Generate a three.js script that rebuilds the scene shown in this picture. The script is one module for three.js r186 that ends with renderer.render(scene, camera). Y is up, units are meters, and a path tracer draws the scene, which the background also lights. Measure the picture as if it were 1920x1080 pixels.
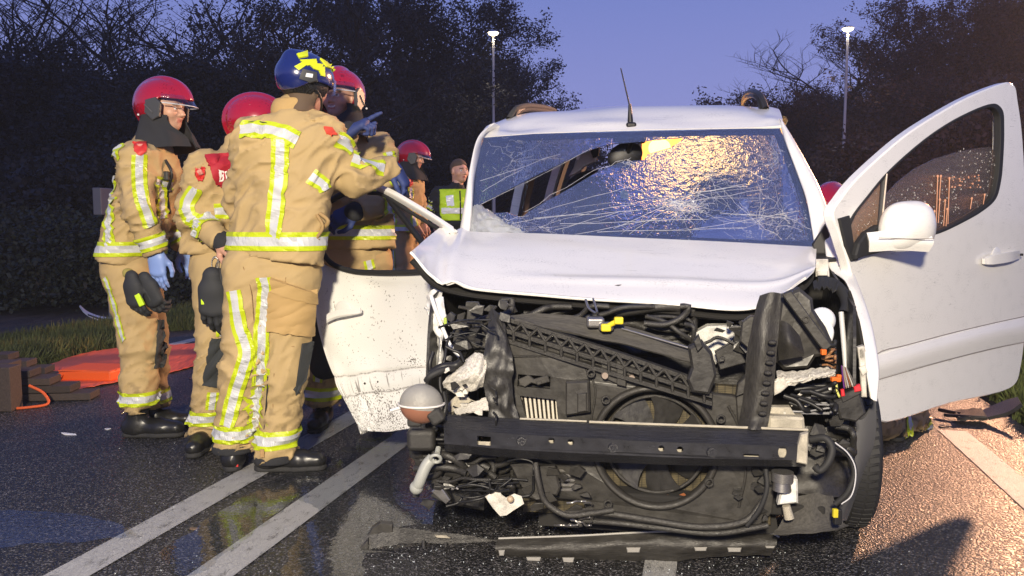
import * as THREE from 'three';
import { ImprovedNoise } from 'three/addons/math/ImprovedNoise.js';
import { mergeGeometries, mergeVertices, toCreasedNormals } from 'three/addons/utils/BufferGeometryUtils.js';
import { RoundedBoxGeometry } from 'three/addons/geometries/RoundedBoxGeometry.js';
import { RectAreaLightUniformsLib } from 'three/addons/lights/RectAreaLightUniformsLib.js';

// ───────── camera, sky, lights, exposure ─────────
const scene = new THREE.Scene();
const F = 1480, EYE = 1.2, PITCH = Math.atan(130 / F);
const camera = new THREE.PerspectiveCamera(2 * Math.atan(540 / F) * 180 / Math.PI, 1920 / 1080, 0.05, 600);
camera.position.set(0, EYE, 0);
camera.rotation.x = -PITCH;
camera.updateMatrixWorld(true);
const renderer = new THREE.WebGLRenderer({ antialias: true });
renderer.toneMapping = THREE.LinearToneMapping;
renderer.toneMappingExposure = 1.0;
renderer.shadowMap.enabled = true;
renderer.shadowMap.type = THREE.PCFSoftShadowMap;
{ // dusk sky: lavender low down, deeper blue overhead, even all round
  const W = 256, H = 128, data = new Float32Array(W * H * 4);
  const stops = [[-90, .03, .035, .07], [-4, .12, .12, .22], [0, .29, .28, .51], [8, .225, .25, .545], [18, .130, .180, .475], [40, .075, .13, .42], [90, .055, .105, .37]];
  for (let j = 0; j < H; j++) {
    const el = ((j + .5) / H - .5) * 180; let k = 0;
    while (k < stops.length - 2 && el > stops[k + 1][0]) k++;
    const a = stops[k], b = stops[k + 1], t = Math.min(1, Math.max(0, (el - a[0]) / (b[0] - a[0])));
    for (let i = 0; i < W; i++) { const o = (j * W + i) * 4; for (let c = 0; c < 3; c++) data[o + c] = (a[c + 1] + (b[c + 1] - a[c + 1]) * t) * 1.2; data[o + 3] = 1; }
  }
  const sky = new THREE.DataTexture(data, W, H, THREE.RGBAFormat, THREE.FloatType);
  sky.mapping = THREE.EquirectangularReflectionMapping; sky.magFilter = THREE.LinearFilter; sky.minFilter = THREE.LinearFilter; sky.needsUpdate = true;
  scene.background = sky; scene.environment = sky; scene.backgroundIntensity = 1; scene.environmentIntensity = 1;
}
const LIGHTS = {
  key: { at: [-0.6, 2.7, 2.3], to: [0.2, 0.9, -4.2], color: [1.0, 0.87, 0.67], cd: 212, radius: 10, angle: .75 },
  flood: { at: [10.7, 5.1, -14.0], to: [0.6, 0.6, -2.6], color: [1.0, 0.52, 0.29], cd: 950, radius: 13, angle: .64 },
};
const FOG = [0.80, 0.86, 1.0, 0.0014];
// ───────── helpers ─────────
let seed = 20251;
const rnd = () => { seed = (seed * 1664525 + 1013904223) >>> 0; return seed / 4294967296; };
const rr = (a, b) => a + (b - a) * rnd();
const reseed = (s) => { seed = s >>> 0; };
const perlin = new ImprovedNoise();
const nz = (x, y, z) => perlin.noise(x + 100.31, y + 57.77, z + 33.13);
const fbm = (x, y, z, o = 4) => { let s = 0, a = .5; for (let i = 0; i < o; i++) { s += a * nz(x, y, z); x *= 2.03; y *= 2.03; z *= 2.03; a *= .5; } return s; };
const cl = (x, a = 0, b = 1) => Math.min(b, Math.max(a, x));
const lerp = (a, b, t) => a + (b - a) * t;
const smooth = (a, b, x) => { const t = cl((x - a) / (b - a)); return t * t * (3 - 2 * t); };
const V = (x, y, z) => new THREE.Vector3(x, y, z);
const R = Math.PI / 180;
const cP = Math.cos(PITCH), sP = Math.sin(PITCH);
// direction of the line of sight through a place in the 1920 x 1080 photograph
function ray(px, py) {
  const x = (px - 960) / F, y = (540 - py) / F;
  return V(x, y * cP - sP, -(cP + y * sP));
}
const at = (px, py, d) => { const r = ray(px, py); return r.multiplyScalar(d / -r.z).add(V(0, EYE, 0)); };   // point at depth d
const onGround = (px, py, h = 0) => { const r = ray(px, py); return r.multiplyScalar((h - EYE) / r.y).add(V(0, EYE, 0)); };
function onPlane(px, py, o, n) { const r = ray(px, py), e = V(0, EYE, 0); return r.clone().multiplyScalar(n.dot(o.clone().sub(e)) / n.dot(r)).add(e); }
const used = {};
function numbered(n) { if (!(n in used)) { used[n] = 0; return n; } return `${n}_${String(++used[n]).padStart(3, '0')}`; }
function tag(o, label, category, group, kind) {
  if (label) o.userData.label = label; if (category) o.userData.category = category;
  if (group) o.userData.group = group; if (kind) o.userData.kind = kind; return o;
}
function thing(name, pos, label, category, group) {
  const g = new THREE.Group(); g.name = numbered(name); g.position.copy(pos); scene.add(g); g.updateMatrixWorld(true);
  return tag(g, label, category, group);
}
// geometry given in world coordinates becomes a mesh under parent
function part(name, geo, mat, parent, label) {
  if (Array.isArray(geo)) geo = join(geo);
  const m = new THREE.Mesh(geo, mat); m.name = parent ? name : numbered(name); m.castShadow = m.receiveShadow = true;
  if (parent) { parent.updateWorldMatrix(true, false); geo.applyMatrix4(parent.matrixWorld.clone().invert()); parent.add(m); } else scene.add(m);
  if (label) m.userData.label = label;
  return m;
}
// a whole thing of one mesh: its origin is put at its base
function solo(name, geo, mat, label, category, group, kind) {
  if (Array.isArray(geo)) geo = join(geo);
  geo.computeBoundingBox(); const b = geo.boundingBox, p = V((b.min.x + b.max.x) / 2, b.min.y, (b.min.z + b.max.z) / 2);
  geo.translate(-p.x, -p.y, -p.z);
  const m = new THREE.Mesh(geo, mat); m.name = numbered(name); m.position.copy(p); m.castShadow = m.receiveShadow = true; scene.add(m);
  return tag(m, label, category, group, kind);
}
function join(list) {
  const withColor = list.some((g) => g.attributes.color);
  return mergeGeometries(list.map((g) => {
    g = g.index ? g.toNonIndexed() : g;
    if (!g.attributes.normal) g.computeVertexNormals();
    if (!g.attributes.uv) g.setAttribute('uv', new THREE.BufferAttribute(new Float32Array(g.attributes.position.count * 2), 2));
    if (withColor && !g.attributes.color) g.setAttribute('color', new THREE.BufferAttribute(new Float32Array(g.attributes.position.count * 3).fill(1), 3));
    for (const k of Object.keys(g.attributes)) if (!['position', 'normal', 'uv', 'color'].includes(k)) g.deleteAttribute(k);
    return g;
  }));
}
function paint(geo, f) { // vertex colours from a function of position
  const p = geo.attributes.position, c = new Float32Array(p.count * 3);
  for (let i = 0; i < p.count; i++) { const k = typeof f === 'function' ? f(p.getX(i), p.getY(i), p.getZ(i), i) : f; c.set(k, i * 3); }
  geo.setAttribute('color', new THREE.BufferAttribute(c, 3)); return geo;
}
function warp(geo, f) {
  const p = geo.attributes.position, v = V();
  for (let i = 0; i < p.count; i++) { v.fromBufferAttribute(p, i); f(v, i); p.setXYZ(i, v.x, v.y, v.z); }
  geo.computeVertexNormals(); return geo;
}
const mat = (r, g, b, rough = .6, o = {}) => new THREE.MeshStandardMaterial({ color: new THREE.Color().setRGB(r, g, b), roughness: rough, metalness: 0, side: THREE.DoubleSide, ...o });
const phys = (r, g, b, rough, o = {}) => new THREE.MeshPhysicalMaterial({ color: new THREE.Color().setRGB(r, g, b), roughness: rough, metalness: 0, side: THREE.DoubleSide, ...o });
function tex(w, h, f, srgb, rep) { // f(x, y) -> grey or [r, g, b], 0..1
  const d = new Uint8Array(w * h * 4);
  for (let j = 0; j < h; j++) for (let i = 0; i < w; i++) {
    const v = f(i, j), o = (j * w + i) * 4;
    for (let c = 0; c < 3; c++) { let q = cl(Array.isArray(v) ? v[c] : v); if (srgb) q = q <= .0031308 ? q * 12.92 : 1.055 * q ** (1 / 2.4) - .055; d[o + c] = q * 255 + .5; }
    d[o + 3] = 255;
  }
  const t = new THREE.DataTexture(d, w, h, THREE.RGBAFormat); t.wrapS = t.wrapT = THREE.RepeatWrapping;
  t.magFilter = THREE.LinearFilter; t.minFilter = THREE.LinearMipmapLinearFilter; t.generateMipmaps = true; if (srgb) t.colorSpace = THREE.SRGBColorSpace;
  if (rep) t.repeat.set(rep, rep); t.needsUpdate = true; return t;
}
function bar(a, b, r0, r1 = r0, n = 8) { // straight tapered rod
  const d = b.clone().sub(a), L = d.length(), g = new THREE.CylinderGeometry(r1, r0, L, n, 1);
  g.translate(0, L / 2, 0); g.applyQuaternion(new THREE.Quaternion().setFromUnitVectors(V(0, 1, 0), d.normalize())); return g.translate(a.x, a.y, a.z);
}
function tube(pts, r, n = 24, m = 7, closed = false) { return new THREE.TubeGeometry(new THREE.CatmullRomCurve3(pts, closed), n, r, m, closed); }
function boxAt(c, sx, sy, sz, q, rad = .006) {
  const g = new RoundedBoxGeometry(sx, sy, sz, 2, Math.min(rad, sx * .45, sy * .45, sz * .45)); if (q) g.applyQuaternion(q); return g.translate(c.x, c.y, c.z);
}
const crv = (a, t) => { // Catmull-Rom through a list of points, t 0..1
  const n = a.length - 1, s = cl(t) * n, i = Math.min(n - 1, Math.floor(s)), u = s - i;
  const p1 = a[i], p2 = a[i + 1], p0 = a[i - 1] || p1.clone().multiplyScalar(2).sub(p2), p3 = a[i + 2] || p2.clone().multiplyScalar(2).sub(p1);
  const f = (x0, x1, x2, x3) => .5 * (2 * x1 + (x2 - x0) * u + (2 * x0 - 5 * x1 + 4 * x2 - x3) * u * u + (3 * x1 - x0 - 3 * x2 + x3) * u * u * u);
  return V(f(p0.x, p1.x, p2.x, p3.x), f(p0.y, p1.y, p2.y, p3.y), f(p0.z, p1.z, p2.z, p3.z));
};
// smooth sheet of a given thickness through rows of points; thick goes against the side that the rows turn to the eye
function sheet(rows, nu, nv, thick = .004, fn) {
  const P = [];
  for (let j = 0; j <= nv; j++) for (let i = 0; i <= nu; i++) {
    const p = crv(rows.map((r) => crv(r, i / nu)), j / nv); if (fn) fn(p, i / nu, j / nv); P.push(p);
  }
  return grid(P, nu, nv, thick);
}
function grid(P, nu, nv, thick) {
  const id = (i, j) => j * (nu + 1) + i, N = P.map((p, k) => {
    const i = k % (nu + 1), j = (k / (nu + 1)) | 0;
    const a = P[id(Math.min(i + 1, nu), j)].clone().sub(P[id(Math.max(i - 1, 0), j)]), b = P[id(i, Math.min(j + 1, nv))].clone().sub(P[id(i, Math.max(j - 1, 0))]);
    return a.cross(b).normalize();
  });
  let away = 0; const e = V(0, EYE, 0); P.forEach((p, k) => { away += N[k].dot(p.clone().sub(e)) > 0 ? 1 : -1; });
  const s = away > 0 ? 1 : -1, pos = [], uv = [], ix = [], n = P.length;
  P.forEach((p, k) => { pos.push(p.x, p.y, p.z); uv.push((k % (nu + 1)) / nu, ((k / (nu + 1)) | 0) / nv); });
  for (let j = 0; j < nv; j++) for (let i = 0; i < nu; i++) { const a = id(i, j), b = id(i + 1, j), c = id(i, j + 1), d = id(i + 1, j + 1); ix.push(...(s > 0 ? [a, c, b, b, c, d] : [a, b, c, b, d, c])); }
  if (thick > 0) {
    P.forEach((p, k) => { const q = p.clone().addScaledVector(N[k], s * thick); pos.push(q.x, q.y, q.z); uv.push((k % (nu + 1)) / nu, ((k / (nu + 1)) | 0) / nv); });
    const m = ix.length; for (let k = 0; k < m; k += 3) ix.push(n + ix[k], n + ix[k + 2], n + ix[k + 1]);
    const g1 = new THREE.BufferGeometry(); const sp = [], su = [];
    const rim = []; for (let i = 0; i <= nu; i++) rim.push(id(i, 0)); for (let j = 1; j <= nv; j++) rim.push(id(nu, j)); for (let i = nu - 1; i >= 0; i--) rim.push(id(i, nv)); for (let j = nv - 1; j >= 0; j--) rim.push(id(0, j));
    for (let k = 0; k < rim.length - 1; k++) { const a = rim[k], b = rim[k + 1]; for (const q of [a, b, n + a, b, n + b, n + a]) { sp.push(pos[q * 3], pos[q * 3 + 1], pos[q * 3 + 2]); su.push(uv[q * 2], uv[q * 2 + 1]); } }
    g1.setAttribute('position', new THREE.Float32BufferAttribute(sp, 3)); g1.setAttribute('uv', new THREE.Float32BufferAttribute(su, 2)); g1.computeVertexNormals();
    const g = new THREE.BufferGeometry(); g.setAttribute('position', new THREE.Float32BufferAttribute(pos, 3)); g.setAttribute('uv', new THREE.Float32BufferAttribute(uv, 2)); g.setIndex(ix); g.computeVertexNormals();
    return join([g, g1]);
  }
  const g = new THREE.BufferGeometry(); g.setAttribute('position', new THREE.Float32BufferAttribute(pos, 3)); g.setAttribute('uv', new THREE.Float32BufferAttribute(uv, 2)); g.setIndex(ix); g.computeVertexNormals(); return g;
}
// a flat frame of axes in which outlines seen in the photograph are cut out of sheet or slab
function frame(o, ex, ey) {
  ex = ex.clone().normalize(); const n = ex.clone().cross(ey).normalize(); ey = n.clone().cross(ex).normalize();
  const f = { o, ex, ey, n, M: new THREE.Matrix4().makeBasis(ex, ey, n).setPosition(o) };
  f.uv = (px, py) => { const p = onPlane(px, py, o, n).sub(o); return new THREE.Vector2(p.dot(ex), p.dot(ey)); };
  f.pt = (u, v, w = 0) => V(u, v, w).applyMatrix4(f.M);
  return f;
}
function slab(f, outline, thick, { holes = [], bevel = .003, w = 0, curve = 0, smoothN = 0 } = {}) {
  const put = (pts) => { let q = pts.map((p) => p.isVector2 ? p : f.uv(p[0], p[1])); if (smoothN) q = new THREE.SplineCurve([...q, q[0]]).getPoints(smoothN * q.length).slice(0, -1); return q; };
  const s = new THREE.Shape(put(outline)); for (const h of holes) s.holes.push(new THREE.Path(put(h)));
  const g = new THREE.ExtrudeGeometry(s, { depth: Math.max(.0005, thick - 2 * bevel), bevelEnabled: bevel > 0, bevelThickness: bevel, bevelSize: bevel, bevelOffset: -bevel, bevelSegments: 1, curveSegments: 4 });
  g.translate(0, 0, w - thick + bevel); // front face at w
  if (curve) warp(g, (p) => { p.z += curve(p); });
  return g.applyMatrix4(f.M);
}
// ───────── lamps that stand outside the frame ─────────
function floodlight(L, label) {
  const p = V(...L.at), q = V(...L.to), dir = q.clone().sub(p).normalize();
  const g = thing('floodlight', V(p.x, 0, p.z), label, 'floodlight');
  const turn = new THREE.Quaternion().setFromUnitVectors(V(0, 0, 1), dir), back = p.clone().addScaledVector(dir, -.12);
  const steel = mat(.09, .09, .1, .5, { metalness: .6 });
  part('mast', bar(V(p.x, .1, p.z), back.clone().add(V(0, -.2, 0)), .035, .025, 12), steel, g);
  for (let k = 0; k < 3; k++) part('leg', bar(V(p.x, .6, p.z), V(p.x + .7 * Math.cos(k * 2.1), 0.02, p.z + .7 * Math.sin(k * 2.1)), .018), steel, g);
  const h = part('lamp_head', boxAt(back, .56, .36, .14, turn, .02), mat(.05, .05, .05, .5), g);
  part('lamp_glass', boxAt(p.clone().addScaledVector(dir, -.045), .5, .3, .01, turn, .002), mat(.9, .9, .9, .3, { emissive: new THREE.Color().setRGB(...L.color), emissiveIntensity: 20 }), h);
  const s = new THREE.SpotLight(new THREE.Color().setRGB(...L.color), L.cd, 0, L.angle || 1.0, .5, 2);
  s.position.copy(p).addScaledVector(dir, .05); s.target.position.copy(q); s.castShadow = true; s.shadow.radius = L.radius; s.shadow.mapSize.set(2048, 2048); s.shadow.camera.near = .5; s.shadow.camera.far = 60;
  scene.add(s, s.target);
}
floodlight(LIGHTS.key, 'work floodlight on a tripod behind the camera lighting the crew and the car');
floodlight(LIGHTS.flood, 'orange floodlight on a tall mast beside the right verge');
{ // lamp added on the mast, out of view, to warm the right wood
  const p = V(10.6, 5.75, -14.2), c = new THREE.Color().setRGB(1, .47, .20), g = thing('added_mast_lamp', V(p.x, 5.3, p.z), 'added unseen orange lamp on top of the tall mast beside the right verge', 'lamp');
  part('lamp_bulb', new THREE.SphereGeometry(.16, 20, 14).translate(p.x, p.y, p.z), mat(.9, .8, .6, .4, { emissive: c, emissiveIntensity: 6 }), g);
  part('bracket', bar(V(p.x, 5.2, p.z), V(p.x, 5.58, p.z), .03, .03, 8), mat(.1, .1, .1, .5), g);
  const l = new THREE.PointLight(c, 60, 0, 2); l.position.copy(p); l.castShadow = true; l.shadow.radius = 8; scene.add(l);
}

// ───────── ground ─────────
const RX = .2402, RD = .9707;                                         // direction of the road across and away
const road = (u, t, h = 0) => V(u * RD + t * RX, h, u * RX - t * RD);     // u across from under the camera, t along
function strip(u0, u1, t0, t1, h, nu, nt, wob) {
  const pos = [], uv = [], ix = [];
  for (let j = 0; j <= nt; j++) for (let i = 0; i <= nu; i++) {
    const t = t0 + (t1 - t0) * (j / nt) ** 1.8, u = lerp(u0, u1, i / nu); const p = road(u, t, h); if (wob) wob(p, u, t, i, j); pos.push(p.x, p.y, p.z); uv.push(u, t);
  }
  for (let j = 0; j < nt; j++) for (let i = 0; i < nu; i++) { const a = j * (nu + 1) + i; ix.push(a, a + 1, a + nu + 1, a + 1, a + nu + 2, a + nu + 1); }
  const g = new THREE.BufferGeometry(); g.setAttribute('position', new THREE.Float32BufferAttribute(pos, 3)); g.setAttribute('uv', new THREE.Float32BufferAttribute(uv, 2)); g.setIndex(ix); g.computeVertexNormals(); return g;
}
// asphalt: stones of 4 to 11 mm set in tar
const AS = 1024, AM = 1.6, ahgt = new Float32Array(AS * AS), atone = new Float32Array(AS * AS), ared = new Float32Array(AS * AS);
reseed(77);
for (let k = 0; k < 52000; k++) {
  const cx = rnd() * AS, cy = rnd() * AS, r = (.0022 + .0040 * rnd() ** 1.6) * AS / AM, top = .45 + .55 * rnd(), tone = rnd() ** 2.6, el = rr(.65, 1), an = rr(0, 3.14), ca = Math.cos(an), sa = Math.sin(an), red = rnd();
  for (let j = Math.floor(cy - r); j <= cy + r; j++) for (let i = Math.floor(cx - r); i <= cx + r; i++) {
    const x = ((i - cx) * ca + (j - cy) * sa) / r, y = ((j - cy) * ca - (i - cx) * sa) / (r * el), q = x * x + y * y; if (q > 1) continue;
    const o = ((j + AS) % AS) * AS + (i + AS) % AS, h = top * (1 - q * q * .8); if (h > ahgt[o]) { ahgt[o] = h; atone[o] = tone; ared[o] = red; }
  }
}
const asphaltMap = tex(AS, AS, (i, j) => { const o = j * AS + i, h = ahgt[o], t = atone[o], b = h < .12 ? .012 : .020 + .16 * t; return [b * (1 + .10 * ared[o]), b, b * (1.04 - .06 * ared[o])]; }, true, 1 / AM);
const asphaltBump = tex(AS, AS, (i, j) => ahgt[j * AS + i], false, 1 / AM);
const asphaltRough = tex(AS, AS, (i, j) => { const o = j * AS + i; return .28 + .36 * ((ared[o] * 7.3) % 1) + (ahgt[o] < .12 ? .12 : 0); }, false, 1 / AM);
const asphalt = mat(1, 1, 1, 1, { map: asphaltMap, bumpMap: asphaltBump, bumpScale: .0055, roughnessMap: asphaltRough, vertexColors: true });
asphalt.metalness = 0;
const soil = mat(.03, .024, .018, .95, { bumpMap: asphaltBump, bumpScale: .02 });
{
  const g = new THREE.PlaneGeometry(900, 900, 1, 1).rotateX(-Math.PI / 2).translate(0, -.03, -150);
  tag(part('ground', g, soil), null, null, null, 'structure');
  const rd = strip(-5.25, 1.80, -8, 170, 0, 60, 260);
  paint(rd, (x, y, z) => { const a = fbm(x * .7, 3, z * .7), b = fbm(x * 3, 9, z * 3, 3); const k = .92 + .5 * a + .35 * b; return [k, k, k]; });
  tag(part('road', rd, asphalt), null, null, null, 'structure');
}
// painted markings, worn so that tar shows between the grains
const lineMap = tex(1024, 256, (i, j) => {
  const o = (j * 4 % AS) * AS + i % AS, w = nz(i * .02, j * .02, 4) + .6 * nz(i * .11, j * .11, 8), e = Math.min(j, 255 - j) / 255;
  const worn = smooth(.45, .95, w + .9 * (.42 - ahgt[o]) - smooth(.0, .08, e) * .12), b = lerp(.46, .12, worn) * (.9 + .16 * atone[o]); return [b, b * .985, b * .93];
}, true);
const lineMat = mat(1, 1, 1, .5, { map: lineMap, bumpMap: asphaltBump, bumpScale: .0018 });
function marking(pxs, label) { // outline in the photograph on the ground, long side first
  const P = pxs.map(([x, y]) => onGround(x, y, .004)), n = 60, pos = [], uv = [], ix = [];
  const L = P[0].distanceTo(P[1]);
  for (let j = 0; j <= n; j++) for (let i = 0; i <= 4; i++) { const a = P[0].clone().lerp(P[1], j / n), b = P[3].clone().lerp(P[2], j / n), p = a.lerp(b, i / 4); if (i === 0 || i === 4) { p.x += .006 * nz(j * 1.7, i, 2); } pos.push(p.x, p.y, p.z); uv.push(j / n * L / 1.4, i / 4); }
  for (let j = 0; j < n; j++) for (let i = 0; i < 4; i++) { const a = j * 5 + i; ix.push(a, a + 5, a + 1, a + 1, a + 5, a + 6); }
  const g = new THREE.BufferGeometry(); g.setAttribute('position', new THREE.Float32BufferAttribute(pos, 3)); g.setAttribute('uv', new THREE.Float32BufferAttribute(uv, 2)); g.setIndex(ix); g.computeVertexNormals();
  if (g.attributes.normal.getY(0) < 0) { const a = g.index.array; for (let k = 0; k < a.length; k += 3) { const t = a[k]; a[k] = a[k + 1]; a[k + 1] = t; } g.computeVertexNormals(); }
  tag(part('road_marking', g, lineMat), label, null, null, 'structure');
}
function lane(u, w, t0, t1, label) { const n = (p) => { const c = p.clone(); c.y = .004; return c; }; const q = [road(u - w / 2, t0), road(u - w / 2, t1), road(u + w / 2, t1), road(u + w / 2, t0)]; lanePts(q, label); }
function lanePts(P, label) {
  const n = 90, pos = [], uv = [], ix = [], L = P[0].distanceTo(P[1]);
  for (let j = 0; j <= n; j++) for (let i = 0; i <= 4; i++) { const s = (j / n) ** 1.5, a = P[0].clone().lerp(P[1], s), b = P[3].clone().lerp(P[2], s), p = a.lerp(b, i / 4); pos.push(p.x, .004, p.z); uv.push(s * L / 1.4, i / 4); }
  for (let j = 0; j < n; j++) for (let i = 0; i < 4; i++) { const a = j * 5 + i; ix.push(a, a + 1, a + 5, a + 1, a + 6, a + 5); }
  const g = new THREE.BufferGeometry(); g.setAttribute('position', new THREE.Float32BufferAttribute(pos, 3)); g.setAttribute('uv', new THREE.Float32BufferAttribute(uv, 2)); g.setIndex(ix); g.computeVertexNormals();
  tag(part('road_marking', g, lineMat), label, null, null, 'structure');
}
lane(-2.07, .152, 1.2, 120, 'left of the two parallel worn white centre lines');
lane(-1.60, .152, 1.2, 120, 'right of the two parallel worn white centre lines');
lane(-4.93, .14, 6.0, 120, 'white edge line beside the left verge');
lane(1.37, .15, -2, 4.86, 'white edge stripe on the right of the wrecked car');
lane(1.37, .15, 8.2, 110, 'far white edge stripe along the right verge');
lane(-.135, .11, 1.4, 2.88, 'short white dash in front of the fallen bumper strip');
// water lying on the road
const water = phys(1, 1, 1, .045, { transmission: 1, thickness: 0, ior: 1.33, side: THREE.FrontSide });
water.bumpMap = tex(256, 256, (i, j) => .5 + .5 * nz(i / 14, j / 14, 2) + .25 * nz(i / 5, j / 5, 6), false, 2); water.bumpScale = .0004;
water.color.setRGB(.86, .88, .9);
function puddle(pxs, label, h = .008) {
  const q = pxs.map(([x, y]) => onGround(x, y, h)), c = new THREE.CatmullRomCurve3(q, true, 'catmullrom', .5).getPoints(pxs.length * 14).slice(0, -1);
  const s = new THREE.Shape(c.map((p) => new THREE.Vector2(p.x + .03 * nz(p.x * 9, 1, p.z * 9) + .012 * nz(p.x * 31, 4, p.z * 31), -p.z + .03 * nz(p.x * 9, 7, p.z * 9) + .012 * nz(p.x * 31, 2, p.z * 31))));
  const g = new THREE.ShapeGeometry(s).rotateX(-Math.PI / 2).translate(0, h, 0);
  tag(part('water', g, water), label, null, null, 'structure');
}
puddle([[560, 1000], [600, 955], [560, 935], [610, 880], [655, 850], [690, 815], [780, 800], [850, 880], [900, 940], [960, 965], [900, 990], [780, 985], [700, 1000], [690, 1040], [640, 1120], [520, 1120], [540, 1050]], 'dark puddle of coolant and rain beside the left front wheel');
puddle([[392, 1060], [470, 1000], [560, 930], [600, 880], [575, 872], [505, 905], [420, 955], [345, 1003], [300, 1040], [330, 1075]], 'thin film of water between the two centre lines');
puddle([[-60, 962], [60, 958], [150, 968], [230, 985], [250, 1004], [160, 1012], [60, 1020], [-60, 1024]], 'shallow puddle on the road at the lower left');
puddle([[520, 842], [610, 790], [668, 768], [690, 782], [640, 806], [585, 838], [540, 860]], 'film of water on the far centre lines beside the boots');

// verges: grass strips and churned mud
const blade = (() => { const l = []; reseed(5); for (let k = 0; k < 9; k++) { const h = rr(.07, .20), w = rr(.003, .006), a = rr(0, 6.3), lean = rr(.02, .10), x = rr(-.05, .05), z = rr(-.05, .05); const c = Math.cos(a), s = Math.sin(a);
  const g = new THREE.BufferGeometry(); g.setAttribute('position', new THREE.Float32BufferAttribute([x - w * s, 0, z + w * c, x + w * s, 0, z - w * c, x + c * lean * .4 + w * .7 * s, h * .6, z + s * lean * .4 - w * .7 * c, x - w * s, 0, z + w * c, x + c * lean * .4 + w * .7 * s, h * .6, z + s * lean * .4 - w * .7 * c, x + c * lean, h, z + s * lean], 3)); g.computeVertexNormals(); l.push(g); } return join(l); })();
function instanced(name, geo, m, n, place, label, tint, parent) {
  const im = new THREE.InstancedMesh(geo, m, n), M = new THREE.Matrix4(), p = V(), q = new THREE.Quaternion(), s = V(), e = new THREE.Euler(), c = new THREE.Color(); let k = 0;
  for (let i = 0; i < n; i++) { if (place(i, p, e, s) === false) continue; q.setFromEuler(e); M.compose(p, q, s); im.setMatrixAt(k, M); if (tint) { const v = tint(i, p); c.setRGB(v[0], v[1], v[2]); im.setColorAt(k, c); } k++; }
  im.count = k; im.name = parent ? name : numbered(name); im.castShadow = im.receiveShadow = true; (parent || scene).add(im); return tag(im, label, null, null, 'stuff');
}
const grassM = mat(1, 1, 1, .75);
reseed(11);
instanced('grass', blade, grassM, 52000, (i, p, e, s) => { const t = 5 + 40 * rnd() ** 1.9, u = -5.3 - 1.0 * rnd() + .25 * nz(t * .8, 1, 1); if (nz(u * 2, t * 1.1, 3) < -.25) return false; p.copy(road(u, t, -.02)); e.set(rr(-.2, .2), rr(0, 6.3), rr(-.2, .2)); const k = rr(.5, 1.15); s.set(k, k * rr(.6, 1.1), k); }, 'tufted green grass along the left edge of the road', (i, p) => { const k = rr(.6, 1.3); return [.07 * k, .085 * k, .022 * k]; });
instanced('grass', blade, grassM, 60000, (i, p, e, s) => { const t = 3.2 + 36 * rnd() ** 1.7, u = 1.86 + 2.6 * rnd() + .12 * nz(t * 1.5, 1, 5); p.copy(road(u, t, -.02)); e.set(rr(-.2, .2), rr(0, 6.3), rr(-.2, .2)); const k = rr(.5, 1.2); s.set(k, k, k); }, 'bright green grass on the right verge', (i, p) => { const k = rr(.6, 1.3); return [.085 * k, .11 * k, .022 * k]; });
{
  const g = strip(-10.5, -5.2, 3, 60, -.012, 70, 160, (p, u, t) => { const e = smooth(-5.25, -5.7, u); p.y += e * (.05 * fbm(u * 2.4, 1, t * .8) + .05 * Math.abs(nz(u * 4, 2, t * 1.3)) - .02); });
  paint(g, (x, y, z) => { const k = .8 + .9 * fbm(x * 2, 5, z * 2); return [k, k, k]; });
  tag(part('mud_track', g, mat(.030, .024, .02, .62, { vertexColors: true, bumpMap: asphaltBump, bumpScale: .012 })), null, null, null, 'structure');
}
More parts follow.
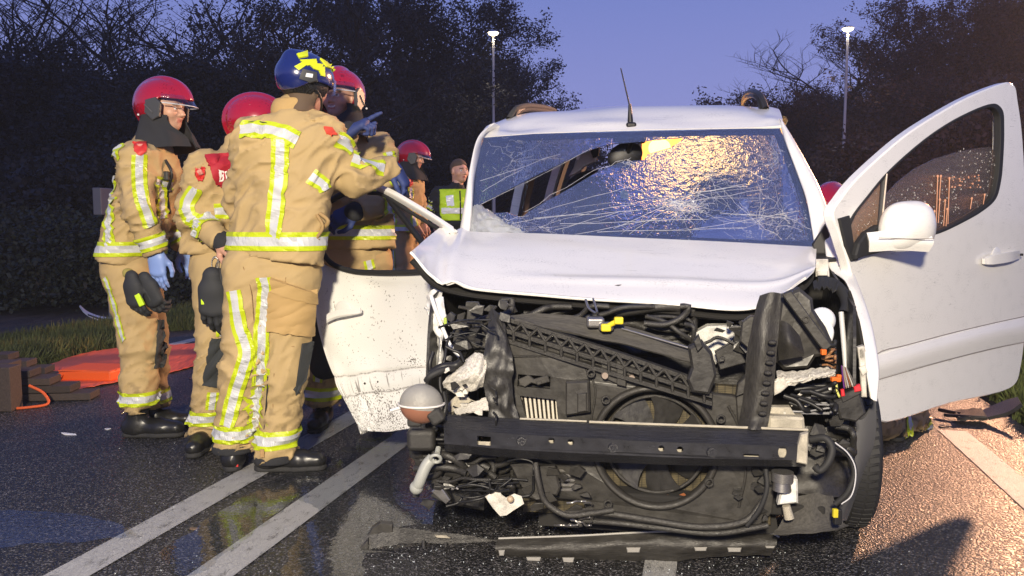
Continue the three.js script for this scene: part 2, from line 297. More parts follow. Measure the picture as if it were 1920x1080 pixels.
// ───────── trees ─────────
const leafClump = (n, spread, size) => { const l = []; for (let k = 0; k < n; k++) { const g = new THREE.PlaneGeometry(size * rr(.6, 1.2), size * rr(.4, .8)); g.rotateX(rr(0, 6)).rotateY(rr(0, 6)).translate(rr(-1, 1) * spread, rr(-1, 1) * spread, rr(-1, 1) * spread); l.push(g); } return join(l); };
reseed(91);
const clumps = [leafClump(9, .16, .075), leafClump(14, .24, .095)];
const barkM = mat(.022, .020, .020, .9), leafM = mat(1, 1, 1, .7);
function makeTree(name, x, z, h, o, label) { // o: spread, leaf count, bareness, tint
  reseed(o.seed); const g = thing(name, V(x, 0, z), label, 'tree', 'trees of the wood along the road');
  const wood = [], tips = [];
  const seg = (a, b, r0, r1) => wood.push(bar(a, b, r0, r1, r0 > .05 ? 7 : r0 > .015 ? 4 : 3));
  const grow = (p, dir, len, r, lev) => {
    const n = lev < 2 ? 4 : 3; let q = p.clone(), d = dir.clone();
    for (let k = 0; k < n; k++) {
      const e = q.clone().addScaledVector(d, len / n); seg(q, e, r * (1 - .6 * k / n), r * (1 - .6 * (k + 1) / n));
      if (lev < o.levels && k > 0) { const m = lev === 0 ? 3 : 2; for (let c = 0; c < m; c++) { const a = rr(0, 6.28), s = V(Math.cos(a), rr(.0, .7), Math.sin(a)); const nd = d.clone().multiplyScalar(o.up).addScaledVector(s, 1).normalize(); grow(e, nd, len * rr(.45, .66), r * .5, lev + 1); } }
      if (lev >= o.levels - 1) tips.push(e);
      q = e; d.add(V(rr(-.3, .3), rr(-.12, .25), rr(-.3, .3))).normalize();
    }
  };
  const base = V(x, -.1, z), th = h * o.trunk, top = V(x + rr(-.3, .3), th, z + rr(-.3, .3)); seg(base, top, h * .018 + .05, h * .014 + .03);
  for (let k = 0; k < o.limbs; k++) { const f = k / o.limbs, a = k * 2.4 + rr(0, 1), c = base.clone().lerp(top, .45 + .55 * f); grow(c, V(Math.cos(a) * o.spread, rr(.5, 1.1), Math.sin(a) * o.spread).normalize(), h * (1 - o.trunk) * rr(.6, .95) * (1 - .15 * f), h * .008 + .02, 1); }
  grow(top, V(rr(-.2, .2), 1, rr(-.2, .2)).normalize(), h * (1 - o.trunk), h * .012 + .025, 0);
  // keep the tree as tall as it is in the picture
  let hy = 0; for (const t of tips) hy = Math.max(hy, t.y); const ky = h / hy; for (const t of tips) t.y *= ky;
  const W = join(wood); W.scale(1, ky, 1); part('trunk', W, barkM, g);
  if (o.leaves) {
    const im = instanced('crown', clumps[o.big ? 1 : 0], leafM, o.leaves, (i, p, e, s) => { const t = tips[Math.floor(rnd() * tips.length)]; p.set(t.x - x + rr(-1, 1) * o.fuzz, t.y + rr(-1, 1) * o.fuzz, t.z - z + rr(-1, 1) * o.fuzz); e.set(rr(0, 6), rr(0, 6), rr(0, 6)); s.setScalar(rr(.6, 1.3) * (o.size || 1)); }, null, () => { const k = rr(.5, 1.4); return o.tint.map((c, j) => c * k * (j === 0 ? rr(.85, 1.2) : 1)); }, g);
  }
  return g;
}
const bare = { levels: 4, up: .9, trunk: .4, limbs: 7, spread: .55, leaves: 0, fuzz: .2 };
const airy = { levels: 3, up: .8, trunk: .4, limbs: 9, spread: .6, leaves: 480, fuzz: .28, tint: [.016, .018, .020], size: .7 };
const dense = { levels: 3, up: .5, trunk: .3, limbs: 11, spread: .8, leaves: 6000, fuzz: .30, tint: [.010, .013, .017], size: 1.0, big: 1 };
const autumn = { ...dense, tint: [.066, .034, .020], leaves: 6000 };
const TR = [ // name, px, depth, top row in the photograph, kind, label
  ['bare_tree', 8, 24, -60, bare, 'bare twiggy tree at the far left edge'],
  ['bare_tree', 150, 29, -25, bare, 'bare thin-twigged tree rising above the dark pine behind the walking firefighter'],
  ['pine_tree', 60, 22, 118, dense, 'dark dense tree with a flat top at the far left'],
  ['pine_tree', 175, 23, 84, dense, 'dark dense tree left of the walking firefighter\'s helmet'],
  ['birch_tree', 262, 27, -40, airy, 'slender thin-leaved birch above the walking firefighter\'s helmet'],
  ['birch_tree', 335, 29, -55, airy, 'slender thin-leaved birch right of the walking firefighter\'s helmet'],
  ['oak_tree', 300, 21, 150, dense, 'low dark tree straight behind the walking firefighter'],
  ['oak_tree', 470, 22, -50, { ...airy, leaves: 720, size: 1.0, spread: .75 }, 'loose-leaved oak left of the blue helmet'],
  ['oak_tree', 580, 25, -70, { ...airy, leaves: 680, size: 1.0, spread: .75 }, 'loose-leaved oak above the blue helmet'],
  ['oak_tree', 520, 24, 120, dense, 'dark low tree behind the blue helmet'],
  ['oak_tree', 690, 33, 18, dense, 'dense dark tree left of the tallest crown by the left street lamp'],
  ['oak_tree', 775, 36, 12, dense, 'tallest dense dark tree in the middle of the left wood'],
  ['oak_tree', 850, 38, 62, { ...dense, spread: .75 }, 'dense dark tree touching the left street lamp'],
  ['oak_tree', 905, 42, 112, { ...dense, spread: .7 }, 'dense dark tree behind the left street lamp pole'],
  ['small_tree', 965, 47, 165, { ...dense, leaves: 7000, spread: .7 }, 'small dark tree at the right end of the left wood'],
  ['bare_tree', 1550, 36, 30, { ...bare, levels: 4 }, 'bare fine-twigged tree left of the right street lamp'],
  ['small_tree', 1492, 40, 185, { ...autumn, leaves: 8000 }, 'low brown tree at the left end of the right wood'],
  ['oak_tree', 1610, 44, 130, autumn, 'brown tree straight behind the right street lamp pole'],
  ['oak_tree', 1725, 40, 0, { ...autumn, leaves: 7000 }, 'tall brown tree right of the right street lamp'],
  ['oak_tree', 1820, 36, -40, { ...autumn, leaves: 7000 }, 'tall brown tree above the open right car door'],
  ['oak_tree', 1930, 32, -60, { ...autumn, leaves: 7000 }, 'tall brown tree at the right edge'],
];
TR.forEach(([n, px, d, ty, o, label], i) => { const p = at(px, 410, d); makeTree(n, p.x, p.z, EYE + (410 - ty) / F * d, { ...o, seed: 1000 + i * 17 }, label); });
reseed(333);
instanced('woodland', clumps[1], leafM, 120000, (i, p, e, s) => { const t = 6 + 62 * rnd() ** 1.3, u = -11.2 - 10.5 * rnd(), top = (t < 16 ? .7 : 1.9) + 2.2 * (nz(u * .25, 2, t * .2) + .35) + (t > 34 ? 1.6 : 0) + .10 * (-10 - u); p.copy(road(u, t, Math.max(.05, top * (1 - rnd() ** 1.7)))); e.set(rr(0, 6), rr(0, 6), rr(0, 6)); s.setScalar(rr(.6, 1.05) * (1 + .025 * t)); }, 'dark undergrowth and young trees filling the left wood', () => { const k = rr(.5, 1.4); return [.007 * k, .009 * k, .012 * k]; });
instanced('woodland', clumps[1], leafM, 80000, (i, p, e, s) => { const t = 27 + 45 * rnd() ** 1.2, u = 4.2 + 13 * rnd(), top = 3.2 + 3 * (nz(u * .25, 9, t * .2) + .4); p.copy(road(u, t, Math.max(.05, top * (1 - rnd() ** 1.6)))); e.set(rr(0, 6), rr(0, 6), rr(0, 6)); s.setScalar(rr(1.1, 2.0)); }, 'brown undergrowth filling the right wood behind the open car door', () => { const k = rr(.5, 1.4); return [.056 * k, .031 * k, .020 * k]; });
{ // bramble bush on the bank at the far left
  const c = at(40, 480, 11.5), g = thing('bramble_bush', V(c.x, 0, c.z), 'low dark green bramble bush on the bank at the far left', 'bush'); const st = [];
  for (let k = 0; k < 40; k++) { const a = rr(0, 6.3), q = V(c.x + Math.cos(a) * rr(.4, 2.2), rr(.3, 1.1), c.z + Math.sin(a) * rr(.4, 1.6)); st.push(tube([V(c.x + rr(-.5, .5), 0, c.z + rr(-.5, .5)), q.clone().lerp(V(c.x, 1, c.z), .5), q], .008, 6, 4)); }
  part('stem', st, barkM, g);
  instanced('foliage', clumps[0], leafM, 5200, (i, p, e, s) => { const a = rr(0, 6.3), r = Math.sqrt(rnd()), y = rnd(); p.set(Math.cos(a) * r * 2.6, 1.25 * y * Math.sqrt(Math.max(0, 1 - r * r)) + .1 + .18 * nz(a * 2, r * 3, 1), Math.sin(a) * r * 1.7); e.set(rr(0, 6), rr(0, 6), rr(0, 6)); s.setScalar(rr(.5, .9)); }, null, () => { const k = rr(.5, 1.4); return [.016 * k, .022 * k, .013 * k]; }, g);
}
// ───────── street lamps ─────────
for (const [px, py, d, label] of [[925, 62, 29, 'tall grey street lamp with its lamp lit, by the end of the left wood'], [1590, 54, 28, 'tall grey street lamp with its lamp lit, before the right wood']]) {
  const top = at(px, py, d), foot = V(top.x, 0, top.z), g = thing('street_lamp', foot, label, 'street lamp', 'lit lamps along the road');
  const steel = mat(.50, .50, .52, .5, { metalness: .1 });
  part('pole', [bar(V(foot.x, -.1, foot.z), V(foot.x, 3.2, foot.z), .075, .06, 12), bar(V(foot.x, 3.2, foot.z), V(foot.x, top.y - .06, foot.z), .052, .04, 12)], steel, g);
  part('pole_collar', bar(V(foot.x, 3.15, foot.z), V(foot.x, 3.24, foot.z), .075, .075, 12), steel, g);
  const head = new THREE.SphereGeometry(.2, 20, 10, 0, 6.3, 0, 1.57).scale(1, .45, 1).translate(top.x, top.y + .01, top.z);
  part('lamp_head', head, steel, g);
  const lens = new THREE.SphereGeometry(.17, 20, 10, 0, 6.3, 1.571, 1.57).scale(1, .55, 1).translate(top.x, top.y, top.z);
  part('lamp_lens', lens, mat(.9, .85, .7, .4, { emissive: new THREE.Color().setRGB(1, .82, .52), emissiveIntensity: 16 }), g);
  const l = new THREE.SpotLight(new THREE.Color().setRGB(1, .82, .55), 25, 0, 1.2, .6, 2); l.position.set(top.x, top.y - .13, top.z); l.target.position.set(top.x, 0, top.z); l.castShadow = true; l.shadow.radius = 5; scene.add(l, l.target);
}
// ───────── the wrecked car ─────────
const YAW = 12 * R, cY = Math.cos(YAW), sY = Math.sin(YAW), CO = V(.354, 0, -2.47), CX = V(cY, 0, sY), CZ = V(-sY, 0, cY), UP = V(0, 1, 0);
const carW = (x, y, z) => CO.clone().addScaledVector(CX, x).addScaledVector(UP, y).addScaledVector(CZ, z);  // across, up, towards the nose
const CF = (z) => frame(carW(0, 0, z), CX, UP);
const C = (px, py, z) => onPlane(px, py, carW(0, 0, z), CZ);
const Cl = (p) => { const d = p.clone().sub(CO); return V(d.dot(CX), d.y, d.dot(CZ)); };
const car = thing('crashed_van', carW(0, 0, -1.9), 'white family van with its smashed nose towards the viewer and both front doors open', 'car');
const smudge = tex(512, 512, (i, j) => { const v = .80 + .75 * fbm(i / 60, j / 60, 2, 5) + .16 * nz(i / 5, j / 5, 3); return [v, v * .985, v * .96]; }, true, 2.2);
const scuffB = tex(512, 512, (i, j) => .5 + .5 * fbm(i / 22, j / 22, 7, 5), false, 2.2);
const scuffR = tex(512, 512, (i, j) => .42 + .35 * (fbm(i / 40, j / 40, 12, 5) + .5), false, 2.2);
const film = tex(1024, 1024, (i, j) => { const s = smooth(.50, .62, nz(i / 3.1, j / 3.1, 3) + .35 * nz(i / 60, j / 60, 5)) * .5, c = smooth(.030, .012, Math.abs(nz(i / 90, j / 14, 8))) * smooth(.25, .4, nz(i / 120, j / 120, 2)) * .35, k = 1 - Math.max(s, c); return [k, k * .985 + .015 * (1 - k), k * .96]; }, true, 1);
const paintM = phys(.80, .80, .78, .30, { map: film, roughnessMap: null, clearcoat: .8, clearcoatRoughness: .06 });
const paintDull = phys(.72, .72, .70, .4, { clearcoat: .5, clearcoatRoughness: .15 });
const metalW = mat(.62, .60, .55, .42, { map: smudge, roughnessMap: scuffR, bumpMap: scuffB, bumpScale: .002 });
const P1 = mat(.036, .034, .031, .8, { map: smudge, roughnessMap: scuffR, bumpMap: scuffB, bumpScale: .0015 });
const P2 = mat(.030, .029, .028, .7, { map: smudge, roughnessMap: scuffR, bumpMap: scuffB, bumpScale: .0015 });
const P3 = mat(.060, .057, .052, .85, { map: smudge, bumpMap: scuffB, bumpScale: .001 });
const black = mat(.009, .009, .010, .5), rubber = mat(.014, .014, .015, .7), soot = mat(.012, .011, .010, .9);
const steelM = mat(.42, .41, .40, .35, { metalness: .85, map: smudge });
const seatM = mat(.030, .030, .033, .95), trimG = mat(.28, .25, .23, .8), trimD = mat(.05, .05, .055, .7);
const cream = mat(.42, .39, .32, .7, { map: smudge });
const B = (name, geo, m, label, parent = car) => part(name, geo, m, parent, label);
// roof, pillars, front wing
const r0 = [[903, 257], [1000, 250], [1180, 244], [1400, 239], [1467, 235]].map(([x, y]) => C(x, y, -1.48));
const roofRow = (dz, up, sx) => r0.map((p, i) => { const q = Cl(p), e = (i - 2) / 2; return carW(q.x * sx, q.y + up * (1 - .28 * e * e), q.z + dz); });
const roofDent = (p, u, v) => { p.y += .018 * nz(u * 5, v * 4, 1) * smooth(0, .15, v) + .012 * Math.exp(-((u - .18) ** 2) / .004 - ((v - .16) ** 2) / .01) * -1; };
const roof = B('roof', sheet([r0, roofRow(-.12, .075, 1.02), roofRow(-.32, .155, 1.03), roofRow(-.62, .19, 1.03), roofRow(-1.4, .30, 1.02), roofRow(-2.6, .33, .98)], 48, 60, .012, roofDent), paintM);
B('headliner', sheet([roofRow(-.03, -.03, .93), roofRow(-.32, .10, .95), roofRow(-1.4, .26, .95), roofRow(-2.55, .29, .92)], 16, 20, .01), trimG, null, roof);
const strp = (inn, out, zi, zo, back) => sheet(inn.map((p, i) => { const a = C(p[0], p[1], zi[i]), b = C(out[i][0], out[i][1], zo[i]), m = a.clone().lerp(b, .55).addScaledVector(CZ, .022); const c = b.clone().addScaledVector(CZ, -back); return [a.clone().addScaledVector(CZ, -.03), a, m, b, c]; }), 16, 40, .006);
const zw = [-1.48, -1.36, -1.23, -1.12, -1.0];
B('pillar', strp([[907, 257], [896, 290], [887, 335], [884, 380], [879, 440]], [[926, 230], [897, 256], [881, 316], [872, 372], [861, 436]], zw, zw.map((z) => z - .05), .12), paintM);
B('pillar', strp([[1464, 239], [1477, 275], [1500, 335], [1515, 380], [1530, 462]], [[1464, 221], [1489, 262], [1520, 318], [1541, 361], [1572, 445]], zw, zw.map((z) => z - .05), .12), paintM);
B('front_wing', strp([[1546, 440], [1556, 500], [1587, 529], [1604, 576], [1614, 615], [1624, 689], [1633, 747]], [[1572, 440], [1592, 490], [1610, 535], [1626, 580], [1637, 620], [1648, 690], [1643, 750]], [-.98, -.86, -.72, -.58, -.48, -.34, -.28], [-1.0, -.9, -.76, -.62, -.52, -.38, -.31], .22), paintM);
B('wing_bracket', [slab(CF(-.7), [[1530, 486], [1553, 486], [1556, 519], [1530, 519]], .02), slab(CF(-.68), [[1532, 508], [1552, 508], [1553, 517], [1533, 517]], .01)], metalW);
B('wing_bracket', [slab(CF(-.3), [[1610, 655], [1622, 650], [1626, 745], [1616, 745]], .02), slab(CF(-.29), [[1611, 690], [1622, 684], [1628, 698], [1617, 706]], .012), slab(CF(-.3), [[1608, 652], [1620, 648], [1622, 672], [1611, 674]], .03)], metalW);
// torn left wing
B('front_wing', [sheet([[C(800, 566, -.55), C(806, 548, -.5), C(822, 536, -.48)], [C(806, 582, -.5), C(813, 574, -.42), C(828, 560, -.42)], [C(797, 578, -.44), C(812, 600, -.36), C(822, 585, -.36)], [C(815, 620, -.4), C(822, 634, -.32), C(828, 622, -.34)], [C(821, 655, -.4), C(826, 668, -.3), C(832, 655, -.34)], [C(815, 690, -.38), C(822, 700, -.3), C(830, 692, -.34)]], 8, 30, .004, (p, u, v) => { p.x += .012 * nz(u * 4, v * 9, 3); p.z += .03 * nz(u * 4, v * 9, 8); }),
  tube([C(808, 555, -.3), C(818, 585, -.27), C(834, 625, -.25), C(846, 650, -.24), C(862, 668, -.24)], .008, 20, 6), sheet([[C(812, 560, -.34), C(830, 556, -.3)], [C(816, 580, -.3), C(834, 585, -.27)], [C(822, 600, -.28), C(842, 612, -.25)]], 5, 10, .003, (p, u, v) => { p.z += .02 * nz(u * 5, v * 6, 2); })], paintDull, 'torn crumpled left front wing');
// sides and back of the body
const side = (s) => {
  const y0 = .24, z0 = -2.12, X = s * .89, wheel = [[-3.55, .0], [-3.55, .0]];
  const f = frame(carW(X, 0, 0), CZ.clone().negate().multiplyScalar(1), UP); // u runs to the back
  const v2 = (u, v) => new THREE.Vector2(u, v);
  const out = [v2(2.12, .3)]; out.push(v2(3.0, .3)); for (let k = 0; k <= 10; k++) { const a = Math.PI * (1 - k / 10); out.push(v2(3.42 + .36 * Math.cos(a), .32 + .36 * Math.sin(a))); } out.push(v2(4.15, .34), v2(4.22, .7), v2(4.18, 1.1), v2(2.12, 1.06));
  return slab(f, out, .05, { w: s > 0 ? (f.n.dot(CX) > 0 ? 0 : .05) : (f.n.dot(CX) > 0 ? .05 : 0), bevel: .008 });
};
B('side_panel', side(1), paintM); B('side_panel', side(-1), paintM);
for (const s of [-1, 1]) {
  for (const [z0, z1, w] of [[-2.08, -2.02, .10], [-3.15, -3.1, .10], [-4.15, -4.02, .14]]) B('pillar', sheet([[carW(s * .80, 1.0, z0 + w / 2), carW(s * .80, 1.0, z0 - w / 2)], [carW(s * .72, 1.4, z0 + w / 2), carW(s * .72, 1.4, z0 - w / 2)], [carW(s * .60, 1.74, z1 + w / 2), carW(s * .60, 1.74, z1 - w / 2)]], 3, 12, .05), paintM), B('pillar_trim', sheet([[carW(s * .77, 1.0, z0 + w * .8), carW(s * .77, 1.0, z0 - w * .8)], [carW(s * .69, 1.4, z0 + w * .8), carW(s * .69, 1.4, z0 - w * .8)], [carW(s * .57, 1.74, z1 + w * .8), carW(s * .57, 1.74, z1 - w * .8)]], 3, 12, .01), trimD);
  B('sill', boxAt(carW(s * .84, .28, -1.6), .12, .13, 1.1, new THREE.Quaternion().setFromAxisAngle(UP, -YAW), .02), paintM);
  B('roof_edge', tube([carW(s * .69, 1.72, -2.0), carW(s * .69, 1.75, -2.5), carW(s * .68, 1.77, -3), carW(s * .66, 1.78, -4.05)], .03, 24, 8), paintM);
  const w = s > 0 ? 'right' : 'left';
  B('rear_side_window', sheet([[carW(s * .79, 1.06, -3.2), carW(s * .79, 1.06, -4.0)], [carW(s * .715, 1.4, -3.2), carW(s * .715, 1.4, -4.0)], [carW(s * .63, 1.66, -3.2), carW(s * .63, 1.66, -3.95)]], 4, 6, 0), phys(.75, .78, .8, .02, { transmission: 1, thickness: 0 }));
}
B('rear_bumper', boxAt(carW(0, .42, -4.24), 1.7, .26, .12, new THREE.Quaternion().setFromAxisAngle(UP, -YAW), .04), P2);
B('cabin_floor', boxAt(carW(0, .32, -2.55), 1.66, .06, 3.2, new THREE.Quaternion().setFromAxisAngle(UP, -YAW), .01), soot);
// roof rails and aerial
for (const [pts, m, n] of [[[[954, 224, -1.75], [964, 208, -1.8], [980, 200, -1.95], [1010, 200, -2.5], [1028, 203, -3.2], [1040, 207, -3.6]], P3, 'left'], [[[1436, 204, -1.75], [1428, 183, -1.8], [1418, 174, -1.92], [1404, 174, -2.5], [1396, 182, -3.3], [1393, 190, -3.7]], P2, 'right']]) {
  const c = pts.map(([x, y, z]) => C(x, y, z)); const rail = B('roof_rail', [tube(c, .017, 40, 8), tube(c.map((p) => p.clone().add(V(0, -.02, 0))), .014, 40, 8)], m);
  B('rail_foot', sheet([[c[0].clone().add(V(-.025, -.02, 0)), c[0].clone().add(V(.025, -.02, 0))], [c[1].clone().add(V(-.02, 0, 0)), c[1].clone().add(V(.02, 0, 0))], [c[2].clone().add(V(-.014, 0, 0)), c[2].clone().add(V(.014, 0, 0))]], 4, 10, .02), black, null, rail);
}
{ const a = B('aerial', [bar(C(1182, 234, -1.56), C(1181, 195, -1.56), .016, .007, 12), boxAt(C(1182, 236, -1.55), .05, .03, .09, null, .012)], black);
  B('aerial_whip', bar(C(1181, 200, -1.56), C(1164, 128, -1.6), .0042, .003, 8), black, null, a); }
// bonnet, buckled and pushed back
const bon = [
  [[824, 427, -.98], [880, 435, -.99], [1050, 441, -.99], [1250, 449, -.99], [1440, 458, -.99], [1531, 461, -.99]],
  [[798, 448, -.80], [868, 458, -.80], [1048, 470, -.79], [1250, 479, -.78], [1442, 490, -.78], [1530, 484, -.82]],
  [[780, 464, -.62], [850, 492, -.60], [1044, 508, -.58], [1248, 519, -.57], [1434, 530, -.57], [1529, 503, -.68]],
  [[770, 472, -.48], [838, 528, -.42], [1038, 551, -.37], [1242, 565, -.36], [1416, 575, -.36], [1513, 520, -.56]],
  [[769, 473, -.475], [839, 531, -.414], [1037, 554, -.366], [1241, 568, -.357], [1414, 578, -.357], [1510, 521, -.556]]].map((r) => r.map((q) => C(...q)));
const bonnet = B('bonnet', sheet(bon, 70, 40, .005, (p, u, v) => { p.y += .010 * nz(u * 3, v * 2.2, 5) * smooth(0, .1, u) + .016 * Math.exp(-(((u - .17 - .06 * v) / .020) ** 2)) - .010 * Math.exp(-(((u - .10 - .10 * v) / .018) ** 2)) + .008 * Math.exp(-(((v - .62 + .12 * u) / .03) ** 2)) * smooth(.25, .5, u); }), paintM);
B('bonnet_lining', sheet(bon.map((r) => r.map((p) => p.clone().add(V(0, -.035, -.02)))), 30, 14, .01), soot, null, bonnet);
B('bonnet_chip', slab(frame(C(1158, 541, -.47).add(V(0, .012, 0)), CX, V(0, .5, -.9)), [new THREE.Vector2(-.012, 0), new THREE.Vector2(0, .005), new THREE.Vector2(.014, .006), new THREE.Vector2(.004, -.005)], .003, { bevel: .0005 }), P3, null, bonnet);
// ── windscreen: laminated glass with a hole, frit border and cracks
const wsF = (() => { const b = carW(0, 1.075, -1.0), t = carW(0, 1.64, -1.49); return frame(b, CX, t.clone().sub(b)); })();
const wsOut = [[907, 258], [1000, 251], [1180, 245], [1400, 241], [1463, 241], [1480, 285], [1502, 345], [1518, 400], [1530, 462], [1440, 460], [1250, 452], [1050, 443], [880, 438], [884, 385], [889, 335], [897, 290]];
const hole = [[890, 404], [899, 384], [940, 362], [1000, 331], [1060, 302], [1110, 279], [1142, 270], [1200, 265], [1262, 259], [1284, 258], [1256, 277], [1214, 289], [1208, 300], [1168, 302], [1120, 322], [1070, 352], [1020, 380], [992, 396], [978, 408], [950, 398], [920, 400]];
const glassMain = phys(.36, .47, .88, .07, { transmission: .90, thickness: .003, ior: 1.3 });  // blue base colour stands in for sky light mirrored and scattered by the glass
const glassB = tex(512, 512, (i, j) => .5 + .5 * fbm(i / 30, j / 30, 1, 4) + .12 * nz(i / 5, j / 5, 2), false, 1.6);
glassMain.bumpMap = glassB; glassMain.bumpScale = .004;
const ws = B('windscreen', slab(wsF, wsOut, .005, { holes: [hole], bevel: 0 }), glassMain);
const inset = wsOut.map(([x, y]) => { const cx = 1205, cy = 350; return [cx + (x - cx) * .958, cy + (y - cy) * (y < cy ? .90 : .90)]; });
B('windscreen_border', slab(wsF, wsOut, .003, { holes: [inset.slice().reverse()], bevel: 0, w: -.006 }), mat(.008, .009, .012, .3), null, ws);
const frost = phys(.86, .88, .93, .45, { transmission: .72, thickness: 0 }), crackM = phys(.9, .9, .92, .4, { transmission: .45, thickness: 0 });
reseed(404);
{ // crazed areas: real slivers of glass lying on the pane, and cracks as thin ridges
  const ridge = [], P = (x, y, w = .003) => { const q = wsF.uv(x, y); return wsF.pt(q.x, q.y, w); };
  const line = (x0, y0, x1, y1, r, wob = 6) => { const n = 5, p = []; for (let k = 0; k <= n; k++) p.push(P(lerp(x0, x1, k / n) + (k && k < n ? rr(-wob, wob) : 0), lerp(y0, y1, k / n) + (k && k < n ? rr(-wob, wob) * .6 : 0))); for (let k = 0; k < n; k++) ridge.push(bar(p[k], p[k + 1], r, r * .7, 3)); };
  const inHole = (x, y) => { let c = false; for (let i = 0, j = hole.length - 1; i < hole.length; j = i++) { const [xi, yi] = hole[i], [xj, yj] = hole[j]; if ((yi > y) !== (yj > y) && x < (xj - xi) * (y - yi) / (yj - yi) + xi) c = !c; } return c; };
  const inWs = (x, y) => y > 250 && y < 455 && x > lerp(906, 884, (y - 250) / 200) && x < lerp(1464, 1527, (y - 250) / 200);
  const okay = (x, y) => inWs(x, y) && !inHole(x, y);
  const burst = (cx, cy, n, len, r) => { for (let k = 0; k < n; k++) { const a = k / n * 6.283 + rr(-.2, .2), L = len * rr(.35, 1), x1 = cx + Math.cos(a) * L, y1 = cy + Math.sin(a) * L * .7; if (okay(x1, y1) && okay((cx + x1) / 2, (cy + y1) / 2)) line(cx + rr(-4, 4), cy + rr(-4, 4), x1, y1, r * rr(.5, 1.1)); } for (let k = 0; k < n * 1.6; k++) { const a = rr(0, 6.28), L = len * rr(.08, .6), da = rr(.15, .5), x0 = cx + Math.cos(a) * L, y0 = cy + Math.sin(a) * L * .7, x1 = cx + Math.cos(a + da) * L * rr(.9, 1.1), y1 = cy + Math.sin(a + da) * L * .7; if (okay(x0, y0) && okay(x1, y1)) line(x0, y0, x1, y1, r * .6, 3); } };
  burst(1262, 378, 20, 190, .0008); burst(1270, 385, 22, 60, .0010); burst(1300, 392, 16, 50, .0010); burst(1420, 418, 22, 130, .0010); burst(905, 418, 34, 110, .0011); burst(1010, 425, 16, 120, .0008); burst(1460, 300, 16, 90, .0007); burst(1180, 300, 12, 40, .0011); burst(960, 300, 14, 110, .0008); burst(1470, 400, 14, 90, .0009); burst(1330, 330, 20, 110, .0007);
  for (const [a, b, c, d] of [[985, 398, 1110, 322], [1110, 322, 1168, 301], [900, 385, 1110, 278], [1000, 410, 1200, 395], [1050, 420, 1330, 412], [1180, 440, 1262, 385], [1262, 385, 1440, 355], [1290, 366, 1400, 345], [1350, 400, 1480, 410], [900, 340, 1050, 290], [905, 360, 980, 318], [1262, 380, 1150, 430], [1400, 350, 1290, 362], [960, 420, 1190, 384], [1010, 400, 1180, 350], [1120, 436, 1400, 428], [1040, 432, 1160, 398], [1300, 430, 1500, 396], [1240, 410, 1080, 440], [1350, 300, 1446, 340], [1240, 330, 1330, 372]]) line(a, b, c, d, .0013, 3);
  B('crack', ridge, crackM, null, ws).userData.kind = 'stuff';
  const sl = [];
  const sliver = (x, y, s) => { const q = wsF.uv(x, y), g = new THREE.BufferGeometry(), v = []; for (let k = 0; k < 3; k++) { const a = rr(0, 6.3), L = s * rr(.5, 1.2); const p = wsF.pt(q.x + Math.cos(a) * L, q.y + Math.sin(a) * L, .004 + rr(0, s * .6)); v.push(p.x, p.y, p.z); } g.setAttribute('position', new THREE.Float32BufferAttribute(v, 3)); g.computeVertexNormals(); sl.push(g); };
  for (let k = 0; k < 4200; k++) { let x, y; const z = rnd(); if (z < .30) { x = 1262 + rr(-1, 1) * rr(0, 90); y = 385 + rr(-1, 1) * rr(0, 42); } else if (z < .55) { x = rr(886, 985); y = rr(385, 438); if (x - 886 > (y - 372) * 1.7) continue; } else if (z < .68) { x = rr(1380, 1520); y = rr(395, 452); } else if (z < .86) { x = rr(1225, 1450); y = rr(300, 390); } else { x = rr(890, 1515); y = rr(256, 452); } if (okay(x, y)) sliver(x, y, rr(.0012, .0042)); }
  B('glass_sliver', sl, phys(.88, .9, .94, .15, { transmission: .55, thickness: 0 }), null, ws).userData.kind = 'stuff';
  const ragged = (pts) => { const o = []; for (let i = 0; i < pts.length; i++) { const a = pts[i], b = pts[(i + 1) % pts.length]; for (let k = 0; k < 7; k++) o.push([lerp(a[0], b[0], k / 7) + rr(-5, 5), lerp(a[1], b[1], k / 7) + rr(-4, 4)]); } return o; };
  const fr = (pts, name, m = frost) => B(name, slab(wsF, ragged(pts), .002, { bevel: 0, w: .003 }), m, null, ws);
  fr([[886, 392], [898, 406], [920, 417], [955, 427], [985, 436], [884, 436]], 'crazed_glass');
}
B('wiper_cowl', sheet([[carW(-.76, 1.06, -.98), carW(.78, 1.06, -.98)], [carW(-.76, 1.04, -.86), carW(.78, 1.04, -.86)]], 10, 4, .01), black);
B('cowl_corner', slab(CF(-.96), [[1524, 458], [1548, 420], [1556, 440], [1552, 484], [1530, 484]], .03), black);
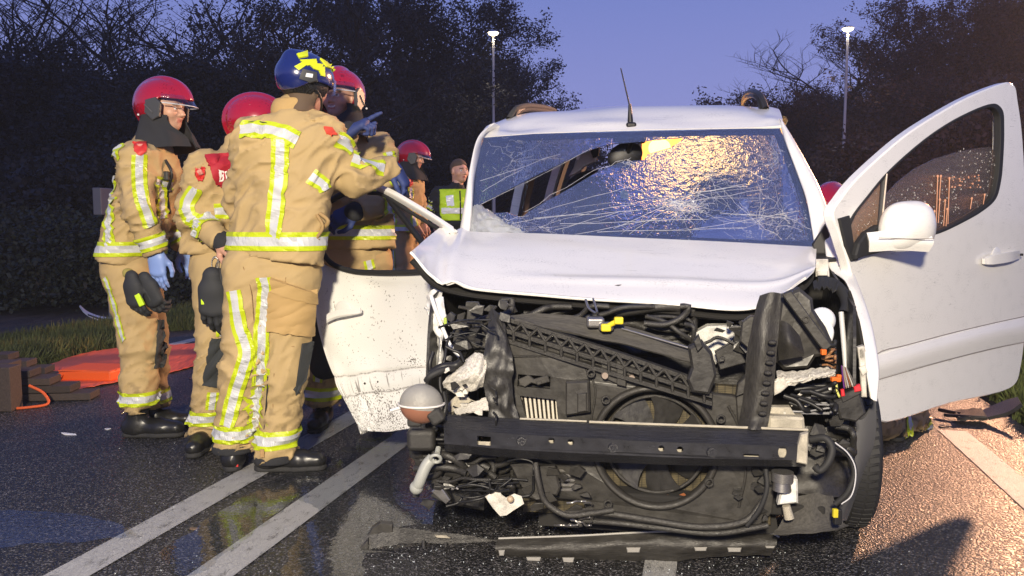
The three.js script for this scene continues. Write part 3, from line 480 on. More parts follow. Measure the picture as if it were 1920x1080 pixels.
// ── cabin seen through the glass
const P = (x, y, w = .003) => { const q = wsF.uv(x, y); return wsF.pt(q.x, q.y, w); };
{ const d = B('dashboard', sheet([[carW(-.72, .95, -1.02), carW(0, .98, -1.02), carW(.72, .95, -1.02)], [carW(-.72, 1.03, -1.2), carW(0, 1.05, -1.2), carW(.72, 1.03, -1.2)], [carW(-.72, 1.0, -1.42), carW(0, 1.03, -1.45), carW(.72, 1.0, -1.42)], [carW(-.72, .7, -1.5), carW(0, .72, -1.5), carW(.72, .7, -1.5)]], 20, 14, .01), trimD);
  const wc = carW(.38, 1.1, -1.62), q = new THREE.Quaternion().setFromAxisAngle(UP, -YAW).multiply(new THREE.Quaternion().setFromAxisAngle(V(1, 0, 0), -.5));
  B('steering_wheel', [new THREE.TorusGeometry(.18, .016, 10, 40).applyQuaternion(q).translate(wc.x, wc.y, wc.z), boxAt(wc, .16, .12, .05, q, .02), boxAt(wc, .34, .03, .02, q, .008)], black);
  B('airbag', new THREE.SphereGeometry(.2, 24, 16).scale(1, .8, .45).applyQuaternion(q).translate(wc.x + .02, wc.y - .02, wc.z + .08), mat(.55, .55, .58, .8), 'limp white airbag');
  for (const [s, hx] of [[-.37, 1030], [.37, 0]]) {
    const seat = B('seat', [sheet([[carW(s - .23, .55, -1.75), carW(s + .23, .55, -1.75)], [carW(s - .25, .62, -2.2), carW(s + .25, .62, -2.2)]], 8, 6, .12), sheet([[carW(s - .24, .6, -2.2), carW(s - .1, .6, -2.14), carW(s + .1, .6, -2.14), carW(s + .24, .6, -2.2)], [carW(s - .25, .95, -2.24), carW(s - .1, .95, -2.19), carW(s + .1, .95, -2.19), carW(s + .25, .95, -2.24)], [carW(s - .2, 1.22, -2.3), carW(s - .1, 1.24, -2.27), carW(s + .1, 1.24, -2.27), carW(s + .2, 1.22, -2.3)]], 14, 14, .1)], seatM);
    B('headrest', new THREE.SphereGeometry(1, 24, 16).scale(.16, .13, .07).applyQuaternion(new THREE.Quaternion().setFromAxisAngle(UP, -YAW)).translate(...carW(s, 1.36, -2.32).toArray()), seatM, null, seat);
  }
  for (const s of [-.4, 0, .4]) B('rear_seat', [boxAt(carW(s, .85, -3.0), .38, .7, .14, new THREE.Quaternion().setFromAxisAngle(UP, -YAW), .05)], seatM);
  B('sagging_glass', sheet([[P(884, 386, .004), P(902, 392, .03), P(925, 404, .02)], [P(881, 405, .004), P(912, 412, .06), P(950, 424, .02)], [P(880, 422, .01), P(918, 426, .05), P(968, 432, .02)], [P(880, 437, .004), P(925, 439, .01), P(990, 440, .004)]].map((r) => r), 26, 20, .002, (p, u, v) => { p.y += .012 * nz(u * 9, v * 8, 3); p.z += .02 * nz(u * 8, v * 7, 5); }), phys(.8, .83, .88, .3, { transmission: .6, thickness: 0, bumpMap: scuffB, bumpScale: .01 }), 'sagging shattered corner of the windscreen');
  const m = C(1172, 292, -1.6); const mir = B('rear_view_mirror', [new THREE.SphereGeometry(1, 24, 14).scale(.092, .066, .03).applyQuaternion(new THREE.Quaternion().setFromAxisAngle(V(0, 0, 1), .35)).translate(m.x, m.y, m.z), bar(C(1185, 262, -1.5), C(1178, 285, -1.58), .014, .012, 8), boxAt(C(1180, 262, -1.52), .16, .035, .04, null, .01)], black);
  B('door_post_trim', [slab(CF(-2.1), [[1092, 286], [1112, 276], [1120, 300], [1095, 312], [1082, 324], [1066, 330]], .06)], mat(.5, .42, .36, .8), 'pale trim of the rear door post');
  B('trim_clip', [slab(CF(-2.05), [[1106, 280], [1124, 274], [1122, 292], [1112, 296]], .03)], black);
  B('hanging_paper', slab(CF(-1.35), [[1387, 376], [1403, 376], [1404, 400], [1388, 400]], .002, { bevel: 0 }), mat(.6, .6, .6, .8));
  B('paper_scrap', slab(CF(-1.25), [[1163, 360], [1175, 357], [1183, 372], [1165, 374]], .002, { bevel: 0 }), mat(.7, .68, .3, .8));
  B('curtain_airbag', sheet([[C(1458, 280, -1.55), C(1480, 300, -1.5)], [C(1466, 330, -1.45), C(1482, 345, -1.4)], [C(1470, 385, -1.4), C(1496, 400, -1.3)], [C(1478, 412, -1.35), C(1500, 420, -1.25)]], 6, 16, .02), mat(.6, .62, .68, .85), 'hanging white curtain airbag');
}
// ── wheels
function wheel(x, z, turn, label) {
  const c = carW(x, .31, z), q = new THREE.Quaternion().setFromAxisAngle(UP, -YAW + turn), w = .19, prof = [[.20, -.08], [.235, -.09], [.285, -.095], [.303, -.08], [.31, -.05], [.31, .05], [.303, .08], [.285, .095], [.235, .09], [.20, .08]].map(([r, y]) => new THREE.Vector2(r, y));
  const orient = (g) => g.rotateZ(Math.PI / 2).applyQuaternion(q).translate(c.x, c.y, c.z);
  const W = new THREE.Group(); W.name = 'wheel'; car.updateMatrixWorld(true); W.position.copy(c).applyMatrix4(car.matrixWorld.clone().invert()); car.add(W); W.updateMatrixWorld(true); if (label) W.userData.label = label;
  const tread = []; for (let k = 0; k < 64; k++) for (const [y, sk] of [[-.06, .25], [-.02, -.15], [.02, .15], [.06, -.25]]) { const a = k / 64 * 6.283, g = new THREE.BoxGeometry(.012, .033, .019); g.rotateX(sk).translate(.309, y, 0).rotateY(a); tread.push(g); }
  part('tyre', [orient(new THREE.LatheGeometry(prof, 56)), orient(join(tread))], rubber, W);
  const rim = [new THREE.CylinderGeometry(.20, .20, .15, 40, 1, true), new THREE.CylinderGeometry(.06, .06, .16, 20)]; for (let k = 0; k < 8; k++) { const g = new THREE.BoxGeometry(.15, .02, .05); g.translate(.12, x > 0 ? -.05 : .05, 0).rotateY(k * Math.PI / 4); rim.push(g); }
  part('rim', rim.map(orient), mat(.35, .35, .36, .4, { metalness: .7 }), W);
}
wheel(.80, -.78, 0); wheel(-.755, -.74, .18, 'left front wheel knocked out of line'); wheel(.755, -3.42, 0); wheel(-.755, -3.42, 0);
// ── engine bay
const side2 = (x) => sheet([[carW(x, .36, -.96), carW(x, .36, -.25)], [carW(x, .75, -.96), carW(x, .75, -.3)], [carW(x * 1.02, 1.02, -.96), carW(x * 1.02, .9, -.4)]], 8, 8, .01);
B('firewall', slab(CF(-.95), [new THREE.Vector2(-.86, .25), new THREE.Vector2(.86, .25), new THREE.Vector2(.84, 1.06), new THREE.Vector2(-.84, 1.06)], .02), soot);
B('inner_wing', side2(.74), P2); B('inner_wing', side2(-.74), P2);
B('undertray', boxAt(carW(0, .24, -.55), 1.3, .04, .75, new THREE.Quaternion().setFromAxisAngle(UP, -YAW), .01), soot);
B('engine_block', [boxAt(carW(.05, .58, -.62), .75, .42, .4, new THREE.Quaternion().setFromAxisAngle(UP, -YAW), .05), boxAt(carW(.1, .74, -.55), .5, .10, .3, new THREE.Quaternion().setFromAxisAngle(UP, -YAW + .1), .04)], P2);
// radiator cowl with fan
const fz = CF(-.17), ctr = fz.uv(1228, 838), Rf = fz.uv(1228, 838 - 108).distanceTo(ctr);
const circ = (r, n = 40, a0 = 0) => Array.from({ length: n }, (_, k) => new THREE.Vector2(ctr.x + r * Math.cos(a0 + k / n * 6.2832), ctr.y + r * Math.sin(a0 + k / n * 6.2832)));
const cowl = B('radiator_cowl', slab(fz, [[944, 642], [1000, 648], [1050, 652], [1100, 664], [1200, 676], [1250, 694], [1290, 716], [1330, 738], [1372, 742], [1404, 752], [1420, 790], [1446, 806], [1452, 900], [1448, 962], [1425, 985], [1110, 984], [1092, 940], [1030, 925], [1000, 896], [968, 868], [958, 800], [946, 720]], .035, { holes: [circ(Rf), [[970, 700], [1034, 704], [1033, 731], [968, 726]], [[973, 741], [1044, 748], [1048, 790], [985, 790]]], curve: (p) => .01 * nz(p.x * 4, p.y * 4, 2) }), P1);
for (const q of [tube([fz.pt(...fz.uv(950, 668).toArray(), .004), fz.pt(...fz.uv(1030, 668).toArray(), .004), fz.pt(...fz.uv(1100, 676).toArray(), .004), fz.pt(...fz.uv(1230, 700).toArray(), .004)], .0035, 20, 5), tube([fz.pt(...fz.uv(1098, 690).toArray(), .004), fz.pt(...fz.uv(1116, 725).toArray(), .004), fz.pt(...fz.uv(1108, 790).toArray(), .004)], .004, 12, 5), tube([fz.pt(...fz.uv(1365, 760).toArray(), .004), fz.pt(...fz.uv(1385, 800).toArray(), .004), fz.pt(...fz.uv(1398, 880).toArray(), .004), fz.pt(...fz.uv(1385, 950).toArray(), .004)], .005, 16, 5)]) B('cowl_seam', q, P1, null, cowl);
const ringG = new THREE.TorusGeometry(Rf + .006, .013, 8, 64).scale(1, 1, 1.6).translate(ctr.x, ctr.y, .004).applyMatrix4(fz.M), ring2 = new THREE.TorusGeometry(Rf - .03, .006, 8, 64).translate(ctr.x, ctr.y, -.03).applyMatrix4(fz.M);
B('fan_ring', [ringG, ring2], P1, null, cowl);
{ const hub = new THREE.CylinderGeometry(.06, .06, .05, 28).rotateX(Math.PI / 2).translate(ctr.x, ctr.y, -.045).applyMatrix4(fz.M); const fan = B('fan', [hub], P2);
  for (let k = 0; k < 7; k++) { const s = new THREE.Shape(); s.moveTo(.05, -.03); s.quadraticCurveTo(.13, -.06, Rf - .035, -.045); s.quadraticCurveTo(Rf - .02, .02, Rf - .045, .075); s.quadraticCurveTo(.11, .03, .05, .035); const g = new THREE.ExtrudeGeometry(s, { depth: .004, bevelEnabled: false, curveSegments: 8 }); g.rotateX(.35).rotateZ(k / 7 * 6.283 + .35).translate(ctr.x, ctr.y, -.045).applyMatrix4(fz.M); B('blade', g, P2, null, fan); }
  const core = tex(256, 256, (i, j) => { const f = (j % 8) < 2 ? .25 : 1, v = (i % 32) < 4 ? .35 : 1, n = .6 + .5 * nz(i / 40, j / 40, 1); return [.13 * f * v * n, .105 * f * v * n, .055 * f * v * n]; }, true, 5);
  const rc = B('radiator', slab(CF(-.25), [[965, 690], [1440, 730], [1446, 985], [980, 960]], .03), mat(1, 1, 1, .6, { map: core, metalness: .3 }));
  const fins = []; for (let k = 0; k < 9; k++) { const x = 974 + k * 8.3; fins.push(sheet([[C(x, 740, -.2), C(x + 4, 740, -.2)], [C(x + 7 - k * .4, 792, -.2), C(x + 11 - k * .4, 792, -.2)]], 1, 3, .012)); }
  for (const f of fins) B('fin', f, mat(.62, .58, .50, .5, { map: smudge }), null, rc);
  for (let k = 0; k < 3; k++) B('dead_leaf', sheet([[C(1208 + k * 30, 938 - k * 4, -.2), C(1222 + k * 30, 930 - k * 3, -.19)], [C(1214 + k * 30, 946, -.2), C(1236 + k * 28, 942 - k * 4, -.18)]], 3, 3, .001), mat(.22, .07, .02, .8), null, rc);
}
B('cowl_bracket', slab(CF(-.15), [[1128, 672], [1204, 686], [1186, 706], [1160, 722], [1126, 706]], .02), P1);
B('cowl_bracket', slab(CF(-.135), [[1156, 676], [1174, 678], [1174, 726], [1156, 722]], .02), P1);
for (const [x, y] of [[1134, 704], [1184, 709]]) B('bolt', new THREE.CylinderGeometry(.011, .012, .012, 10).rotateX(Math.PI / 2).translate(...C(x, y, -.128).toArray()), mat(.3, .24, .2, .5, { metalness: .5 }));
for (const [x, y] of [[1136, 750], [1352, 786], [1108, 700], [1330, 905], [1140, 945]]) B('boss', new THREE.TorusGeometry(.012, .004, 6, 20).translate(...C(x, y, -.132).toArray()), P1);
B('control_module', [slab(CF(-.125), [[1060, 716], [1104, 714], [1106, 774], [1060, 780]], .04, { bevel: .006 }), slab(CF(-.118), [[1082, 738], [1100, 736], [1101, 772], [1082, 774]], .02, { bevel: .004 })], P1);
B('broken_clip', [slab(CF(-.15), [[972, 712], [990, 704], [1000, 712], [1026, 704], [1030, 716], [1010, 722], [996, 718], [984, 726], [974, 722]], .02), slab(CF(-.14), [[1004, 716], [1014, 714], [1016, 720], [1008, 723]], .01)], P3);
// ribbed crossbar knocked askew
{ const T = (s) => [lerp(948, 1335, s), lerp(590, 712, s)], z = (s) => lerp(-.16, -.09, s);
  const bars = []; const p = (s, dy, dz = 0) => { const [x, y] = T(s); return C(x, y + dy, z(s) + dz); };
  for (const dy of [4, 26, 44]) bars.push(sheet([[p(0, dy), p(.5, dy), p(1, dy * .8 + 6)], [p(0, dy + 8), p(.5, dy + 8), p(1, dy * .8 + 14)]], 12, 2, .03));
  bars.push(sheet([[p(0, 4, -.05), p(.5, 6, -.05), p(1, 6, -.05)], [p(0, 44, -.05), p(.5, 46, -.05), p(1, 48, -.05)]], 12, 3, .004));
  const n = 13; for (let k = 0; k < n; k++) { const a = k / n, b = (k + .5) / n, c = (k + 1) / n; bars.push(bar(p(a, 8), p(b, 27), .006, .006, 4), bar(p(b, 27), p(c, 8), .006, .006, 4), bar(p(b, 30), p(b, 46), .006, .006, 4)); }
  B('crossbar', bars, P1, 'ribbed black crossbar knocked askew over the radiator');
  B('crossbar_cover', sheet([[C(946, 592, -.2), C(1010, 590, -.2), C(1085, 594, -.2), C(1180, 612, -.18), C(1260, 640, -.14), C(1330, 672, -.1)], [C(966, 600, -.16), C(1020, 612, -.16), C(1100, 632, -.15), C(1190, 652, -.13), C(1265, 668, -.1), C(1335, 692, -.06)]], 30, 6, .01, (q, u, v) => { q.y += .012 * nz(u * 6, v * 3, 5); }), P3);
  B('crossbar_end', [slab(CF(-.05), [[1290, 652], [1316, 640], [1336, 664], [1344, 704], [1330, 740], [1298, 736], [1288, 712], [1296, 690]], .06, { bevel: .008 }), slab(CF(-.03), [[1300, 640], [1310, 628], [1318, 650], [1308, 660]], .04)], P2); }
// latch with its yellow grip
B('bonnet_latch', [boxAt(C(1116, 604, -.16), .06, .035, .05, null, .01), boxAt(C(1136, 612, -.15), .05, .03, .04, null, .01), tube([C(1098, 562, -.28), C(1104, 578, -.24), C(1118, 588, -.2)], .005, 10, 5), tube([C(1112, 560, -.28), C(1120, 586, -.2)], .004, 6, 5)], steelM);
B('latch_grip', [bar(C(1134, 614, -.13), C(1164, 599, -.12), .0085, .0095, 8), boxAt(C(1136, 614, -.13), .034, .026, .03, null, .006), boxAt(C(1160, 601, -.12), .03, .024, .022, null, .005)], mat(.62, .50, .015, .5), 'yellow grip of the bonnet latch');
B('stay_rod', bar(C(1166, 616, -.17), C(1290, 652, -.1), .004, .004, 6), steelM);
B('battery_case', [slab(CF(-.34), [[1288, 634], [1326, 612], [1374, 610], [1378, 632], [1360, 664], [1342, 684], [1334, 664], [1300, 650]], .08, { bevel: .006 })], mat(.66, .66, .62, .6, { map: smudge }), 'white battery case');
B('battery_strap', [tube([C(1300, 650, -.26), C(1330, 640, -.25), C(1345, 632, -.25), C(1380, 646, -.24)], .006, 12, 5), slab(CF(-.25), [[1340, 660], [1375, 640], [1400, 680], [1350, 694]], .03)], P2);
// upright headlamp carrier, ribbed, and the back of the headlamp
B('headlamp_carrier', [sheet([[C(1424, 554, -.13), C(1446, 548, -.10), C(1464, 550, -.12)], [C(1412, 602, -.12), C(1432, 600, -.085), C(1460, 620, -.10)], [C(1400, 664, -.11), C(1428, 668, -.07), C(1454, 690, -.085)], [C(1396, 720, -.11), C(1420, 730, -.07), C(1450, 740, -.08)], [C(1388, 776, -.11), C(1414, 780, -.07), C(1442, 786, -.08)], [C(1382, 800, -.12), C(1410, 806, -.05), C(1436, 806, -.08)]], 10, 30, .012, (q, u, v) => { q.z += .006 * nz(u * 4, v * 10, 6); })], P1);
for (let k = 0; k < 8; k++) B('rib', new THREE.SphereGeometry(.014, 10, 8).scale(1, .55, .8).translate(...C(1448 - k * 2.6, 642 + k * 19, -.055).toArray()), P1);
for (const q of [slab(CF(-.13), [[1392, 604], [1408, 592], [1428, 596], [1424, 640], [1404, 654], [1388, 640]], .03), slab(CF(-.12), [[1384, 720], [1404, 700], [1440, 690], [1436, 704], [1410, 716], [1396, 738], [1380, 744]], .04), slab(CF(-.14), [[1380, 740], [1396, 720], [1404, 800], [1384, 802]], .03)]) B('carrier_wing', q, P1);
B('headlamp_housing', [slab(CF(-.2), [[1464, 556], [1500, 540], [1524, 560], [1526, 580], [1548, 612], [1566, 652], [1556, 668], [1530, 670], [1516, 690], [1470, 694], [1456, 680], [1458, 600]], .07, { bevel: .01, curve: (p) => .015 * nz(p.x * 9, p.y * 9, 4) }), sheet([[C(1460, 600, -.13), C(1478, 606, -.11), C(1500, 630, -.13)], [C(1458, 636, -.12), C(1480, 640, -.07), C(1508, 662, -.12)], [C(1460, 676, -.13), C(1484, 672, -.1), C(1506, 668, -.13)]], 14, 14, .008), slab(CF(-.12), [[1466, 552], [1484, 546], [1560, 648], [1546, 660], [1530, 640]], .03)], P1);
B('hole_rim', [new THREE.TorusGeometry(.009, .003, 6, 16).translate(...C(1511, 599, -.115).toArray())], P3);
B('washer_neck', [new THREE.SphereGeometry(.045, 20, 14).scale(1, 1, .8).translate(...C(1541, 601, -.32).toArray()), tube([C(1548, 600, -.3), C(1556, 622, -.3), C(1552, 640, -.3)], .014, 10, 8)], mat(.7, .71, .7, .5), 'white filler neck');
B('arch_lining', [tube([C(1532, 530, -.6), C(1560, 532, -.6), C(1580, 548, -.55), C(1588, 572, -.5), C(1582, 590, -.46)], .022, 24, 8), sheet([[C(1524, 528, -.55), C(1548, 522, -.55), C(1572, 526, -.55)], [C(1526, 542, -.5), C(1550, 538, -.5), C(1566, 546, -.5)]], 10, 4, .006, (q, u) => { q.y += .008 * Math.sin(u * 26); })], rubber);
B('strut_bar', [bar(C(1577, 585, -.45), C(1586, 690, -.4), .009, .009, 8)], mat(.5, .5, .5, .5));
B('wing_inner', [sheet([[C(1590, 545, -.5), C(1604, 580, -.46)], [C(1592, 620, -.5), C(1614, 640, -.4)], [C(1590, 720, -.5), C(1628, 720, -.36)]], 6, 12, .01)], soot);
B('chassis_rail', [sheet([[C(1456, 694, -.2), C(1490, 696, -.18), C(1530, 690, -.18), C(1566, 686, -.2)], [C(1456, 708, -.14), C(1490, 712, -.13), C(1530, 704, -.13), C(1568, 698, -.15)], [C(1454, 724, -.14), C(1484, 722, -.13), C(1530, 710, -.13), C(1566, 702, -.15)]], 24, 10, .01, (q, u, v) => { q.z += .014 * nz(u * 12, v * 3, 2); q.y += .006 * nz(u * 14, v * 4, 7); }), slab(CF(-.13), [[1452, 716], [1470, 706], [1478, 724], [1464, 736], [1452, 742]], .03)], metalW);
B('white_block', [slab(CF(-.1), [[1440, 780], [1508, 784], [1510, 808], [1440, 806]], .10, { bevel: .008 }), slab(CF(-.14), [[1446, 764], [1482, 764], [1494, 782], [1440, 780]], .04)], cream, 'cream plastic mount over the right end of the beam');
B('fuse_box', [slab(CF(-.12), [[1564, 752], [1612, 734], [1624, 776], [1606, 792], [1576, 786]], .07, { bevel: .006 }), slab(CF(-.115), [[1576, 742], [1612, 724], [1616, 738], [1580, 756]], .05)], P2);
B('fuse_tab', [slab(CF(-.11), [[1601, 726], [1613, 721], [1616, 733], [1603, 736]], .02)], mat(.6, .02, .03, .5), 'red tab');
B('fuse_tab', [slab(CF(-.11), [[1577, 732], [1583, 730], [1585, 743], [1578, 744]], .02)], mat(.6, .02, .03, .5), 'red tab');
[['#5a2a6a', 0], ['#8a7a68', 1], ['#9a948a', 2], ['#7a4a28', 3], ['#aaa69a', 4], ['#5f5a50', 5]].forEach(([c, k]) => B('wire', tube([C(1578 + k * 2, 686 + k, -.2), C(1580 + k * 3, 705, -.15), C(1583 + k * 4, 728 - k, -.11)], .0028, 12, 5), new THREE.MeshStandardMaterial({ color: c, roughness: .5 })));
B('orange_plug', [boxAt(C(1567, 711, -.13), .03, .016, .02, null, .004), boxAt(C(1573, 706, -.14), .014, .014, .014, null, .004), boxAt(C(1544, 660, -.1), .016, .018, .016, null, .003)], mat(.6, .12, .01, .5));
B('yellow_wire', tube([C(1568, 720, -.12), C(1570, 735, -.11), C(1574, 744, -.1)], .004, 8, 5), mat(.5, .5, .12, .5));
// black loom and hoses on the right
reseed(640);
const tangle = (n, x0, x1, y0, y1, z0, z1, r0, r1, L) => { const l = []; for (let k = 0; k < n; k++) { let x = rr(x0, x1), y = rr(y0, y1), z = rr(z0, z1), a = rr(-.6, .6); const p = []; for (let j = 0; j < 5; j++) { p.push(C(cl(x, x0, x1), cl(y, y0, y1), z)); x += Math.cos(a) * L; y += Math.sin(a) * L * .6; z += rr(-.02, .02); a += rr(-.8, .8); } l.push(tube(p, rr(r0, r1), 14, 6)); } return l; };
B('wiring_loom', tangle(26, 1456, 1566, 718, 770, -.26, -.12, .004, .010, 30), black);
B('wiring_loom', tangle(10, 1460, 1570, 735, 775, -.2, -.14, .003, .005, 34), mat(.2, .2, .21, .35));
B('wiring_loom', tangle(16, 1530, 1566, 640, 700, -.3, -.2, .003, .007, 14), rubber);
B('battery_lead', tangle(8, 1540, 1566, 655, 690, -.2, -.16, .003, .005, 10), mat(.25, .12, .05, .5));
// left: header tank, torn metal, folded flap
{ const tk = C(790, 757, -.02); const sh = new THREE.SphereGeometry(1, 36, 16, 0, 6.2832, 0, 1.70).scale(.074, .068, .060).applyQuaternion(new THREE.Quaternion().setFromAxisAngle(V(0, 0, 1), -.12)).translate(tk.x, tk.y, tk.z);
  const tank = B('header_tank', sh, phys(.42, .41, .38, .38, { transmission: .45, bumpMap: scuffB, bumpScale: .002, thickness: 0 }), 'translucent header tank half full of pink coolant');
  const lo = new THREE.SphereGeometry(1, 32, 12, 0, 6.2832, 1.70, 1.44).scale(.074, .068, .060).applyQuaternion(new THREE.Quaternion().setFromAxisAngle(V(0, 0, 1), -.12)).translate(tk.x, tk.y, tk.z);
  B('coolant', lo, phys(.34, .15, .095, .3, { transmission: .3, thickness: 0 }), 'pink coolant', tank);
  B('tank_seam', new THREE.TorusGeometry(.0775, .004, 6, 40).rotateX(Math.PI / 2).scale(1, 1, .8).translate(tk.x, tk.y, tk.z), mat(.6, .58, .55, .5), null, tank);
  B('tank_spout', [bar(C(758, 762, -.02), C(732, 770, -.02), .007, .006, 8)], mat(.6, .6, .6, .5), null, tank);
  for (const q of [boxAt(C(778, 788, -.01), .05, .04, .04, null, .01), boxAt(C(818, 780, .0), .05, .05, .05, new THREE.Quaternion().setFromAxisAngle(V(0, 0, 1), .6), .012)]) B('tank_foot', q, P2, null, tank);
  B('hose', tube([C(800, 714, -.05), C(806, 706, -.04), C(830, 694, -.06), C(852, 690, -.1)], .012, 16, 8), rubber); }
B('torn_metal', [sheet([[C(866, 684, -.12), C(880, 668, -.11), C(898, 662, -.1), C(910, 668, -.1)], [C(846, 700, -.11), C(872, 690, -.07), C(896, 688, -.06), C(912, 690, -.08)], [C(830, 716, -.1), C(860, 714, -.06), C(890, 710, -.05), C(908, 712, -.07)], [C(832, 728, -.12), C(856, 736, -.1), C(884, 732, -.09), C(906, 726, -.1)]], 20, 16, .004, (q, u, v) => { q.z += .016 * nz(u * 6, v * 6, 3); q.y += .008 * nz(u * 8, v * 6, 6); })], metalW);
B('torn_metal', [sheet([[C(850, 768, -.1), C(880, 756, -.09), C(914, 746, -.09)], [C(856, 778, -.08), C(884, 772, -.06), C(916, 768, -.07)]], 12, 8, .006, (q, u, v) => { q.z += .01 * nz(u * 7, v * 4, 2); })], metalW);
B('torn_metal', [sheet([[C(838, 760, -.14), C(852, 745, -.14), C(872, 736, -.14)], [C(842, 774, -.13), C(862, 768, -.12), C(884, 752, -.12)]], 10, 8, .02, (q, u, v) => { q.z += .01 * nz(u * 7, v * 4, 9); })], cream);
B('mount_hole', [slab(CF(-.045), [[844, 718], [852, 716], [860, 724], [852, 732], [846, 732]], .012), slab(CF(-.04), [[866, 722], [873, 720], [875, 724], [868, 726]], .01)], soot);
B('folded_flap', [sheet([[C(916, 584, -.2), C(924, 580, -.18), C(938, 592, -.16)], [C(914, 620, -.13), C(936, 626, -.12), C(954, 640, -.13)], [C(906, 668, -.1), C(934, 672, -.092), C(962, 680, -.1)], [C(902, 712, -.09), C(936, 716, -.082), C(960, 712, -.1)], [C(914, 752, -.09), C(944, 756, -.082), C(964, 752, -.1)], [C(916, 788, -.09), C(950, 790, -.082), C(974, 790, -.1)]], 16, 36, .01, (q, u, v) => { q.z += .014 * nz(u * 3, v * 8, 4); q.x += .006 * nz(u * 4, v * 9, 8); })], P2);
B('dented_panel', [sheet([[C(852, 620, -.34), C(890, 616, -.3), C(925, 600, -.28)], [C(850, 645, -.3), C(888, 648, -.26), C(930, 640, -.26)], [C(862, 655, -.3), C(890, 652, -.28), C(940, 650, -.26)]], 16, 10, .01, (q, u, v) => { q.z += .03 * nz(u * 5, v * 5, 4); q.y += .01 * nz(u * 6, v * 5, 1); })], P3);
B('dented_panel', [sheet([[C(858, 590, -.4), C(872, 585, -.4)], [C(855, 612, -.36), C(866, 600, -.36)], [C(852, 640, -.34), C(862, 632, -.34)]], 8, 8, .006)], P3);
B('bent_bracket', [slab(CF(-.25), [[876, 578], [896, 574], [902, 596], [888, 606], [874, 600]], .05), bar(C(858, 612, -.25), C(924, 592, -.2), .01, .009, 6), bar(C(890, 600, -.22), C(898, 622, -.2), .008, .006, 6), bar(C(905, 612, -.22), C(922, 640, -.18), .008, .008, 6)], P1);
B('wiring_loom', [tube([C(858, 600, -.2), C(852, 620, -.16), C(840, 638, -.14), C(834, 672, -.1), C(826, 700, -.08), C(826, 730, -.06), C(836, 750, -.06)], .005, 30, 6), tube([C(836, 650, -.12), C(848, 656, -.12), C(862, 662, -.12), C(870, 680, -.1)], .006, 14, 6), tube([C(812, 660, -.1), C(806, 680, -.08), C(806, 700, -.08)], .008, 10, 6), tube([C(806, 700, -.08), C(830, 688, -.08), C(856, 684, -.1), C(866, 676, -.1)], .014, 14, 7), tube([C(832, 735, -.05), C(836, 760, -.05), C(830, 785, -.04)], .009, 10, 6)], black);
B('orange_wire', [tube([C(897, 576, -.2), C(901, 582, -.19), C(903, 587, -.19)], .003, 6, 5)], mat(.6, .15, .02, .5));
B('green_clip', [boxAt(C(835, 603, -.22), .012, .03, .01, null, .002), boxAt(C(807, 702, -.06), .01, .012, .01, null, .002)], mat(.3, .4, .05, .5));
B('engine_clutter', tangle(34, 950, 1300, 575, 660, -.5, -.28, .006, .02, 40), P2);
B('engine_clutter', tangle(20, 860, 960, 560, 700, -.45, -.25, .005, .014, 24), P1);
B('oil_cap', [new THREE.TorusGeometry(.03, .009, 8, 24).translate(...C(993, 644, -.28).toArray())], mat(.25, .22, .2, .4));
// bumper beam
const bt = [[830, 778], [975, 787], [1240, 799], [1400, 803], [1515, 808]], bf = [[832, 802], [975, 815], [1240, 829], [1400, 834], [1508, 838]], bb = [[833, 832], [975, 844], [1240, 857], [1400, 861], [1508, 863]], bl = [[834, 846], [975, 859], [1240, 871], [1400, 874], [1511, 875]];
const beamM = mat(.026, .027, .034, .38, { map: smudge, roughnessMap: scuffR, bumpMap: scuffB, bumpScale: .001 });
const S = (l, z) => l.map(([x, y]) => C(x, y, z));
const beam = B('bumper_beam', [sheet([S(bt, -.075), S(bf, 0)], 60, 8, .008), sheet([S(bb, 0), S(bl, -.05)], 60, 6, .008),
  slab(CF(.001), [...bf, ...bb.slice().reverse()], .008, { bevel: 0, holes: [[[895, 817], [920, 819], [920, 838], [895, 836]], [[1394, 851], [1423, 852], [1423, 868 - 6], [1394, 861]], ...[[1034, 826], [1070, 829], [1240, 841], [1275, 843]].map(([x, y]) => Array.from({ length: 14 }, (_, k) => [x + 6 * Math.cos(k / 14 * 6.283), y + 6 * Math.sin(k / 14 * 6.283)])), Array.from({ length: 18 }, (_, k) => [1467 + 8 * Math.cos(k / 18 * 6.283), 848 + 12 * Math.sin(k / 18 * 6.283)])] }),
  sheet([S(bt.map(([x, y]) => [x, y - 2]), -.08), S(bt, -.072)], 40, 2, .004)], beamM, 'black steel bumper beam across the smashed nose');
B('beam_flange', [bar(C(975, 785, -.07), C(1100, 790, -.07), .004, .004, 5), bar(C(1105, 791, -.07), C(1515, 806, -.07), .005, .005, 5)], cream, null, beam);
B('hole_filling', [[[896, 828], [919, 829], [919, 838], [896, 836]], [[1395, 855], [1422, 856], [1422, 863], [1395, 862]], [[1457, 836], [1477, 836], [1477, 861], [1457, 861]]].map((q) => slab(CF(-.012), q, .01)), cream, null, beam);
B('hole_filling', [[1034, 826], [1070, 829], [1240, 841], [1275, 843]].map(([x, y]) => slab(CF(-.012), [[x - 6, y + 0], [x + 3, y + 0], [x + 3, y + 6], [x - 6, y + 6]], .008)), cream, null, beam);
for (const [x, y] of [[978, 827], [1150, 840], [1335, 848]]) B('rivet', [new THREE.CylinderGeometry(.015, .017, .008, 20).rotateX(Math.PI / 2).translate(...C(x, y, .004).toArray()), new THREE.CylinderGeometry(.006, .007, .008, 12).rotateX(Math.PI / 2).translate(...C(x, y, .01).toArray())], beamM, null, beam);
B('beam_end', slab(CF(.008), [[1496, 838], [1502, 816], [1516, 812], [1514, 872], [1494, 868]], .03, { bevel: .004 }), cream, null, beam);
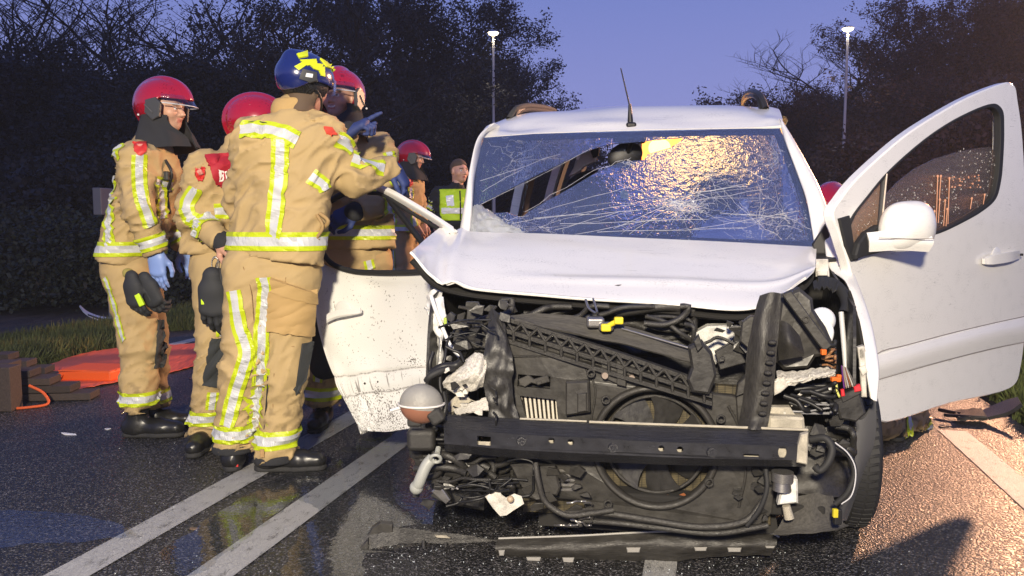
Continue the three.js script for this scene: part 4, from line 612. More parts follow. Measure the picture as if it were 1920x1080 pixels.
B('beam_end', slab(CF(-.02), [[834, 800], [863, 798], [863, 818], [850, 808], [838, 815]], .01), mat(.4, .26, .2, .7, { map: smudge }), 'rusty torn left beam end', beam);
// below the beam
B('side_duct', [slab(CF(-.12), [[955, 872], [1000, 870], [1036, 880], [1042, 920], [1010, 935], [975, 915]], .06, { bevel: .008 }), slab(CF(-.1), [[1004, 876], [1040, 874], [1050, 915], [1044, 930], [1020, 926]], .03, { bevel: .005 })], P1);
B('intercooler', [slab(CF(-.2), [[1044, 876], [1088, 878], [1090, 930], [1046, 925]], .03)], soot);
for (let k = 0; k < 5; k++) B('fin', slab(CF(-.17), [[1048 + k, 880 + k * 9], [1082, 880 + k * 9], [1080 - k * 2, 885 + k * 9], [1050, 885 + k * 9]], .02, { bevel: .001 }), steelM);
B('hose', tube([C(1004, 868, -.06), C(1010, 905, -.05), C(1022, 940, -.05), C(1060, 965, -.05), C(1110, 962, -.06), C(1150, 956, -.06)], .010, 40, 10), P1);
B('lower_hose', tube([C(1060, 962, -.09), C(1130, 962, -.08), C(1220, 975, -.07), C(1320, 988, -.07), C(1400, 975, -.08), C(1430, 940, -.1)], .011, 50, 10), P1);
B('lower_hose', tube([C(1080, 975, -.12), C(1150, 980, -.1), C(1240, 990, -.1), C(1340, 1000, -.1), C(1440, 985, -.12)], .010, 50, 10), P2);
B('lower_panel', [sheet([[C(1010, 890, -.3), C(1250, 940, -.3), C(1450, 940, -.3)], [C(1010, 985, -.26), C(1250, 1000, -.24), C(1460, 1000, -.26)]], 20, 8, .02)], soot);
B('washer_pump', [new THREE.CylinderGeometry(.034, .034, .03, 24).translate(...C(1467, 893, -.08).toArray()), new THREE.CylinderGeometry(.026, .03, .03, 20).translate(...C(1466, 910, -.08).toArray())], steelM);
B('white_canister', [slab(CF(-.09), [[1462, 928], [1478, 912], [1482, 896], [1496, 900], [1497, 944], [1458, 948]], .05, { bevel: .006 })], mat(.72, .72, .70, .5, { map: smudge }), 'white plastic canister below the beam');
B('canister_spout', [bar(C(1474, 948, -.1), C(1480, 972, -.1), .013, .016, 10)], cream);
B('hose', tube([C(1520, 824, -.1), C(1548, 822, -.08), C(1560, 840, -.07), C(1552, 868, -.06), C(1536, 882, -.06), C(1528, 874, -.06)], .012, 30, 10), rubber);
B('hose', tube([C(1560, 834, -.1), C(1590, 852, -.08), C(1602, 885, -.07), C(1588, 925, -.07), C(1566, 945, -.08)], .009, 30, 10), rubber);
B('hose', tube([C(1436, 880, -.08), C(1438, 915, -.07), C(1424, 955, -.07), C(1400, 985, -.08)], .008, 24, 8), rubber);
B('grey_wire', tube([C(1566, 830, -.05), C(1590, 850, -.05), C(1604, 880, -.05), C(1596, 930, -.05), C(1578, 945, -.06)], .0022, 30, 5), mat(.5, .5, .52, .4));
B('yellow_plug', [boxAt(C(1566, 962, -.07), .016, .028, .014, null, .003)], mat(.5, .42, .02, .5)); B('plug', [boxAt(C(1570, 968, -.08), .024, .05, .02, null, .004)], black);
B('arch_panel', [sheet([[C(1592, 780, -.42), C(1618, 786, -.42), C(1643, 750, -.44)], [C(1590, 850, -.42), C(1612, 850, -.42), C(1641, 820, -.46)], [C(1582, 925, -.44), C(1598, 920, -.44), C(1618, 895, -.48)], [C(1560, 985, -.46), C(1574, 980, -.46), C(1588, 975, -.5)]], 12, 20, .008)], mat(.085, .085, .088, .38, { bumpMap: scuffB, bumpScale: .0008 }), 'grey plastic wheel arch panel');
B('arch_panel', [sheet([[C(1510, 800, -.3), C(1560, 800, -.28), C(1600, 790, -.34)], [C(1500, 880, -.26), C(1550, 885, -.26), C(1596, 880, -.34)], [C(1486, 925, -.22), C(1540, 930, -.22), C(1590, 930, -.34)]], 14, 12, .01, (q, u, v) => { q.z += .02 * nz(u * 3, v * 3, 7); })], P1);
B('arch_panel', [sheet([[C(1496, 930, -.2), C(1530, 926, -.2), C(1562, 930, -.22)], [C(1462, 985, -.16), C(1520, 985, -.14), C(1580, 978, -.2)], [C(1450, 1000, -.14), C(1520, 1000, -.12), C(1592, 985, -.2)]], 16, 10, .006, (q, u, v) => { q.z += .012 * nz(u * 4, v * 3, 4); })], P3, 'dusty torn wheel arch liner');
B('engine_clutter', tangle(22, 1510, 1600, 770, 850, -.3, -.15, .006, .012, 26), P2);
B('grey_pipe', [tube([C(812, 858, -.03), C(800, 872, -.02), C(790, 894, -.01), C(784, 908, -.01), C(778, 914, -.02)], .020, 24, 12), new THREE.TorusGeometry(.017, .006, 8, 20).rotateX(.5).translate(...C(817, 860, -.012).toArray()), new THREE.SphereGeometry(.024, 16, 12).translate(...C(781, 914, -.015).toArray()), bar(C(820, 850, -.04), C(822, 840, -.06), .01, .01, 8)], mat(.30, .31, .29, .38), 'grey bent coolant pipe hanging under the tank');
B('torn_plate', [slab(CF(-.04), [[910, 930], [934, 918], [940, 928], [948, 934], [964, 926], [978, 930], [983, 944], [962, 958], [950, 966], [938, 968], [924, 952]], .004, { bevel: .001, curve: (p) => .02 * nz(p.x * 14, p.y * 14, 3) })], metalW, 'torn white metal plate dangling under the beam');
B('torn_plate_bolt', new THREE.SphereGeometry(.012, 10, 8).translate(...C(957, 936, -.02).toArray()), mat(.4, .3, .2, .5));
B('brake_part', [slab(CF(-.2), [[825, 870], [880, 862], [910, 905], [905, 960], [850, 950], [815, 920]], .08, { bevel: .015 }), slab(CF(-.1), [[806, 930], [826, 908], [836, 920], [846, 944], [830, 942]], .03)], P2);
B('brake_part', [slab(CF(-.08), [[808, 922], [824, 910], [844, 938], [836, 946]], .02)], steelM);
B('strut', [bar(C(800, 800, -.15), C(792, 850, -.2), .04, .05, 12), boxAt(C(792, 820, -.1), .1, .08, .1, null, .02)], P2);
B('engine_clutter', tangle(26, 776, 960, 842, 930, -.3, -.08, .006, .014, 26), P2);
B('engine_clutter', tangle(16, 770, 840, 775, 850, -.25, -.06, .006, .012, 16), black);
B('crumpled_foil', tangle(10, 1160 - 130, 1110, 940, 985, -.12, -.06, .003, .006, 10), steelM);

// loose torn bits among the wreckage
reseed(977);
const shards = (n, x0, x1, y0, y1, z0, z1, s0, s1, m, name) => { for (let k = 0; k < n; k++) { const x = rr(x0, x1), y = rr(y0, y1), s = rr(s0, s1), a = rr(0, 6.3), q = []; const c = 4 + Math.floor(rnd() * 3); for (let j = 0; j < c; j++) { const t = a + j / c * 6.283 + rr(-.3, .3); q.push([x + Math.cos(t) * s * rr(.5, 1.4), y + Math.sin(t) * s * rr(.35, .9)]); } B(name, slab(CF(rr(z0, z1)), q, rr(.004, .02), { bevel: .001, curve: (p) => .03 * nz(p.x * 9 + k, p.y * 9, k) }), m); } };
shards(22, 840, 960, 570, 700, -.3, -.1, 8, 22, P2, 'torn_plastic'); shards(16, 775, 900, 845, 950, -.2, -.06, 8, 20, P2, 'torn_plastic'); shards(9, 780, 915, 860, 945, -.12, -.05, 3, 8, steelM, 'torn_metal');
shards(14, 1460, 1590, 770, 850, -.24, -.12, 8, 20, P2, 'torn_plastic'); shards(8, 1470, 1570, 720, 775, -.18, -.12, 3, 8, metalW, 'torn_metal'); shards(12, 960, 1100, 880, 960, -.14, -.07, 8, 18, P1, 'torn_plastic'); shards(8, 825, 905, 665, 775, -.1, -.05, 4, 9, metalW, 'torn_metal'); shards(12, 1340, 1440, 600, 700, -.26, -.12, 8, 18, P2, 'torn_plastic'); shards(10, 1380, 1450, 880, 975, -.16, -.08, 7, 16, P2, 'torn_plastic');
B('wiring_loom', tangle(12, 820, 930, 600, 800, -.14, -.05, .0025, .005, 26), black); B('wiring_loom', tangle(10, 800, 1000, 860, 960, -.1, -.03, .0025, .005, 26), black);
// ───────── doors ─────────
{ // right front door, standing open, upper frame with quarter light and half-lowered window
  const h = at(1645, 790, 3.20), e = at(1905, 725, 3.88); const ex = e.clone().sub(h); ex.y = 0;
  const f = frame(V(h.x, .38, h.z), ex, UP);
  const out = [[1562, 398], [1580, 368], [1602, 340], [1650, 294], [1700, 252], [1760, 213], [1820, 180], [1878, 157], [1893, 154], [1903, 160], [1909, 190], [1916, 240], [1922, 330], [1926, 450], [1926, 560], [1921, 640], [1914, 690], [1907, 716], [1892, 730], [1780, 757], [1647, 790], [1640, 740], [1636, 660], [1622, 590], [1600, 530], [1588, 484], [1574, 440]];
  const win = [[1590, 474], [1584, 440], [1594, 410], [1625, 368], [1660, 326], [1706, 283], [1752, 247], [1800, 218], [1852, 196], [1868, 195], [1879, 206], [1882, 240], [1880, 300], [1876, 340], [1866, 374], [1842, 396], [1800, 420], [1760, 438], [1700, 452], [1650, 462], [1610, 478]];
  const sm = (q) => { const c = new THREE.CatmullRomCurve3(q.map(([x, y]) => V(x, y, 0)), true, 'centripetal').getPoints(q.length * 5); return c.slice(0, -1).map((p) => [p.x, p.y]); };
  const bulge = (p) => -.10 * smooth(.75, 1.55, p.y) ** 1.5 * 1.0 + .02 * Math.sin(Math.PI * cl(p.y / .7)) - .03 * smooth(.28, 0, p.y);
  const g = slab(f, sm(out, 0), .045, { holes: [sm(win)], bevel: .006 });
  // finer mesh so that the skin can curve
  const door = B('door', g, paintM, 'white right front door standing open');
  const P2d = (x, y, w) => { const q = f.uv(x, y); return f.pt(q.x, q.y, w); };
  const rim = (s) => win.map(([x, y]) => { const cx = 1745, cy = 335; return [cx + (x - cx) * s, cy + (y - cy) * s]; });
  B('window_seal', slab(f, sm(win), .03, { holes: [sm(rim(.945)).reverse()], w: .004, bevel: .003 }), rubber, null, door);
  B('division_bar', [bar(P2d(1664, 318, -.01), P2d(1652, 452, -.01), .011, .011, 6)], trimD, null, door);
  B('division_bar_edge', [bar(P2d(1661, 326, .004), P2d(1649, 448, .004), .0035, .0035, 6)], mat(.6, .5, .42, .4), null, door);
  const wet = tex(512, 512, (i, j) => .5 + .5 * nz(i / 7, j / 12, 1) * .6 + .4 * nz(i / 2.5, j / 4, 3), false, 3);
  B('quarter_light', slab(f, [[1592, 468], [1588, 438], [1600, 408], [1628, 372], [1658, 334], [1650, 440], [1612, 462]], .004, { w: -.015, bevel: 0 }), phys(.74, .58, .44, .4, { transmission: .86, thickness: 0, bumpMap: wet, bumpScale: .004 }), 'misted quarter light', door);
  const glass = B('window_glass', slab(f, [[1664, 368], [1690, 341], [1720, 317], [1760, 297], [1800, 285], [1840, 277], [1862, 275], [1871, 282], [1876, 340], [1864, 374], [1800, 424], [1740, 444], [1656, 460]], .004, { w: -.015, bevel: 0 }), phys(.62, .52, .44, .14, { transmission: .93, thickness: 0, bumpMap: wet, bumpScale: .003 }), 'half lowered wet window', door);
  reseed(818); const drops = [], runs = [];
  for (let k = 0; k < 420; k++) { const x = rr(1668, 1872), y = rr(278, 440); if (y < 368 - (x - 1664) * .48 + 4 && x < 1800 || y > 470 - (x - 1656) * .44) continue; const r = rr(.0010, .0028); drops.push(new THREE.SphereGeometry(r, 5, 4).scale(1, rr(1, 1.8), .6).translate(...P2d(x, y, -.013).toArray())); }
  for (let k = 0; k < 160; k++) { const x = rr(1594, 1650), y = rr(345, 462); if (y < 470 - (x - 1588) * 1.8) continue; drops.push(new THREE.SphereGeometry(rr(.001, .002), 5, 4).scale(1, 1.3, .6).translate(...P2d(x, y, -.013).toArray())); }
  for (const [x, y0, y1] of [[1764, 330, 420], [1770, 330, 372], [1786, 334, 420], [1778, 376, 424], [1768, 374, 418], [1782, 392, 428], [1758, 396, 424], [1852, 365, 385], [1828, 372, 392]]) { runs.push(bar(P2d(x, y0, -.013), P2d(x - 3, y1, -.013), .0022, .0016, 5), new THREE.SphereGeometry(.005, 8, 6).scale(1, 1.2, .5).translate(...P2d(x, y0, -.013).toArray())); }
  for (let k = 0; k < 26; k++) runs.push(new THREE.SphereGeometry(rr(.002, .005), 6, 5).scale(1, 1, .5).translate(...P2d(rr(1790, 1850), rr(328, 352), -.013).toArray()));
  B('water_drop', drops, phys(.9, .88, .85, .08, { transmission: .7, thickness: 0 }), null, glass).userData.kind = 'stuff';
  B('runnel', runs, mat(.62, .30, .18, .5), 'reddish runs of liquid on the glass', glass);
  // raised rub strip between two creases
  const rub = sheet([[[1640, 668, .004], [1690, 652, .006], [1780, 628, .006], [1860, 608, .006], [1926, 594, .004]], [[1641, 690, .012], [1690, 674, .014], [1780, 648, .014], [1860, 628, .014], [1925, 617, .012]], [[1642, 711, .004], [1690, 696, .006], [1780, 672, .006], [1860, 652, .006], [1922, 639, .004]]].map((r) => r.map(([x, y, w]) => P2d(x, y, w))), 30, 10, .006);
  B('rub_strip', rub, paintM, null, door);
  B('door_gap', [tube([[1638, 667], [1655, 657], [1690, 649], [1780, 625], [1860, 606], [1925, 592]].map(([x, y]) => P2d(x, y, .002)), .0022, 24, 5), tube([[1642, 713], [1690, 699], [1780, 674], [1860, 654], [1922, 641]].map(([x, y]) => P2d(x, y, .002)), .0018, 24, 5)], trimG, null, door);
  const hd = B('handle', [sheet([[P2d(1838, 485, .02), P2d(1850, 478, .034), P2d(1880, 472, .036), P2d(1904, 470, .02)], [P2d(1838, 495, .02), P2d(1850, 495, .034), P2d(1880, 490, .036), P2d(1905, 484, .02)]], 14, 6, .014)], paintM, null, door);
  B('handle_cup', new THREE.SphereGeometry(.046, 24, 16).scale(1, 1, .08).applyMatrix4(f.M.clone().setPosition(P2d(1867, 482, .002))), paintDull, null, hd);
  B('lock', new THREE.CylinderGeometry(.006, .006, .01, 10).rotateX(Math.PI / 2).applyMatrix4(f.M.clone().setPosition(P2d(1903, 477, .03))), black, null, hd);
  // mirror
  const mb = B('mirror_base', [slab(f, [[1592, 478], [1598, 456], [1612, 436], [1634, 422], [1652, 420], [1660, 440], [1650, 470], [1610, 480], [1594, 486]], .03, { w: .03, bevel: .006 }), slab(f, [[1570, 410], [1590, 404], [1600, 470], [1606, 488], [1594, 490], [1582, 460]], .02, { w: .01, bevel: .004 })], rubber, null, door);
  B('mirror_arm', sheet([[P2d(1612, 436, .03), P2d(1640, 430, .10), P2d(1668, 432, .16)], [P2d(1612, 452, .04), P2d(1640, 450, .12), P2d(1668, 452, .18)], [P2d(1616, 472, .03), P2d(1640, 468, .10), P2d(1668, 470, .16)]], 12, 10, .03), paintM, null, door);
  const n = f.n, q = new THREE.Quaternion().setFromRotationMatrix(new THREE.Matrix4().makeBasis(V(1, 0, 0), UP, V(0, 0, 1)));
  const mc = at(1701, 424, 3.12), k = 3.12 / F, sh = new THREE.SphereGeometry(1, 48, 32);
  warp(sh, (p) => { const e = .62; const s = (v) => Math.sign(v) * Math.abs(v) ** e; const l = Math.max(Math.abs(p.x) ** 3 + Math.abs(p.y) ** 3, 1e-9) ** (1 / 3), m = Math.hypot(p.x, p.y); const t = m > 1e-6 ? m / l : 1; p.x *= t * 57 * k * (p.y > 0 ? 1 - .16 * p.y : 1); p.y *= t * 47 * k; p.z *= .075; p.y += p.x * .06; });
  sh.applyQuaternion(new THREE.Quaternion().setFromAxisAngle(UP, .25)).translate(mc.x, mc.y, mc.z);
  const mir = B('mirror_shell', sh, paintM, 'white door mirror', door);
  B('mirror_seam', tube([[1648, 446], [1680, 447], [1715, 448], [1752, 447]].map(([x, y]) => at(x, y, 3.045)), .0016, 14, 5), trimG, null, mir);
  B('inner_panel', slab(f, [[1600, 500], [1700, 470], [1800, 440], [1900, 400], [1915, 600], [1900, 715], [1655, 775], [1640, 680]], .02, { w: -.05 }), trimD, null, door);
}
{ // left front door, bent, dirty, hanging open
  const hz = 3.5, W = 1024, H = 1024;
  const L = [ // rows from sill of the window down; columns from the handle end to the hinge end
    [[588, 470, 4.18], [606, 494, 4.14], [640, 507, 4.06], [700, 515, 3.92], [760, 516, 3.74], [815, 512, 3.56]],
    [[590, 535, 4.10], [612, 540, 4.06], [645, 545, 4.0], [700, 548, 3.88], [760, 545, 3.72], [806, 540, 3.58]],
    [[594, 600, 4.02], [612, 605, 3.99], [650, 608, 3.94], [705, 610, 3.84], [765, 606, 3.70], [806, 600, 3.58]],
    [[608, 660, 3.96], [628, 664, 3.93], [665, 664, 3.88], [715, 664, 3.80], [770, 658, 3.68], [818, 650, 3.57]],
    [[626, 706, 3.90], [645, 706, 3.88], [675, 702, 3.84], [722, 696, 3.77], [775, 690, 3.66], [826, 684, 3.56]],
    [[642, 742, 3.86], [658, 742, 3.84], [685, 738, 3.81], [730, 732, 3.74], [780, 724, 3.64], [815, 716, 3.57]],
    [[664, 786, 3.80], [676, 785, 3.79], [700, 782, 3.76], [735, 778, 3.70], [772, 772, 3.62], [800, 762, 3.57]],
    [[680, 806, 3.77], [688, 808, 3.76], [708, 810, 3.74], [735, 808, 3.69], [765, 804, 3.62], [790, 795, 3.57]]].map((r) => r.map((q) => at(...q)));
  const dirt = tex(W, H, (i, j) => { // spatter of mud, thickest low down, with outline and grain of its own
    const u = i / W, v = j / H; let k = 0;
    const s = nz(u * 90, v * 70, 1) + .6 * nz(u * 190, v * 150, 4) + .5 * nz(u * 14, v * 10, 7);
    if (v > .70) k = smooth(.16 - .40 * (v - .70), .52, s); else k = smooth(.62, .8, s) * .8;
    const e = ((u - .83) / .15) ** 2 + ((v - .50) / .10) ** 2; k = Math.max(k, smooth(.12 + .7 * e, .3 + .7 * e, s - .05));
    const runs = smooth(.28, .5, nz(u * 55, v * 4, 9)) * (v > .58 && v < .70 ? .75 : 0); k = Math.max(k, runs * smooth(.57, .62, v));
    const seam = Math.exp(-(((v - .575 - .01 * nz(u * 12, 3, 3)) / .006) ** 2)) + Math.exp(-(((v - .715 - .01 * nz(u * 12, 7, 3)) / .006) ** 2)); k = Math.max(k, cl(seam) * (.6 + .5 * nz(u * 60, 3, 1)));
    k = cl(k) * .93; return [lerp(.74, .07, k), lerp(.735, .058, k), lerp(.70, .045, k)];
  }, true);
  dirt.wrapS = dirt.wrapT = THREE.ClampToEdgeWrapping;
  const dm = mat(1, 1, 1, .42, { map: dirt });
  const skin = sheet(L, 60, 80, .03, (p, u, v) => { const b = .030 * Math.exp(-(((u - .62) / .22) ** 2) - (((v - .13) / .07) ** 2)) + .014 * nz(u * 4, v * 6, 2) * smooth(0, .1, v) + .012 * Math.exp(-(((v - .575) / .012) ** 2)) - .012 * (v > .58 && v < .71 ? Math.sin((v - .58) / .13 * 3.14) : 0); p.z -= b; p.y += .006 * nz(u * 5, v * 5, 6); });
  const door = B('door', skin, dm, 'dirty bent left front door hanging open');
  B('window_sill', tube([[598, 455, 4.14], [606, 474, 4.13], [622, 494, 4.08], [660, 508, 4.0], [700, 511, 3.9], [760, 511, 3.72], [812, 508, 3.55]].map((q) => at(...q)), .014, 40, 8), rubber, null, door);
  const fr = [[705, 352, 4.0], [735, 364, 3.9], [770, 384, 3.8], [810, 408, 3.68], [850, 434, 3.56]];
  B('window_frame', sheet([fr.map(([x, y, d]) => at(x, y - 9, d)), fr.map(([x, y, d]) => at(x + 2, y, d - .03)), fr.map(([x, y, d]) => at(x, y + 8, d))], 30, 8, .02), paintM, 'white upper frame of the left door', door);
  B('window_seal', tube([[690, 362, 4.02], [715, 364, 3.96], [760, 392, 3.82], [815, 425, 3.68], [850, 446, 3.56]].map((q) => at(...q)), .010, 30, 6), rubber, null, door);
  B('division_bar', [bar(at(728, 372, 3.92), at(792, 456, 3.7), .014, .014, 8), bar(at(735, 374, 3.9), at(797, 455, 3.69), .004, .004, 6)], black, null, door);
  B('window_frame', tube([[596, 452, 4.14], [590, 420, 4.14], [600, 395, 4.12], [640, 365, 4.08], [700, 350, 4.0]].map((q) => at(...q)), .016, 20, 8), rubber, null, door);
  const hn = [[612, 593, 3.95], [630, 586, 3.93], [655, 583, 3.9], [675, 581, 3.88]];
  const hd = B('handle', sheet([hn.map(([x, y, d]) => at(x, y - 4, d - .02)), hn.map(([x, y, d]) => at(x, y + 6, d - .035)), hn.map(([x, y, d]) => at(x, y + 13 - (x - 612) * .08, d - .02))], 14, 6, .02), paintDull, null, door);
  B('handle_cup', new THREE.SphereGeometry(.055, 24, 16).scale(1, 1, .12).applyQuaternion(new THREE.Quaternion().setFromAxisAngle(UP, -.45)).translate(...at(644, 584, 3.965).toArray()), paintDull, null, hd);
  B('hole_plug', [[684, 719, 3.82], [709, 716, 3.79]].map((q) => new THREE.SphereGeometry(.006, 8, 6).translate(...at(q[0], q[1], q[2] - .012).toArray())), black, null, door);
}
// ───────── broken pieces of the nose on the road ─────────
{ const z = -2.72, f = frame(V(0, 0, z), V(.995, 0, .10), UP);
  const s = thing('bumper_strip', onGround(1190, 1050), 'long dark grey broken bumper strip lying on the road under the nose', 'car debris');
  const body = part('strip', [sheet([[[932, 1013], [1080, 1008], [1240, 1000], [1350, 999], [1456, 1005]], [[930, 1024], [1080, 1024], [1240, 1018], [1350, 1018], [1454, 1016]], [[936, 1048], [1080, 1056], [1240, 1056], [1350, 1046], [1446, 1043]]].map((r, i) => r.map(([x, y]) => { const q = f.uv(x, y); return f.pt(q.x, q.y, [-.02, .02, -.01][i]); })), 60, 12, .008, (p, u, v) => { p.z += .008 * nz(u * 14, v * 3, 3); p.y += .004 * nz(u * 20, v * 2, 5); })], P1, s);
  part('strip_edge', tube([[934, 1012], [1080, 1007], [1240, 999], [1350, 998], [1456, 1004], [1462, 1010]].map(([x, y]) => { const q = f.uv(x, y); return f.pt(q.x, q.y, -.012); }), .004, 40, 5), mat(.32, .31, .29, .5), s);
  for (const q of [[988, 1040, 27, 9], [1055, 1041, 22, 9], [1174, 1022, 26, 9], [1300, 1021, 24, 7], [1362, 1022, 26, 8], [936, 1027, 12, 10], [1432, 1019, 18, 4]]) part('tab', slab(f, [[q[0], q[1]], [q[0] + q[2], q[1]], [q[0] + q[2] - 2, q[1] + q[3]], [q[0] + 2, q[1] + q[3]]], .012, { w: .026 }), mat(.26, .25, .23, .6), s);
}
{ const f = frame(V(0, 0, -2.86), V(.995, 0, -.05), UP), q = (x, y, w) => { const u = f.uv(x, y); return f.pt(u.x, u.y, w); };
  const s = thing('grille_piece', onGround(800, 1035), 'broken black grille piece lying left of the grey bumper strip', 'car debris');
  part('grille_rail', [sheet([[q(682, 1000, .03), q(735, 985, .02), q(800, 995, 0), q(870, 1003, 0), q(932, 1012, 0)], [q(680, 1022, .06), q(735, 1012, .05), q(800, 1014, .02), q(870, 1022, .02), q(932, 1028, .02)]], 24, 5, .01, (p, u, v) => { p.y += .006 * nz(u * 14, v * 4, 2); }), sheet([[q(680, 1014, .08), q(740, 1018, .08), q(800, 1024, .08), q(870, 1032, .08), q(932, 1036, .08)], [q(682, 1036, .09), q(740, 1030, .09), q(800, 1038, .09), q(870, 1050, .09), q(932, 1054, .09)]], 24, 5, .01), bar(q(795, 1008, .03), q(798, 1034, .08), .008, .008, 6), bar(q(836, 1012, .03), q(838, 1040, .08), .007, .007, 6), bar(q(890, 1016, .03), q(892, 1046, .08), .007, .007, 6)], P2, s);
  part('torn_corner', [slab(f, [[686, 1006], [700, 984], [714, 974], [738, 978], [738, 992], [720, 996], [704, 1016]], .03, { w: .03 }), slab(f, [[678, 1036], [676, 1018], [694, 1000], [696, 1030]], .04, { w: .06 })], P1, s);
  part('clip', [slab(f, [[815, 998], [838, 999], [846, 1004], [820, 1003]], .012, { w: .03 })], cream, s);
}
// ───────── small things on the road and verge ─────────
const scrap = (name, px, py, w, h, col, label, cat, rough = .6) => { reseed(px * 7 + py); const p = onGround(px, py, .006), pts = [], n = 9; for (let k = 0; k < n; k++) { const a = k / n * 6.283; pts.push(new THREE.Vector2(Math.cos(a) * w * rr(.7, 1.1), Math.sin(a) * h * rr(.6, 1.1))); } const f = frame(p, V(1, 0, .2), V(0, .12, -1)); solo(name, slab(f, pts, .008, { bevel: .002, curve: (q) => .01 * nz(q.x * 20, q.y * 20, 3) }), mat(...col, rough), label, cat, 'scraps strewn over the road'); };
scrap('plastic_shard', 128, 813, .05, .014, [.6, .6, .62], 'pale thin shard lying on the dark road left of the walking firefighter\'s boot', 'shard');
scrap('plastic_shard', 202, 803, .018, .014, [.5, .5, .52], 'small pale chip beside the walking firefighter\'s boot', 'shard');
scrap('rubber_disc', 658, 842, .05, .045, [.02, .02, .02], 'black torn rubber piece on the road between blue-helmet firefighter and door', 'debris');
scrap('plastic_shard', 364, 710, .05, .03, [.10, .06, .04], 'dark brown scrap at the edge of the orange sheet', 'shard');
scrap('dead_leaf', 363, 989, .02, .012, [.12, .08, .05], 'small brown leaf on the wet road between the white lines', 'leaf');
scrap('plastic_shard', 1770, 800, .03, .012, [.01, .01, .01], 'small black chip at the end of the right edge stripe', 'shard');
scrap('plastic_shard', 120, 632, .05, .05, [.5, .5, .52], 'small white scrap in the mud left of the orange sheet', 'shard');
scrap('plastic_shard', 515, 938, .03, .006, [.02, .02, .02], 'thin black splinter lying on the right centre line', 'shard');
{ // torn-off mirror and trim on the right
  const s = thing('mirror_debris', onGround(1850, 785), 'torn-off black mirror and trim lying on the road under the open right door', 'car debris');
  part('cover', sheet([[at(1838, 770, 4.68), at(1880, 752, 4.63), at(1908, 744, 4.58)], [at(1852, 782, 4.53), at(1890, 772, 4.48), at(1914, 756, 4.48)]], 8, 6, .02), P2, s);
  part('inner_frame', [sheet([[at(1790, 770, 4.68), at(1840, 764, 4.68)], [at(1796, 783, 4.53), at(1850, 782, 4.53)]], 8, 5, .02, (p, u, v) => { p.y += .015 * nz(u * 9, v * 5, 2); }), bar(at(1760, 768, 4.73), at(1800, 776, 4.63), .012, .012, 6), bar(at(1770, 778, 4.58), at(1850, 783, 4.52), .01, .01, 6)], P3, s);
}
{ const p = onGround(180, 600), s = thing('white_trim_strip', p, 'curved white torn bumper trim lying in the mud at the left', 'car debris');
  part('strip', sheet([[at(150, 572, 9.3), at(165, 584, 9.2), at(190, 593, 9.1), at(222, 596, 9.1)], [at(156, 582, 9.15), at(170, 592, 9.05), at(192, 600, 9.0), at(222, 602, 9.0)]], 16, 4, .02), mat(.5, .5, .52, .5), s);
  part('strip_slot', tube([at(165, 590, 9.02), at(190, 598, 8.97), at(218, 600, 8.96)], .008, 12, 5), black, s); }
{ // orange sheet with a bag on it
  const Q = (x, y, h) => onGround(x, y, h), s = thing('salvage_sheet', onGround(230, 690), 'orange tool sheet spread on the road behind the walking firefighter', 'sheet');
  part('sheet', sheet([[[78, 690], [150, 665], [240, 650], [320, 647], [388, 642]], [[95, 702], [160, 685], [240, 672], [320, 664], [386, 652]], [[118, 718], [175, 705], [240, 694], [320, 682], [384, 664]], [[135, 732], [190, 722], [240, 712], [320, 698], [372, 684]]].map((r, j) => r.map(([x, y]) => Q(x, y, .012))), 70, 40, .003, (p, u, v) => { p.y += .016 * Math.abs(fbm(u * 9, v * 6, 2)) + .01 * Math.abs(nz(u * 22, v * 12, 5)); }), mat(.72, .125, .05, .6), s); }
{ const c = onGround(172, 716), s = thing('tool_bag', c, 'bright orange low tray bag lying on the orange sheet', 'bag'), q = new THREE.Quaternion().setFromAxisAngle(UP, -.12), m = mat(.78, .11, .012, .55);
  part('tray', [boxAt(V(c.x - .02, .05, c.z - .12), .42, .085, .3, q, .02)], m, s);
  part('flap', sheet([[V(c.x - .36, .03, c.z), V(c.x - .2, .075, c.z - .03)], [V(c.x - .38, .03, c.z + .04), V(c.x - .2, .04, c.z + .06)]], 8, 5, .006, (p, u, v) => { p.y += .012 * nz(u * 6, v * 4, 4); }), m, s);
  part('seam', [tube([V(c.x - .22, .09, c.z + .04), V(c.x + .18, .088, c.z - .01)], .005, 8, 5)], m, s); }
